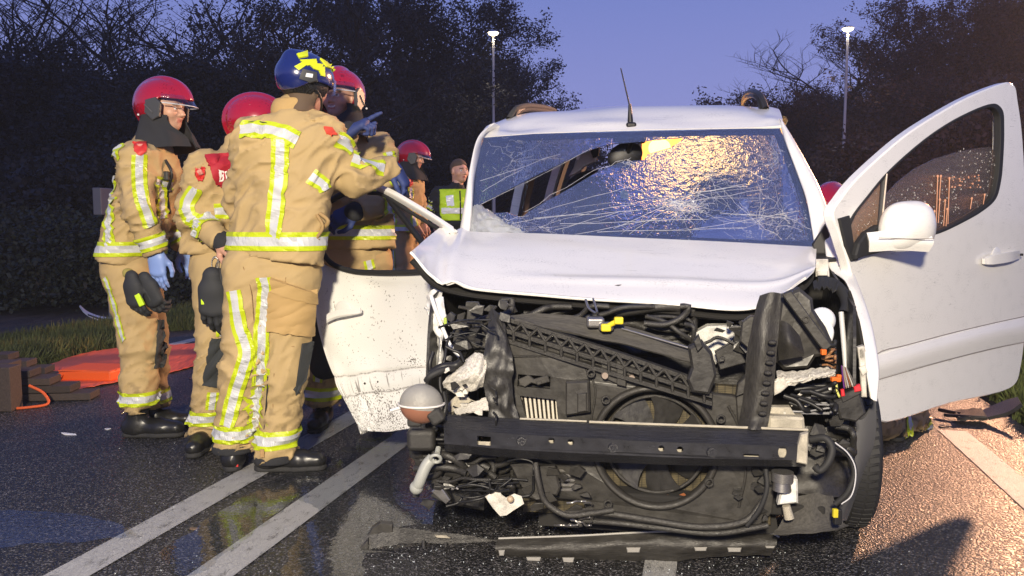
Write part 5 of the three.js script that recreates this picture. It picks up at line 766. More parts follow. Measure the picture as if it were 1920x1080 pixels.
{ // stacked stepped blocks and their rope
  const m = mat(.055, .042, .036, .8, { map: smudge, bumpMap: scuffB, bumpScale: .003 }), m2 = mat(.060, .043, .036, .75, { map: smudge });
  const blk = (px, py, n, sx, label, turn) => { const b = onGround(px, py), g = thing('step_chock', b, label, 'step block', 'stepped stabilising blocks'); const q = new THREE.Quaternion().setFromAxisAngle(UP, turn), dx = V(1, 0, 0).applyQuaternion(q), dz = V(0, 0, 1).applyQuaternion(q);
    for (let k = 0; k < n; k++) { const w = sx * (n - k) / n, c = b.clone().addScaledVector(dx, -(sx - w) / 2).add(V(0, .027 + k * .052, 0)); part('step', boxAt(c, w, .048, .16, q, .006), k % 2 ? m : m2, g); } return g; };
  blk(88, 748, 5, .62, 'dark stepped plastic block beside the orange sheet, lowest step to the right', .1);
  blk(62, 712, 4, .5, 'dark stepped plastic block behind the nearer one', .1);
  const b = onGround(15, 768), g = thing('wooden_post', b, 'upright dark wooden block at the left edge before the step blocks', 'block'); part('beam', boxAt(b.clone().add(V(-.02, .14, 0)), .16, .28, .12, null, .006), m2, g); part('beam', boxAt(b.clone().add(V(-.2, .13, .1)), .14, .26, .12, null, .006), m, g);
  const r = onGround(45, 760, 0), s = solo('rope', tube([V(r.x - .17, .17, r.z + .03), V(r.x - .14, .10, r.z + .1), V(r.x - .05, .02, r.z + .12), V(r.x + .1, .012, r.z + .1), V(r.x + .17, .02, r.z + .02), V(r.x + .13, .08, r.z), V(r.x + .04, .13, r.z)], .009, 40, 7), mat(.6, .10, .02, .7), 'orange rope loop on the wooden blocks', 'rope'); }
{ const p = at(184, 405, 9.5), g = thing('marker_board', V(p.x, 0, p.z), 'thin grey roadside board standing behind the walking firefighter', 'sign');
  part('board', boxAt(at(194, 378, 9.5), .10, .32, .3, null, .01), mat(.12, .12, .14, .5), g); part('post', bar(V(p.x + .1, 0, p.z), V(p.x + .1, 1.25, p.z), .025, .025, 8), mat(.15, .15, .16, .6), g); }
{ // amber light board of a vehicle standing behind the car
  const c = at(1318, 294, 11), g = thing('warning_light_board', V(c.x, 0, c.z), 'amber lit warning board behind the cracked windscreen\'s upper right', 'light'), q = new THREE.Quaternion().setFromAxisAngle(UP, -.1);
  part('housing', boxAt(c.clone().add(V(0, 0, -.1)), 1.76, .62, .14, q, .03), black, g);
  part('reflector', boxAt(c.clone().add(V(0, 0, -.025)), 1.66, .54, .02, q, .005), mat(.9, .5, .2, .5, { emissive: new THREE.Color().setRGB(1, .30, .03), emissiveIntensity: 2.2 }), g);
  for (const [x, y] of [[-.6, .12], [-.2, .13], [.2, .12], [.58, .1], [-.4, -.12], [0, -.1], [.4, -.13]]) part('lamp_lens', new THREE.SphereGeometry(.155, 20, 14).scale(1, .85, .3).translate(c.x + x, c.y + y, c.z), mat(.9, .7, .3, .5, { emissive: new THREE.Color().setRGB(1, .50, .08), emissiveIntensity: 8 }), g);
  for (const x of [-.6, .6]) part('post', bar(V(c.x + x, 0, c.z - .15), V(c.x + x, c.y - .2, c.z - .15), .04, .04, 8), black, g);
  RectAreaLightUniformsLib.init(); const l = new THREE.RectAreaLight(new THREE.Color().setRGB(1, .44, .06), 3, 1.6, .5); l.position.copy(c).add(V(0, 0, .08)); l.lookAt(c.x - .1, c.y, c.z + 1); scene.add(l);
}

{ // crumbs of glass scattered before the car
  reseed(5150); const l = []; for (let k = 0; k < 420; k++) { const z = rnd() < .6, p = z ? onGround(rr(680, 1500), rr(960, 1078)) : onGround(rr(200, 1900), rr(830, 1078)); const s = rr(.0014, .0036), g = new THREE.TetrahedronGeometry(s); g.rotateX(rr(0, 6)).rotateY(rr(0, 6)).translate(p.x, s * .6 + .003, p.z); l.push(g); }
  tag(part('glass_crumbs', l, phys(.85, .9, .92, .08, { transmission: .5, thickness: 0 })), 'crumbs of broken glass scattered over the road before the car', null, null, 'stuff'); }
// ───────── people ─────────
// a body or a garment is a field of distance: tapered limbs joined smoothly, folded like cloth, then meshed as one surface
const smin = (a, b, k) => { const h = Math.max(k - Math.abs(a - b), 0) / k; return Math.min(a, b) - h * h * k * .25; };
const smax = (a, b, k) => -smin(-a, -b, k);
function limb(a, b, ra, rb, flat, k = .04) { // flat: [direction, factor] squashes the section
  const ab = b.clone().sub(a), L2 = ab.lengthSq() || 1e-9, f = flat && flat[0].clone().normalize(), q = flat ? 1 / flat[1] - 1 : 0, m = flat ? Math.min(1, flat[1]) : 1;
  const F = (x, y, z) => {
    const px = x - a.x, py = y - a.y, pz = z - a.z, t = cl((px * ab.x + py * ab.y + pz * ab.z) / L2);
    let vx = px - ab.x * t, vy = py - ab.y * t, vz = pz - ab.z * t;
    if (f) { const d = (vx * f.x + vy * f.y + vz * f.z) * q; vx += f.x * d; vy += f.y * d; vz += f.z * d; }
    return (Math.sqrt(vx * vx + vy * vy + vz * vz) - (ra + (rb - ra) * t)) * m;
  };
  F.k = k; const r = Math.max(ra, rb); F.box = [V(Math.min(a.x, b.x) - r, Math.min(a.y, b.y) - r, Math.min(a.z, b.z) - r), V(Math.max(a.x, b.x) + r, Math.max(a.y, b.y) + r, Math.max(a.z, b.z) + r)];
  return F;
}
function union(list, post) {
  const lo = V(9e9, 9e9, 9e9), hi = V(-9e9, -9e9, -9e9); for (const f of list) { lo.min(f.box[0]); hi.max(f.box[1]); }
  const F = (x, y, z) => { let d = list[0](x, y, z); for (let i = 1; i < list.length; i++) d = smin(d, list[i](x, y, z), list[i].k); return post ? post(d, x, y, z) : d; };
  F.box = [lo, hi]; return F;
}
function net(F, h, pad = .03) { // surface nets with far blocks skipped
  const lo = F.box[0].clone().subScalar(pad), hi = F.box[1].clone().addScalar(pad), Bk = 4;
  const n = ['x', 'y', 'z'].map((c) => Math.ceil((hi[c] - lo[c]) / h / Bk) * Bk + 1), [nx, ny, nzz] = n, D = new Float32Array(nx * ny * nzz).fill(1);
  const id = (i, j, k) => (k * ny + j) * nx + i;
  const band = Bk * h * .5 * 1.75 + .03;
  for (let k = 0; k < nzz; k += Bk) for (let j = 0; j < ny; j += Bk) for (let i = 0; i < nx; i += Bk) {
    const c = F(lo.x + (i + 1.5) * h, lo.y + (j + 1.5) * h, lo.z + (k + 1.5) * h), far = Math.abs(c) > band;
    for (let kk = k; kk < Math.min(k + Bk, nzz); kk++) for (let jj = j; jj < Math.min(j + Bk, ny); jj++) for (let ii = i; ii < Math.min(i + Bk, nx); ii++) D[id(ii, jj, kk)] = far ? c : F(lo.x + ii * h, lo.y + jj * h, lo.z + kk * h);
  }
  const vid = new Int32Array(nx * ny * nzz).fill(-1), pos = [], ix = [];
  const E = [[0, 1], [2, 3], [4, 5], [6, 7], [0, 2], [1, 3], [4, 6], [5, 7], [0, 4], [1, 5], [2, 6], [3, 7]];
  for (let k = 0; k < nzz - 1; k++) for (let j = 0; j < ny - 1; j++) for (let i = 0; i < nx - 1; i++) {
    const o = id(i, j, k), c = [D[o], D[o + 1], D[o + nx], D[o + nx + 1], D[o + nx * ny], D[o + nx * ny + 1], D[o + nx * ny + nx], D[o + nx * ny + nx + 1]];
    let m = 0; for (let q = 0; q < 8; q++) if (c[q] < 0) m |= 1 << q; if (m === 0 || m === 255) continue;
    let x = 0, y = 0, z = 0, s = 0;
    for (const [a, b] of E) { if ((c[a] < 0) === (c[b] < 0)) continue; const t = c[a] / (c[a] - c[b]); x += (a & 1) + ((b & 1) - (a & 1)) * t; y += (a >> 1 & 1) + ((b >> 1 & 1) - (a >> 1 & 1)) * t; z += (a >> 2) + ((b >> 2) - (a >> 2)) * t; s++; }
    vid[o] = pos.length / 3; pos.push(lo.x + (i + x / s) * h, lo.y + (j + y / s) * h, lo.z + (k + z / s) * h);
  }
  const st = [1, nx, nx * ny];
  for (let k = 1; k < nzz - 1; k++) for (let j = 1; j < ny - 1; j++) for (let i = 1; i < nx - 1; i++) { const o = id(i, j, k);
    for (let a = 0; a < 3; a++) { const d0 = D[o], d1 = D[o + st[a]]; if ((d0 < 0) === (d1 < 0)) continue; const u = st[(a + 1) % 3], v = st[(a + 2) % 3], q = [vid[o], vid[o - u], vid[o - u - v], vid[o - v]]; if (q.some((w) => w < 0)) continue; if (d0 < 0) ix.push(q[0], q[1], q[2], q[0], q[2], q[3]); else ix.push(q[0], q[2], q[1], q[0], q[3], q[2]); } }
  const g = new THREE.BufferGeometry(); g.setAttribute('position', new THREE.Float32BufferAttribute(pos, 3)); g.setIndex(ix); g.computeVertexNormals();
  const uv = new Float32Array(pos.length / 3 * 2); for (let i = 0; i < uv.length / 2; i++) { uv[i * 2] = pos[i * 3] + pos[i * 3 + 2]; uv[i * 2 + 1] = pos[i * 3 + 1]; } g.setAttribute('uv', new THREE.BufferAttribute(uv, 2)); return g;
}
const grad = (F, p, e = .003) => { const n = V(F(p.x + e, p.y, p.z) - F(p.x - e, p.y, p.z), F(p.x, p.y + e, p.z) - F(p.x, p.y - e, p.z), F(p.x, p.y, p.z + e) - F(p.x, p.y, p.z - e)); return n.lengthSq() > 0 ? n.normalize() : V(0, 0, 1); };
const drop = (F, p, off) => { p = p.clone(); for (let k = 0; k < 5; k++) p.addScaledVector(grad(F, p), -F(p.x, p.y, p.z) * .9); return p.addScaledVector(grad(F, p, .012), off); };
function hit(F, px, py) { // where the line of sight through a place in the photograph meets the garment
  const r = ray(px, py).normalize(), p = V(0, EYE, 0), lo = F.box[0], hi = F.box[1]; let t = Math.max(.3, p.distanceTo(lo.clone().add(hi).multiplyScalar(.5)) - 1.3), best = null, bd = 9;
  for (let k = 0; k < 160; k++) { const q = p.clone().addScaledVector(r, t), d = F(q.x, q.y, q.z); if (d < bd) { bd = d; best = q; } if (d < .0008) return q; t += Math.max(d * .7, .0012); if (t > 14) break; }
  return drop(F, best, 0);
}
const YEL = [.47, .56, .008], SIL = [.50, .51, .52];
function band(rows, off = 0) { // rows of 7 points across -> yellow, silver, yellow tape
  const pos = [], col = [], n = rows.length;
  const quad = (a, b, c, d, k) => { for (const p of [a, b, c, b, d, c]) { pos.push(p.x, p.y, p.z); col.push(...k); } };
  for (let i = 0; i < n - 1; i++) for (let j = 0; j < 6; j++) quad(rows[i][j], rows[i][j + 1], rows[i + 1][j], rows[i + 1][j + 1], j === 2 || j === 3 ? SIL : YEL);
  const g = new THREE.BufferGeometry(); g.setAttribute('position', new THREE.Float32BufferAttribute(pos, 3)); g.setAttribute('color', new THREE.Float32BufferAttribute(col, 3)); g.computeVertexNormals(); return g;
}
function tapeRing(F, c, axis, w, half, rmax = .4, a0 = 0, a1 = 6.2832) {
  const u = axis.clone().normalize(), e1 = V(u.z, 0, -u.x).lengthSq() > .01 ? V(u.z, 0, -u.x).normalize() : V(1, 0, 0), e2 = u.clone().cross(e1), n = 72, rows = [];
  for (let i = 0; i <= n; i++) { const a = lerp(a0, a1, i / n), d = e1.clone().multiplyScalar(Math.cos(a)).addScaledVector(e2, Math.sin(a)); const row = [];
    for (const s of [-.5, -.37, -.24, 0, .24, .37, .5]) { let r = rmax; const o = c.clone().addScaledVector(u, s * w); for (let k = 0; k < 60; k++) { const p = o.clone().addScaledVector(d, r), q = F(p.x, p.y, p.z); if (q < .001) break; r -= Math.max(q * .8, .0015); if (r < .01) break; } row.push(o.addScaledVector(d, r + .0065)); }
    rows.push(row); }
  return band(rows);
}
function tapeLine(F, pxs, w, n = 40) { // along a line drawn in the photograph on the garment
  const pts = []; for (let i = 0; i <= n; i++) { const s = i / n * (pxs.length - 1), k = Math.min(pxs.length - 2, Math.floor(s)), p = crv(pxs.map(([x, y]) => V(x, y, 0)), i / n); pts.push(drop(F, hit(F, p.x, p.y), .0)); }
  const rows = pts.map((p, i) => { const t = pts[Math.min(i + 3, n)].clone().sub(pts[Math.max(i - 3, 0)]).normalize(), g = grad(F, p, .045), b = t.clone().cross(g).normalize(); return [-.5, -.37, -.24, 0, .24, .37, .5].map((s) => { const r = p.clone().addScaledVector(b, s * w); for (let k = 0; k < 7; k++) r.addScaledVector(g, -F(r.x, r.y, r.z) * .8); return r.addScaledVector(g, .0065); }); });
  return band(rows);
}
function patch(F, q, off0 = .005, n = 12) { // four-cornered piece of cloth sewn on, corners in the photograph
  const off = off0 + .004, P = []; for (let j = 0; j <= n; j++) for (let i = 0; i <= n; i++) { const u = i / n, v = j / n, x = lerp(lerp(q[0][0], q[1][0], u), lerp(q[3][0], q[2][0], u), v), y = lerp(lerp(q[0][1], q[1][1], u), lerp(q[3][1], q[2][1], u), v); P.push(drop(F, hit(F, x, y), off)); }
  return grid(P, n, n, off + .003);
}
// one tapering chain of bones per finger
function handField(w, dir, up, s = 1, curl = .3, point = false, side = 1) { // wrist, towards the knuckles, out of the back of the hand
  dir = dir.clone().normalize(); up = up.clone().addScaledVector(dir, -up.dot(dir)).normalize(); const x = dir.clone().cross(up).multiplyScalar(side), at3 = (a, b, c) => w.clone().addScaledVector(x, a * s).addScaledVector(dir, b * s).addScaledVector(up, c * s), l = [];
  l.push(limb(at3(0, -.02, 0), at3(0, .02, 0), .029 * s, .03 * s, [up, .75], .02)); l.push(limb(at3(-.022, .02, 0), at3(-.026, .085, 0), .018 * s, .016 * s, [up, .8], .03), limb(at3(0, .02, 0), at3(0, .09, .002), .019 * s, .016 * s, [up, .8], .03), limb(at3(.022, .02, 0), at3(.026, .083, 0), .019 * s, .016 * s, [up, .8], .03));
  const L = [.036, .043, .04, .031], X = [-.030, -.010, .010, .029];
  for (let f = 0; f < 4; f++) { const c = point && f > 0 ? 1.35 : curl * (1 + .12 * f); let p = at3(X[f], .088 - Math.abs(f - 1.3) * .004, 0), a = point && f === 0 ? .02 : c * .7, len = L[f] * s; const r = (.0098 - f * .0004) * s; for (let k = 0; k < 3; k++) { const d = dir.clone().multiplyScalar(Math.cos(a)).addScaledVector(up, -Math.sin(a)).addScaledVector(x, X[f] * 1.4 * (1 - k * .3)).normalize(), e = p.clone().addScaledVector(d, len); l.push(limb(p, e, r * (1 - k * .09), r * (.93 - k * .1), null, .006)); p = e; len *= k === 0 ? .68 : .75; a += point && f === 0 ? .05 : c; } }
  const t0 = at3(-.026, .022, -.008), t1 = at3(-.052, .05, -.02), t2 = at3(-.058, .083, -.026), t3 = at3(-.052, .106, -.030); l.push(limb(t0, t1, .015 * s, .0125 * s, null, .012), limb(t1, t2, .0122 * s, .0108 * s, null, .005), limb(t2, t3, .0106 * s, .0088 * s, null, .005));
  return union(l);
}
// head with a face, in axes x right of the face, y up, z forward
function basis(fwd, up = UP) { const z = fwd.clone().normalize(), x = up.clone().cross(z).normalize(), y = z.clone().cross(x); return new THREE.Matrix4().makeBasis(x, y, z); }
const ell = (c, r) => { const F = (x, y, z) => { const a = (x - c[0]) / r[0], b = (y - c[1]) / r[1], d = (z - c[2]) / r[2], k = Math.sqrt(a * a + b * b + d * d); return (k - 1) * Math.min(r[0], r[1], r[2]) * (k > 1 ? 1 : 1); }; F.box = [V(c[0] - r[0], c[1] - r[1], c[2] - r[2]), V(c[0] + r[0], c[1] + r[1], c[2] + r[2])]; F.k = .03; return F; };
const v3 = (a) => V(a[0], a[1], a[2]);
function headField(smile) {
  const w = (F, k) => { F.k = k; return F; };
  const add = [w(ell([0, .035, -.012], [.076, .092, .094]), .03), w(ell([0, -.045, .022], [.058, .068, .064]), .05), w(ell([0, -.085, .058], [.022, .017, .02]), .03), w(limb(V(-.03, .026, .078), V(.03, .026, .078), .013, .013), .025), w(limb(V(0, .012, .088), V(0, -.022, .108), .008, .0115), .014), w(limb(V(-.012, -.026, .094), V(.012, -.026, .094), .0085, .0085), .01), w(ell([-.045, -.015, .056], [.023, .023, .025]), .03), w(ell([.045, -.015, .056], [.023, .023, .025]), .03),
    w(limb(V(-.021, -.052 + smile * .005, .079), V(0, -.0475, .089), .005, .0062), .008), w(limb(V(.021, -.052 + smile * .005, .079), V(0, -.0475, .089), .005, .0062), .008), w(limb(V(-.017, -.062 + smile * .004, .079), V(.017, -.062 + smile * .004, .079), .0058, .0058), .010),
    w(ell([-.079, .0, -.008], [.010, .032, .019]), .008), w(ell([.079, .0, -.008], [.010, .032, .019]), .008), w(limb(V(0, -.06, -.022), V(0, -.17, -.035), .055, .06), .03)];
  const base = union(add), sk = [ell([-.031, .008, .092], [.018, .012, .015]), ell([.031, .008, .092], [.018, .012, .015])], eye = [ell([-.031, .008, .075], [.0125, .0125, .0125]), ell([.031, .008, .075], [.0125, .0125, .0125])];
  const F = (x, y, z) => { let d = base(x, y, z); for (const s of sk) d = smax(d, -s(x, y, z), .012); for (const e of eye) d = Math.min(d, e(x, y, z)); return d; };
  F.box = [V(-.1, -.2, -.12), V(.1, .14, .13)]; return F;
}
function headPart(o) { // o.c centre, o.fwd, o.up, o.skin, o.smile; returns geometry in world coordinates and the matrix
  const g = net(headField(o.smile ? 1 : 0), o.h || .0042, .01), M = basis(o.fwd, o.up || UP).setPosition(o.c); const sk = o.skin || [.56, .32, .23];
  paint(g, (x, y, z) => { const ex = Math.abs(x) - .031, ey = y - .008; const er = Math.hypot(ex, ey); if (z > .078 && er < .0125 && Math.abs(ey) < .0085) return er < .0052 ? [.03, .025, .02] : [.62, .58, .55];
    if (z > .06 && Math.abs(y - .030 - .003 * Math.cos(x * 50)) < .0055 && Math.abs(x) > .012 && Math.abs(x) < .05) return [.12, .07, .045];
    if (z > .07 && Math.abs(x) < .02 && o.smile && Math.abs(y + .0545 - smoothAbs(x) * .004) < .0038) return [.75, .72, .68];
    if (z > .07 && Math.abs(x) < .022 && Math.abs(y + .055) < .011) return [.42, .16, .12];
    if (y < -.04 && z > .0) { const k = .86 + .1 * nz(x * 400, y * 400, z * 400); return sk.map((c) => c * k); }
    const k = 1 + .10 * nz(x * 60, y * 60, z * 60) + (Math.abs(x) > .03 && z > .05 && y < .0 && y > -.04 ? .04 : 0); return [sk[0] * k, sk[1] * k * .98, sk[2] * k * .97]; });
  g.applyMatrix4(M); return { g, M };
}
const smoothAbs = (x) => Math.min(1, (x / .02) ** 2);
const GEAR = { tan: [.43, .31, .145], shade: [.40, .25, .095] };
const clothBump = tex(256, 256, (i, j) => .5 + .22 * Math.sin(i * 6.2832 / 4) * Math.cos(j * 6.2832 / 4) + .5 * nz(i / 9, j / 9, 1), false, 14);
const gearM = mat(1, 1, 1, .86, { vertexColors: true, bumpMap: clothBump, bumpScale: .0006 }), tapeM = mat(1, 1, 1, .42, { vertexColors: true }), darkCloth = mat(.020, .021, .024, .9), kneeM = mat(.030, .034, .036, .8, { bumpMap: clothBump, bumpScale: .001 }), bootM = mat(.012, .012, .012, .34), skinM = mat(1, 1, 1, .5, { vertexColors: true }), soleM = mat(.02, .02, .02, .8), nitrile = mat(.20, .30, .62, .45), gloveM = mat(.022, .024, .028, .75), gloveBlue = mat(.03, .05, .17, .7), redHelm = phys(.34, .006, .020, .22, { clearcoat: 1, clearcoatRoughness: .05 }), blueHelm = phys(.009, .017, .115, .22, { clearcoat: 1, clearcoatRoughness: .06 }), visorM = phys(.93, .95, .97, .03, { transmission: 1, thickness: 0 }), plateM = mat(.05, .052, .055, .45), collarM = mat(.022, .023, .027, .95), badgeM = mat(.55, .03, .025, .55), hiVis = mat(.50, .72, .015, .6);
const soil3 = (x, y, z) => { const g = smooth(.16, .34, nz(x * 23, y * 17, z * 23) + .5 * nz(x * 60, y * 50, z * 60)) * smooth(.55, .15, y) * .45; const k = (1 - g) * (1 + .14 * fbm(x * 5, y * 5, z * 5, 3) - .16 * smooth(.12, .4, nz(x * 11, y * 9, z * 11)) * smooth(.1, .4, nz(x * 3, y * 3, z * 3 + 9))); return [GEAR.tan[0] * k, GEAR.tan[1] * k, GEAR.tan[2] * k]; };
// folds that lie across a limb, strongest near joints
function folds(d, x, y, z, joints, amp = 1) {
  if (d > .05 || d < -.05) return d;
  let a = .008; for (const j of joints) { const q = Math.hypot(x - j.x, y - j.y, z - j.z); a += .020 * Math.exp(-q * q / .026); }
  const wx = nz(x * 4, y * 4, z * 4) * .09, s = nz(x * 6 + wx * 8, (y + wx) * 17, z * 6), r = 1 - Math.abs(nz(x * 8 + 3, (y - x * .5 + wx) * 20, z * 8)) * 2;
  return d - amp * a * (.65 * s + .75 * (Math.max(r, 0) ** 2 - .35)) - amp * .0035 * nz(x * 16, y * 16, z * 16);
}
function person(o, label, group) { // o.J joints in world coordinates, o.fwd the way the chest faces
  const J = o.J, g = thing('person', V(J.base.x, 0, J.base.z), label, 'person', group), P = (n, geo, m, l, parent) => part(n, geo, m, parent || g, l);
  const fw = o.fwd.clone().setY(0).normalize(), rt = V(0, 1, 0).cross(fw).normalize(); // rt is the person's left
  const mid = (a, b, t = .5) => a.clone().lerp(b, t), sc = o.scale || 1, thick = [fw, .82];
  const out = { g, P, J, fw, rt };
  // one continuous body under the clothes
  const bl = [];
  bl.push(limb(J.neck.clone().lerp(J.pelvis, .22), J.pelvis, .10 * sc, .11 * sc, thick, .06), limb(J.shL, J.shR, .06 * sc, .06 * sc, thick, .06), limb(J.hipL, J.hipR, .085 * sc, .085 * sc, thick, .05), limb(J.neck, J.head.clone().addScaledVector(UP, -.06), .055, .052, null, .03));
  for (const s of ['L', 'R']) { bl.push(limb(J['sh' + s], J['el' + s], .045, .038, null, .03), limb(J['el' + s], J['wr' + s], .036, .026, null, .02), limb(J['hip' + s], J['kn' + s], .075, .052, null, .04), limb(J['kn' + s], J['an' + s], .048, .034, null, .03)); }
  const hd = headPart({ c: J.head, fwd: o.look || fw, up: o.lookUp, smile: o.smile, skin: o.skin });
  const bodyG = net(union(bl), .02); paint(bodyG, o.skin || [.56, .32, .23]);
  P('body', [bodyG, hd.g], skinM); out.M = hd.M;
  // jacket
  const A = [J.shL, J.shR, J.elL, J.elR, mid(J.shL, J.pelvis, .55), mid(J.shR, J.pelvis, .55)], up2 = J.neck.clone().sub(J.pelvis).normalize();
  const hem = J.hem, hemN = up2, q = .115 * sc, jl = [];
  const hb = hem.clone().addScaledVector(hemN, -.10);
  const shl = mid(J.neck, J.shL, .55), shr = mid(J.neck, J.shR, .55), W = o.wide || 1, Dp = o.deep || .86;
  jl.push(limb(shl.clone().addScaledVector(UP, -.10), hb.clone().addScaledVector(rt, .115 * sc * W), .125 * sc * W, .135 * sc * W, [fw, Dp], .06), limb(shr.clone().addScaledVector(UP, -.10), hb.clone().addScaledVector(rt, -.115 * sc * W), .125 * sc * W, .135 * sc * W, [fw, Dp], .06), limb(J.neck.clone().addScaledVector(UP, -.16).addScaledVector(fw, .03), hb, .13 * sc * W, .14 * sc * W, [fw, .95], .08), limb(J.shL, J.shR, .082 * sc, .082 * sc, [fw, .85], .10), limb(J.neck.clone().addScaledVector(UP, -.05), J.neck.clone().addScaledVector(UP, o.neckUp ?? .035), .088 * sc, .072 * sc, null, .05));
  const torsoF = union(jl, (d, x, y, z) => folds(Math.max(d, -((x - hem.x) * hemN.x + (y - hem.y) * hemN.y + (z - hem.z) * hemN.z)), x, y, z, A, .8));
  const sl = {}; const all = [...jl];
  for (const s of ['L', 'R']) { const w = J['wr' + s], e = J['el' + s], h = J['sh' + s], d = w.clone().sub(e).normalize(); const a = limb(h, e, .086 * sc, .074 * sc, null, .05), b = limb(e, w, .072 * sc, .060 * sc, null, .04); all.push(a, b); sl[s] = union([a, b], (q, x, y, z) => folds(Math.max(q, (x - w.x) * d.x + (y - w.y) * d.y + (z - w.z) * d.z), x, y, z, A)); }
  const cut = (d, x, y, z) => { let c = d; c = Math.max(c, -((x - hem.x) * hemN.x + (y - hem.y) * hemN.y + (z - hem.z) * hemN.z)); for (const s of ['L', 'R']) { const w = J['wr' + s], e = J['el' + s]; const dx = w.x - e.x, dy = w.y - e.y, dz = w.z - e.z, L = Math.hypot(dx, dy, dz); const t = ((x - w.x) * dx + (y - w.y) * dy + (z - w.z) * dz) / L, rr2 = Math.hypot(x - w.x, y - w.y, z - w.z); if (rr2 < .12) c = Math.max(c, t); } return folds(c, x, y, z, A); };
  // sleeves hang below the hem without being cut by it
  const tor = union(jl, (d, x, y, z) => Math.max(d, -((x - hem.x) * hemN.x + (y - hem.y) * hemN.y + (z - hem.z) * hemN.z)));
  const sraw = {}; for (const s of ['L', 'R']) { const w = J['wr' + s], e = J['el' + s], h = J['sh' + s], d = w.clone().sub(e).normalize(); sraw[s] = union([limb(h, e, .086 * sc, .074 * sc, null, .05), limb(e, w.clone().addScaledVector(d, .03), .072 * sc, .060 * sc, null, .04)], (q, x, y, z) => Math.max(q, (x - w.x) * d.x + (y - w.y) * d.y + (z - w.z) * d.z)); }
  const jf = (x, y, z) => folds(smin(smin(tor(x, y, z), sraw.L(x, y, z), .045), sraw.R(x, y, z), .045), x, y, z, A); jf.box = [tor.box[0].clone().min(sraw.L.box[0]).min(sraw.R.box[0]), tor.box[1].clone().max(sraw.L.box[1]).max(sraw.R.box[1])];
  jf.box[0].y = Math.min(hem.y - .06, J.wrL.y - .1, J.wrR.y - .1);
  out.jacketF = jf; out.torsoF = torsoF; out.sleeve = sl;
  const jk = P('jacket', paint(net(jf, o.h || .0125), o.jacketCol || soil3), gearM); out.jacket = jk;
  // trousers
  const kn = [J.knL, J.knR, J.anL, J.anR], tl = [limb(J.hipL.clone().addScaledVector(UP, .05), J.hipR.clone().addScaledVector(UP, .05), .125 * sc, .125 * sc, [fw, .95], .06), limb(J.pelvis.clone().addScaledVector(UP, .12), J.pelvis, .13 * sc, .14 * sc, [fw, .9], .06)];
  const lf = {}; for (const s of ['L', 'R']) { const a = J['an' + s]; const th = limb(J['hip' + s], J['kn' + s], .125 * sc, .100 * sc, null, .05), shn = limb(J['kn' + s], a.clone().addScaledVector(J['kn' + s].clone().sub(a).normalize(), -.06), .098 * sc, .096 * sc, null, .04); tl.push(th, shn); lf[s] = union([th, shn], (d, x, y, z) => folds(Math.max(d, a.y - y), x, y, z, kn, 1.15)); }
  const tf = union(tl, (d, x, y, z) => { let c = d; for (const s of ['L', 'R']) { const a = J['an' + s]; if (Math.hypot(x - a.x, z - a.z) < .17 && y < a.y + .1) c = Math.max(c, a.y - y); } return folds(c, x, y, z, kn, 1.15); });
  out.trousersF = tf; out.legF = lf;
  const tr = P('trousers', paint(net(tf, o.h || .0125), o.trouserCol || soil3), gearM); out.trousers = tr;
  for (const s of ['L', 'R']) if (!o.noBoots) { const a = J['an' + s], t = J['toe' + s], d = t.clone().sub(a).setY(0).normalize(), heel = V(a.x, .055, a.z).addScaledVector(d, -.055), ball = V(a.x, .05, a.z).addScaledVector(d, .11), toe = V(a.x, .048, a.z).addScaledVector(d, .20), lift = a.y - (o.ankle || .17); for (const p of [heel, ball, toe]) p.y += Math.max(0, lift); if (o.heelUp && o.heelUp[s]) heel.y += o.heelUp[s];
    const floor = Math.max(0, lift);
    const bf = union([limb(a.clone().add(V(0, .08, 0)), heel.clone().addScaledVector(d, .03), .062, .052, null, .03), limb(heel, ball, .046, .048, null, .04), limb(ball, toe, .048, .044, [UP, .95], .03)], (q, x, y, z) => Math.max(q, floor + .012 - y) - .003 * nz(x * 30, y * 30, z * 30));
    const bt2 = P('boot', net(bf, .011), bootM); P('sole', net(union([limb(heel.clone().setY(floor + .018), ball.clone().setY(floor + .018), .046, .050, null, .03), limb(ball.clone().setY(floor + .018), toe.clone().setY(floor + .018), .05, .045, null, .03)], (q, x, y, z) => Math.max(q, floor + .001 - y, y - floor - .028)), .010), soleM, null, bt2); }
  return out;
}
const ring = (p, F, c, axis, w = .07, n = 'reflective_stripe', parent) => p.P(n, tapeRing(F, c, axis, w), tapeM, null, parent);
const line = (p, F, pxs, w = .07, parent, n) => p.P('reflective_stripe', tapeLine(F, pxs, w, n), tapeM, null, parent);
function hand(p, s, m, name, o = {}) { const w = p.J['wr' + s], d = o.dir || w.clone().sub(p.J['el' + s]); const side = o.side || (s === 'L' ? 1 : -1); const geo = net(handField(w.clone().addScaledVector(d.clone().normalize(), .0), d, o.up || V(0, 0, 1), o.s || 1.12, o.curl ?? .3, o.point, side), .0042, .012); if (m === skinM) paint(geo, [.50, .27, .18]); return p.P(name, geo, m); }
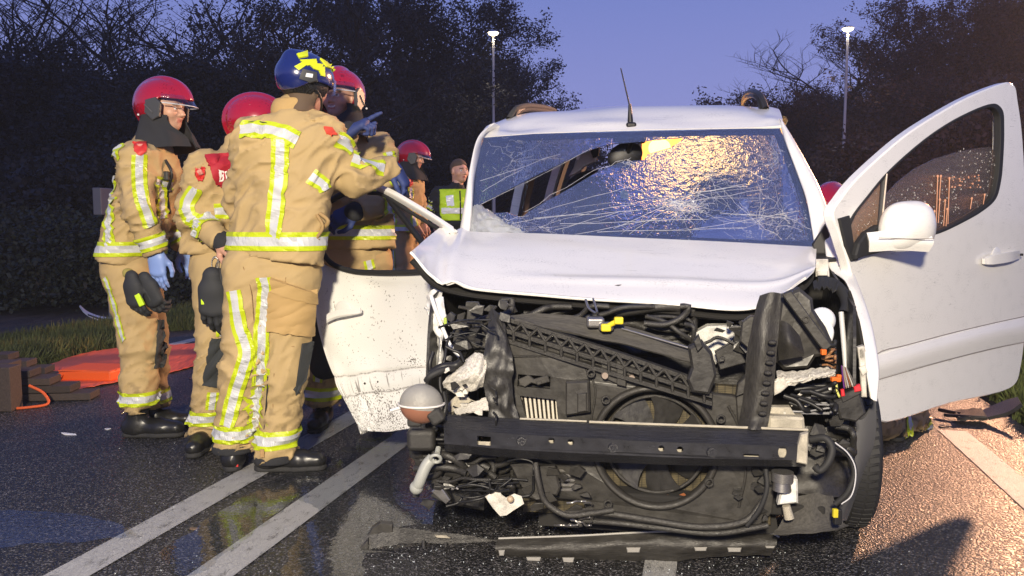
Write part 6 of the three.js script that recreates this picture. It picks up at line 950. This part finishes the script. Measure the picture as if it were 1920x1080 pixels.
// helmet with jet-style shell in the axes of the head
function jetHelmet(p, o = {}) {
  const M = p.M, S = o.s || 1, T = (g) => g.applyMatrix4(M);
  const R0 = [.134 * S, .142 * S, .168 * S], c = [0, .036, -.012];
  const F = (x, y, z) => { const a = (x - c[0]) / R0[0], b = (y - c[1]) / R0[1], d = (z - c[2]) / R0[2], k = Math.sqrt(a * a + b * b + d * d); let e = (k - 1) * .135 * S;
    e = smin(e, (Math.hypot(Math.max(0, Math.abs(x) - .012), Math.hypot((y - .03) / 1.0, (z + .012) / 1.14) - .146 * S)) - .012, .03); // comb
    e = Math.max(e, -((k - .93) * .135 * S)); const cheek = -.075 - .035 * smooth(.0, -.12, z); let cutb = cheek - y; e = Math.max(e, cutb);
    const face = Math.max(.045 - z + (y < .06 ? -.0 : 0), y - .058, -(z - .03)); e = Math.max(e, -Math.max(.040 - z, y - (.052))); return e; };
  F.box = [V(-.17, -.13, -.21), V(.17, .21, .20)];
  const sh = p.P('helmet', T(net(F, .0065, .01)), o.mat || redHelm);
  // visor: a curved clear shade over the brow
  const vis = []; for (let j = 0; j <= 8; j++) { const r = []; for (let i = 0; i <= 8; i++) { const a = lerp(-1.15, 1.15, i / 8), t = j / 8; r.push(V(Math.sin(a) * (.139 + .012 * t) * S, lerp(.078, .030, t) * S - .008 * Math.cos(a) * t, Math.cos(a) * (.158 + (.035 * t)) * S - .008).applyMatrix4(M)); } vis.push(r); }
  p.P('visor', sheet(vis, 24, 10, .003), o.visor || visorM, null, sh);
  const rimp = vis[8]; p.P('visor_rim', tube(rimp, .0035, 24, 5), mat(.5, .5, .52, .3), null, sh);
  for (const s of [-1, 1]) { const q = [[-.030, .040], [.030, .055], [.062, .028], [.056, -.05], [.015, -.072], [-.035, -.03]].map(([z, y]) => V(s * .137 * S, y * S, z * S).applyMatrix4(M)); const f = frame(V(s * .139 * S, 0, 0).applyMatrix4(M), V(0, 0, -s).transformDirection(M), V(0, 1, 0).transformDirection(M)); const pts = q.map((v) => { const d = v.clone().sub(f.o); return new THREE.Vector2(d.dot(f.ex), d.dot(f.ey)); });
    const pl = p.P('side_plate', slab(f, pts, .022, { w: .006, bevel: .004 }), plateM, null, sh); p.P('plate_ridge', bar(f.pt(-.028, .012, .008), f.pt(.02, -.03, .008), .004, .004, 6), mat(.09, .09, .09, .4), null, pl);
    p.P('rivet', new THREE.SphereGeometry(.006, 10, 8).translate(s * .132 * S, -.04, -.075).applyMatrix4(M), mat(.7, .7, .7, .3), null, sh); }
  return sh;
}
function neckCurtain(p, o = {}) { // dark cloth from the helmet down over the collar, open at the face
  const M = p.M, rows = [], n = 20; for (let j = 0; j <= 6; j++) { const t = j / 6, r = []; for (let i = 0; i <= n; i++) { const a = lerp(-1, 1, i / n) * lerp(2.30, 3.0, smooth(.15, .75, t)) + Math.PI; const R = lerp(.108, o.flare || .165, t ** 1.3) + .012 * Math.sin(i * 1.9) * t; r.push(V(Math.sin(a) * R, lerp(-.035, o.low || -.215, t) + .03 * Math.cos(a) * t, Math.cos(a) * R * 1.05 - .01).applyMatrix4(M)); } rows.push(r); }
  p.P('neck_curtain', sheet(rows, 50, 16, .006), collarM);
}
function shield(p, F, x, y, w, h, parent) { p.P('badge', patch(F, [[x - w, y - h], [x + w, y - h], [x + w * .9, y + h * .35], [x - w * .9, y + h * .35]], .004, 6), badgeM, null, parent); p.P('badge_tip', patch(F, [[x - w * .9, y + h * .35], [x + w * .9, y + h * .35], [x + w * .2, y + h], [x - w * .2, y + h]], .004, 5), badgeM, null, parent); p.P('badge_mark', patch(F, [[x - w * .45, y - h * .55], [x + w * .45, y - h * .55], [x + w * .3, y - h * .3], [x - w * .3, y - h * .3]], .006, 4), mat(.6, .25, .2, .6), null, parent); }
const D = (d) => (x, y, dd = 0) => at(x, y, d + dd);
{ // 1: walking firefighter at the left, seen from his right side
  const q = D(4.36), J = { base: onGround(285, 815), head: q(310, 207, .02), neck: q(284, 268), pelvis: q(246, 500), shR: q(257, 300, -.17), shL: q(294, 296, .19), elR: q(262, 396, -.26), wrR: q(294, 476, -.22), elL: q(322, 400, .26), wrL: q(346, 466, .22), hipR: q(240, 512, -.08), hipL: q(258, 512, .10), knR: q(262, 648, -.09), knL: q(280, 645, .13), anR: q(262, 768, -.08), anL: q(284, 765, .12), toeR: q(345, 800, -.08), toeL: q(366, 800, .12), hem: q(243, 490) };
  const p = person({ J, fwd: V(1, 0, .10), look: V(1, -.04, .18), skin: [.56, .32, .22] }, 'firefighter in tan gear and red helmet walking to the right at the left side');
  jetHelmet(p, { s: .95 }); neckCurtain(p, { low: -.225, flare: .17 });
  const jf = p.jacketF, tf = p.trousersF;
  ring(p, p.torsoF, J.hem.clone().add(V(0, .075, 0)), V(.08, 1, 0), .078); ring(p, p.sleeve.R, J.elR.clone().lerp(J.wrR, .72), J.wrR.clone().sub(J.elR), .075); ring(p, p.sleeve.L, J.elL.clone().lerp(J.wrL, .7), J.wrL.clone().sub(J.elL), .075);
  line(p, jf, [[262, 290], [261, 330], [266, 372], [284, 424]], .075); line(p, jf, [[214, 330], [206, 372], [203, 462]], .07); line(p, jf, [[218, 268], [211, 290]], .07); line(p, jf, [[296, 338], [302, 375], [304, 410]], .07);
  line(p, jf, [[292, 340], [308, 345], [322, 346]], .06);
  shield(p, jf, 262, 279, 12, 12); const b = J.anR.clone(); b.y += .075; ring(p, p.legF.R, b, UP, .075); const b2 = J.anL.clone(); b2.y += .075; ring(p, p.legF.L, b2, UP, .075);
  line(p, tf, [[198, 520], [214, 570], [232, 640]], .04);
  p.P('knee_pad', patch(p.legF.R, [[296, 600], [312, 604], [308, 686], [290, 690]], .006), kneeM);
  for (const [x, y] of [[312, 330], [316, 352]]) p.P('clip', boxAt(hit(jf, x, y), .03, .05, .03, null, .008), mat(.02, .02, .02, .5)); p.P('radio_cord', tube([hit(jf, 310, 300), hit(jf, 318, 325).add(V(.02, 0, .02)), hit(jf, 314, 360), hit(jf, 318, 400)], .008, 20, 6), black);
  hand(p, 'R', nitrile, 'blue_glove', { up: V(-.2, 0, 1), curl: .25, dir: V(.02, -1, 0), side: 1 }); hand(p, 'L', nitrile, 'blue_glove', { up: V(0, .2, -1), curl: .4, dir: V(.35, -.9, 0) });
  // gloves hung on his belt
  const s = thing('work_gloves', q(258, 540, -.2), 'black and yellow work gloves hanging on the walking firefighter\'s belt', 'gloves', 'gloves hung on belts'); const up = V(-.3, 0, 1);
  part('glove', net(handField(q(248, 528, -.24), V(.10, -1, 0), up, 1.25, .45, false, 1), .006, .015), gloveM, s); part('glove', net(handField(q(275, 530, -.22), V(.35, -.85, 0), up, 1.25, .6, false, -1), .006, .015), gloveM, s);
  part('glove_patch', [boxAt(q(262, 562, -.26), .03, .07, .02, new THREE.Quaternion().setFromAxisAngle(V(0, 0, 1), .4), .006)], hiVis, s); part('glove_cuff', [boxAt(q(240, 512, -.22), .05, .05, .05, null, .02)], gearM.clone(), s); s.children[s.children.length - 1].material.color.setRGB(.3, .26, .07); s.children[s.children.length - 1].material.vertexColors = false;
}
{ // 2: firefighter with the red yoke, half hidden
  const q = D(4.12), J = { base: onGround(400, 845), head: q(485, 240, .06), neck: q(446, 285, .04), pelvis: q(424, 500), shR: q(384, 322, -.12), shL: q(486, 312, .18), elR: q(358, 402, -.12), wrR: q(416, 452, -.24), elL: q(500, 400, .1), wrL: q(458, 455, -.1), hipR: q(406, 512, -.05), hipL: q(446, 512, .08), knR: q(404, 668, -.08), knL: q(446, 665, .06), anR: q(386, 812, -.02), anL: q(430, 815, .05), toeR: q(366, 850, -.2), toeL: q(440, 850, -.16), hem: q(424, 482) };
  const p = person({ J, fwd: V(.35, 0, .9), look: V(.9, -.1, -.15), scale: .96 }, 'firefighter with a red lettered yoke and red helmet behind the blue-helmet firefighter');
  jetHelmet(p, { s: .94 }); neckCurtain(p, { low: -.2, flare: .16 });
  const jf = p.jacketF, yk = p.P('yoke', patch(jf, [[384, 294], [436, 288], [438, 350], [412, 350]], .010, 14), mat(.42, .015, .03, .7)), yk2 = p.P('yoke', patch(jf, [[436, 288], [500, 300], [496, 350], [438, 350]], .010, 10), mat(.42, .015, .03, .7));
  { const W = 128, cv = document.createElement('canvas'); cv.width = 128; cv.height = 64; const c = cv.getContext('2d'); c.fillStyle = '#a81c2c'; c.fillRect(0, 0, W, 64); c.fillStyle = '#f2efe8'; c.font = 'bold 54px sans-serif'; c.textAlign = 'left'; c.fillText('BE', 14, 52); const t = new THREE.CanvasTexture(cv); t.colorSpace = THREE.SRGBColorSpace;
    const q4 = [[399, 312], [451, 310], [451, 346], [399, 344]]; const n = 10, P = []; for (let j = 0; j <= n; j++) for (let i = 0; i <= n; i++) { const u = i / n, v = j / n; P.push(drop(jf, hit(jf, lerp(lerp(q4[0][0], q4[1][0], u), lerp(q4[3][0], q4[2][0], u), v), lerp(lerp(q4[0][1], q4[1][1], u), lerp(q4[3][1], q4[2][1], u), v)), .022)); }
    const g = grid(P, n, n, 0); const uv = g.attributes.uv; for (let i = 0; i < uv.count; i++) uv.setY(i, 1 - uv.getY(i)); p.P('yoke_lettering', g, mat(1, 1, 1, .7, { map: t }), 'white letters on the yoke', yk); }
  shield(p, jf, 376, 328, 9, 12); line(p, jf, [[366, 352], [352, 378], [352, 400], [374, 424]], .075); ring(p, p.sleeve.R, J.elR.clone().lerp(J.wrR, .5), J.wrR.clone().sub(J.elR), .075); line(p, jf, [[402, 396], [450, 396]], .075, null, 20);
  p.P('cuff', net(union([limb(J.wrR.clone().lerp(J.elR, .08), J.wrR.clone().addScaledVector(J.wrR.clone().sub(J.elR).normalize(), .02), .055, .052)], null), .010), darkCloth);
  hand(p, 'R', skinM, 'hand', { up: V(.2, .6, .8), curl: .6 }); hand(p, 'L', skinM, 'hand', { up: V(.2, .6, .8), curl: .6 });
  for (const s of ['R', 'L']) { const b = J['an' + s].clone(); b.y += .10; ring(p, p.legF[s], b, UP, .075); p.P('trouser_hem', net(union([limb(J['an' + s].clone().add(V(0, -.012, 0)), J['an' + s].clone().add(V(0, .012, 0)), .095, .096)], (d, x, y, z) => Math.max(d, J['an' + s].y - .02 - y, y - J['an' + s].y - .02)), .010), darkCloth); }
  line(p, p.trousersF, [[427, 560], [422, 600], [416, 630]], .07, null, 20); line(p, p.trousersF, [[400, 735], [396, 768]], .06, null, 12);
  p.P('knee_pad', patch(p.legF.R, [[396, 634], [442, 636], [432, 728], [380, 722]], .008), kneeM);
  line(p, jf, [[404, 480], [416, 484]], .07, null, 8);
  const s = thing('work_gloves', q(404, 560, -.25), 'black work gloves hanging on the belt below the red yoke firefighter\'s hand', 'gloves', 'gloves hung on belts'), up = V(.1, 0, 1);
  part('glove', net(handField(q(398, 530, -.27), V(-.02, -1, 0), up, 1.6, .35, false, 1), .006, .015), gloveM, s); part('glove', net(handField(q(412, 532, -.25), V(.05, -1, 0), up, 1.6, .5, false, -1), .006, .015), gloveM, s); part('glove_patch', boxAt(q(381, 560, -.29), .02, .06, .02, null, .006), hiVis, s); part('carabiner', [new THREE.TorusGeometry(.03, .005, 6, 20).scale(.6, 1.2, 1).translate(...q(404, 496, -.25).toArray()), new THREE.TorusGeometry(.03, .005, 6, 20).scale(.6, 1.2, 1).translate(...q(414, 498, -.25).toArray())], steelM, s);
}

{ // 3: firefighter in the blue helmet, seen from behind, leaning on the door
  const q = D(3.72), J = { base: onGround(500, 885), head: q(573, 166, .04), neck: q(548, 208, .02), pelvis: q(512, 500), shL: q(474, 262, -.02), shR: q(612, 262, .02), elR: q(668, 335, .06), wrR: q(738, 312, .20), elL: q(448, 380, .10), wrL: q(480, 440, .34), hipL: q(472, 520, .0), hipR: q(548, 520, .0), knL: q(456, 690, -.02), knR: q(536, 690, .0), anL: q(438, 838, .02), anR: q(516, 856, -.03), toeL: q(448, 880, .2), toeR: q(600, 880, -.02), hem: q(512, 484) };
  const p = person({ J, fwd: V(.42, 0, -.9), look: V(.48, -.1, -.88), wide: 1.06, h: .011, neckUp: .01 }, 'blue-helmet firefighter in tan gear, back to the viewer, arm over the door');
  const jf = p.jacketF, tf = p.trousersF, M = p.M;
  ring(p, p.torsoF, J.hem.clone().add(V(0, .082, 0)), UP, .085); line(p, jf, [[452, 244], [490, 242], [530, 250], [558, 264]], .085); line(p, jf, [[526, 262], [524, 330], [520, 370], [512, 446]], .08, null, 50); line(p, jf, [[582, 330], [602, 344], [612, 356]], .075, null, 14);
  line(p, jf, [[636, 258], [652, 272], [660, 282]], .075, null, 16); line(p, jf, [[660, 296], [690, 304], [720, 316]], .08, null, 20);
  p.P('badge', patch(jf, [[606, 238], [622, 240], [632, 254], [612, 252]], .004, 6), mat(.6, .06, .03, .6));
  p.P('back_seam', tube([[455, 232], [480, 228], [520, 236], [560, 246]].map(([x, y]) => drop(jf, hit(jf, x, y), .001)), .003, 24, 5), darkCloth);
  p.P('collar', net(union([limb(J.neck.clone().add(V(-.01, -.005, .0)), J.neck.clone().add(V(.02, .028, 0)), .088, .076)], (d, x, y, z) => Math.max(d, -(d + .016), y - J.neck.y - .055)), .009), mat(.43, .285, .113, .86));
  p.P('strap_toggle', [tube([hit(jf, 600, 400), hit(jf, 606, 415).add(V(.03, 0, .03)), hit(jf, 600, 435), hit(jf, 596, 450)], .010, 16, 6), tube([hit(jf, 594, 402), hit(jf, 600, 425).add(V(.02, 0, .03)), hit(jf, 594, 446)], .008, 12, 6)], mat(.34, .22, .09, .8));
  for (const s of ['L', 'R']) { const b = J['an' + s].clone(); b.y += s === 'L' ? .085 : .10; ring(p, p.legF[s], b, UP, .085); p.P('trouser_hem', net(union([limb(J['an' + s].clone().add(V(0, -.012, 0)), J['an' + s].clone().add(V(0, .012, 0)), .100, .101)], (d, x, y, z) => Math.max(d, J['an' + s].y - .02 - y, y - J['an' + s].y - .022)), .010), darkCloth); }
  line(p, tf, [[438, 545], [448, 610], [462, 655], [456, 690], [440, 740], [426, 800]], .075, null, 60); line(p, tf, [[494, 520], [498, 545], [492, 620], [488, 690], [482, 760], [478, 810]], .07, null, 60);
  const pk = p.P('pocket', patch(tf, [[506, 546], [588, 560], [584, 630], [504, 622]], .014, 16), mat(.44, .29, .115, .86)); p.P('pocket_flap', patch(tf, [[508, 520], [588, 548], [588, 572], [510, 546]], .020, 12), mat(.45, .30, .12, .86), null, pk);
  p.P('knee_pad', patch(tf, [[566, 644], [586, 640], [572, 712], [552, 740]], .007), kneeM); p.P('leg_zip', tube([[503, 706], [500, 750], [496, 800], [494, 842]].map(([x, y]) => drop(tf, hit(tf, x, y), .002)), .003, 30, 5), darkCloth);
  for (const l of [[[512, 648], [552, 650]], [[514, 700], [512, 760], [516, 830]], [[536, 520], [534, 540]], [[456, 500], [470, 540], [476, 600]], [[470, 470], [540, 478], [590, 492]]]) p.P('seam', tube(l.map(([x, y]) => drop(tf, hit(tf, x, y), .001)), .0018, 20, 4), mat(.25, .15, .06, .9));
  p.P('zip_pull', boxAt(drop(tf, hit(tf, 494, 850), .008), .02, .04, .012, null, .004), mat(.36, .22, .09, .8));
  p.P('heel_tag', boxAt(at(441, 873, 3.66), .03, .012, .006, null, .002), badgeM);
  hand(p, 'R', gloveBlue, 'glove', { up: V(0, 1, .2), curl: .7, dir: V(.5, -.75, -.1) }); hand(p, 'L', gloveBlue, 'glove', { curl: .5 });
  // helmet: blue with bright yellow markings
  { const T = (g) => g.applyMatrix4(M), c = [0, .046, -.008], R0 = [.124, .118, .150];
    const F = (x, y, z) => { const a = (x - c[0]) / R0[0], b = (y - c[1]) / R0[1], d = (z - c[2]) / R0[2], k = Math.sqrt(a * a + b * b + d * d); let e = (k - 1) * .12; e = smin(e, limbR(x, y, z), .03); e = Math.max(e, -((k - .92) * .12)); return Math.max(e, .012 + .10 * Math.max(0, z - .05) - .05 * smooth(-.05, -.13, z) - y); };
    const lr = limb(V(0, .12, -.10), V(0, .135, .09), .034, .03); function limbR(x, y, z) { return lr(x, y, z); } F.box = [V(-.16, -.07, -.19), V(.16, .2, .19)];
    const sh = p.P('helmet', T(net(F, .0055, .01)), blueHelm, 'dark blue helmet with yellow markings');
    const Fw = (x, y, z) => { const v = V(x, y, z).applyMatrix4(Mi); return F(v.x, v.y, v.z); }; const Mi = M.clone().invert(); { const bb = new THREE.Box3(V(-.16, -.07, -.19), V(.16, .2, .19)).applyMatrix4(M); Fw.box = [bb.min, bb.max]; }
    const ym = mat(.62, .72, .01, .45), pt = (qd, m = ym, off = .003, n = 'helmet_marking') => p.P(n, patch(Fw, qd, off, 8), m, null, sh);
    pt([[556, 102], [576, 96], [577, 106], [560, 110]]); pt([[562, 114], [592, 112], [594, 120], [576, 124]]); pt([[576, 118], [606, 122], [600, 134], [588, 130]]); pt([[566, 118], [578, 120], [560, 132], [552, 126]]); pt([[596, 128], [608, 126], [609, 144], [602, 142]]); pt([[600, 110], [620, 122], [628, 134], [612, 126]]);
    pt([[566, 130], [592, 136], [594, 158], [560, 146]], plateM, .006, 'side_plate'); pt([[572, 137], [584, 139], [583, 145], [570, 143]], mat(.75, .76, .76, .4), .010, 'lamp_lens');
    p.P('helmet_liner', T(net((() => { const G = (x, y, z) => { const a = x / .104, b = (y - .02) / .09, d = (z + .008) / .128, k = Math.sqrt(a * a + b * b + d * d); return Math.max((k - 1) * .1, -((k - .93) * .1), y - .03, -.045 - y, z - .06); }; G.box = [V(-.12, -.06, -.15), V(.12, .05, .1)]; return G; })(), .006, .01)), black, null, sh);
    p.P('chin_strap', [tube([V(.085, .0, -.04), V(.088, -.05, .01), V(.05, -.1, .05), V(0, -.112, .06)].map((v) => v.applyMatrix4(M)), .006, 16, 5), tube([V(-.085, .0, -.04), V(-.088, -.05, .01), V(-.05, -.1, .05), V(0, -.112, .06)].map((v) => v.applyMatrix4(M)), .006, 16, 5)], black, null, sh);
    const vis = []; for (let j = 0; j <= 6; j++) { const r = []; for (let i = 0; i <= 8; i++) { const a = lerp(-1.1, 1.1, i / 8), t = j / 6; r.push(V(Math.sin(a) * .128, lerp(.05, -.005, t), Math.cos(a) * .158 - .008).applyMatrix4(M)); } vis.push(r); } p.P('visor', sheet(vis, 20, 8, .003), visorM, null, sh);
    const hg = net((() => { const h0 = headField(0); const G = (x, y, z) => Math.max(h0(x, y, z) - .006, z - .02 - (y > 0 ? .0 : -.02), -.125 - y, Math.abs(x) > .082 && y < .03 ? .01 : -1); G.box = [V(-.1, -.14, -.13), V(.1, .14, .1)]; return G; })(), .006, .01); p.P('hair', T(hg), mat(.10, .065, .04, .8)); }
}
{ // 4: smiling firefighter behind the door, facing the viewer
  const q = D(4.55), J = { base: onGround(605, 795), head: q(637, 187, -.08), neck: q(652, 250, .02), pelvis: q(665, 480), shR: q(608, 290, -.02), shL: q(712, 282, .05), elR: q(612, 350, -.15), wrR: q(652, 250, -.38), elL: q(738, 372, -.05), wrL: q(668, 396, -.30), hipR: q(640, 500), hipL: q(694, 500, .06), knR: q(612, 650, -.05), knL: q(700, 640, .10), anR: q(604, 758), anL: q(700, 760, .15), toeR: q(590, 795, -.2), toeL: q(700, 795, -.05), hem: q(665, 468) };
  const p = person({ J, fwd: V(-.25, 0, .95), look: V(-.30, .05, .95), smile: true, skin: [.58, .33, .24] }, 'smiling firefighter in red helmet behind the open left door, pointing with one hand');
  jetHelmet(p, { s: .96 }); neckCurtain(p, { low: -.22, flare: .16 }); const jf = p.jacketF;
  ring(p, p.torsoF, J.hem.clone().add(V(0, .10, 0)), UP, .08); ring(p, p.sleeve.L, J.elL.clone().lerp(J.wrL, .35), J.wrL.clone().sub(J.elL), .08); line(p, jf, [[728, 285], [740, 320], [744, 350]], .075, null, 20);
  ring(p, p.sleeve.L, J.shL.clone().lerp(J.elL, .55), J.elL.clone().sub(J.shL), .075);
  p.P('cuff', net(union([limb(J.wrL.clone().lerp(J.elL, .06), J.wrL.clone().addScaledVector(J.wrL.clone().sub(J.elL).normalize(), .02), .055, .052)]), .010), darkCloth); p.P('cuff', net(union([limb(J.wrR.clone().lerp(J.elR, .06), J.wrR.clone().addScaledVector(J.wrR.clone().sub(J.elR).normalize(), .02), .053, .048)]), .010), darkCloth);
  hand(p, 'R', gloveBlue, 'glove', { dir: V(.72, .38, .25), up: V(-.5, .8, .3), point: true, s: 1.25, side: 1 }); hand(p, 'L', gloveBlue, 'glove', { dir: V(-.9, -.35, .2), up: V(0, .5, .8), curl: .6, s: 1.2 });
  for (const s of ['R', 'L']) { const b = J['an' + s].clone(); b.y += .08; ring(p, p.legF[s], b, UP, .08); p.P('knee_pad', net(union([limb(J['kn' + s].clone().add(V(0, .10, .035)), J['kn' + s].clone().add(V(0, -.10, .035)), .09, .088)]), .014), kneeM); }
  line(p, p.trousersF, [[598, 686], [596, 716]], .06, null, 10); line(p, p.trousersF, [[690, 488], [694, 505]], .06, null, 10);
}
{ // 5: firefighter farther back, turned to the right
  const q = D(8.7), J = { base: q(760, 640), head: q(776, 297), neck: q(768, 328), pelvis: q(758, 432), shR: q(752, 344, -.15), shL: q(778, 342, .2), elR: q(755, 390, -.22), wrR: q(778, 425, -.2), elL: q(788, 388, .25), wrL: q(792, 420, .15), hipR: q(754, 442, -.08), hipL: q(764, 442, .12), knR: q(757, 520, -.1), knL: q(770, 520, .12), anR: q(752, 586, -.1), anL: q(766, 586, .12), toeR: q(774, 610, -.1), toeL: q(788, 610, .12), hem: q(758, 434) };
  J.base.y = 0; const p = person({ J, fwd: V(1, 0, -.15), look: V(1, -.2, .1), h: .02, wide: 1.05 }, 'firefighter in red helmet with dark neck flap standing far behind the left door');
  jetHelmet(p, { s: 1.05 }); neckCurtain(p, { low: -.24, flare: .19 }); const jf = p.jacketF;
  ring(p, p.torsoF, J.hem.clone().add(V(0, .03, 0)), UP, .09); line(p, jf, [[770, 352], [770, 372]], .08, null, 8); line(p, jf, [[740, 385], [740, 424]], .08, null, 10); line(p, jf, [[774, 390], [778, 424]], .08, null, 10); shield(p, jf, 769, 343, 5, 6);
  hand(p, 'R', skinM, 'hand', {}); hand(p, 'L', skinM, 'hand', {}); line(p, p.trousersF, [[738, 470], [740, 510]], .05, null, 10);
  p.P('collar_band', net(union([limb(J.neck.clone().add(V(-.02, -.03, 0)), J.neck.clone().add(V(-.02, -.02, 0)), .115, .11)], (d, x, y, z) => Math.max(d, Math.abs(y - J.neck.y + .02) - .03)), .012), mat(.6, .10, .03, .7));
}
{ // 6: police officer in a yellow vest
  const q = D(8.15), J = { base: q(848, 640), head: q(861, 322), neck: q(856, 356), pelvis: q(850, 436), shR: q(823, 366), shL: q(888, 366, .06), elR: q(812, 398, .04), wrR: q(822, 430, -.2), elL: q(896, 402), wrL: q(880, 435, -.2), hipR: q(837, 446), hipL: q(866, 446, .04), knR: q(838, 535), knL: q(868, 535), anR: q(838, 600), anL: q(868, 600), toeR: q(832, 640, -.3), toeL: q(874, 640, -.3), hem: q(850, 425) };
  J.base.y = 0; const dk = [.012, .013, .018]; const p = person({ J, fwd: V(.25, 0, 1), look: V(.62, 0, .75), h: .02, scale: .9, jacketCol: dk, trouserCol: dk, skin: [.58, .33, .24] }, 'police officer in a yellow reflective vest and dark uniform left of the car');
  const jf = p.jacketF, T = p.torsoF; const vf = (x, y, z) => Math.max(T(x, y, z) - .012, y - J.shL.y - .06, J.hem.y + .06 - y, Math.abs((x - J.neck.x) * p.rt.x + (z - J.neck.z) * p.rt.z) - .185); vf.box = [T.box[0].clone(), T.box[1].clone()]; vf.box[0].y = J.hem.y;
  const vest = p.P('vest', paint(net(vf, .014), [.50, .72, .015]), mat(1, 1, 1, .6, { vertexColors: true }));
  const sil = (qd) => p.P('silver_stripe', patch(vf, qd, .004, 8), mat(.8, .82, .84, .3), null, vest); sil([[828, 390], [874, 390], [874, 400], [828, 400]]); sil([[836, 368], [850, 366], [852, 386], [838, 386]]);
  p.P('vest_zip', tube([[862, 358], [863, 385], [863, 412]].map(([x, y]) => drop(vf, hit(vf, x, y), .003)), .008, 10, 5), darkCloth, null, vest);
  ring(p, p.sleeve.R, J.shR.clone().lerp(J.elR, .35), J.elR.clone().sub(J.shR), .05); ring(p, p.sleeve.R, J.shR.clone().lerp(J.elR, .7), J.elR.clone().sub(J.shR), .05);
  p.P('forearm', paint(net(union([limb(J.elR, J.wrR, .064, .05)]), .012), [.50, .26, .17]), skinM); hand(p, 'R', skinM, 'hand', {}); hand(p, 'L', skinM, 'hand', {});
  const hg = net((() => { const h0 = headField(0); const G = (x, y, z) => Math.max(h0(x, y, z) - .006, .045 - y + (z < 0 ? -.06 : z * .2), z - .075); G.box = [V(-.1, -.05, -.13), V(.1, .15, .12)]; return G; })(), .007, .01); p.P('hair', hg.applyMatrix4(p.M), mat(.09, .06, .04, .8));
}
{ // 7: firefighter crouching behind the open right door
  const q = D(4.42), J = { base: onGround(1680, 840), head: q(1556, 402, .35), neck: q(1580, 462, .33), pelvis: q(1668, 690, .12), shL: q(1550, 492, .22), shR: q(1622, 480, .45), elL: q(1570, 590, .05), wrL: q(1600, 660, -.02), elR: q(1650, 590, .3), wrR: q(1640, 670, .1), hipL: q(1656, 704, .04), hipR: q(1684, 700, .2), knL: q(1640, 790, -.26), knR: q(1700, 760, .0), anL: q(1690, 802, -.06), anR: q(1716, 806, .14), toeL: q(1660, 830, -.5), toeR: q(1700, 830, -.3), hem: q(1664, 672, .12) };
  J.elL.y += .0; const p = person({ J, fwd: V(-.6, 0, .6), look: V(-.6, -.3, .5), h: .015, ankle: .15 }, 'firefighter in red helmet with yellow stripe crouching behind the open right door');
  const hm = jetHelmet(p); neckCurtain(p);
  { const ri = []; for (let i = 0; i <= 30; i++) { const a = i / 30 * 6.2832; ri.push(V(Math.sin(a) * .139, .012, Math.cos(a) * .172 - .012).applyMatrix4(p.M)); } p.P('helmet_band', tube(ri, .016, 60, 6, true), mat(.62, .55, .01, .5), null, hm); }
  for (const s of ['L', 'R']) { const b = J['an' + s].clone().lerp(J['kn' + s], .35); ring(p, p.legF[s], b, J['kn' + s].clone().sub(J['an' + s]), .075); }
  ring(p, p.torsoF, J.hem.clone().add(V(0, .08, 0)), UP, .08); hand(p, 'L', gloveM, 'glove', {}); hand(p, 'R', gloveM, 'glove', {});
}
scene.fog = new THREE.FogExp2(new THREE.Color().setRGB(FOG[0], FOG[1], FOG[2]), FOG[3]);
renderer.render(scene, camera);
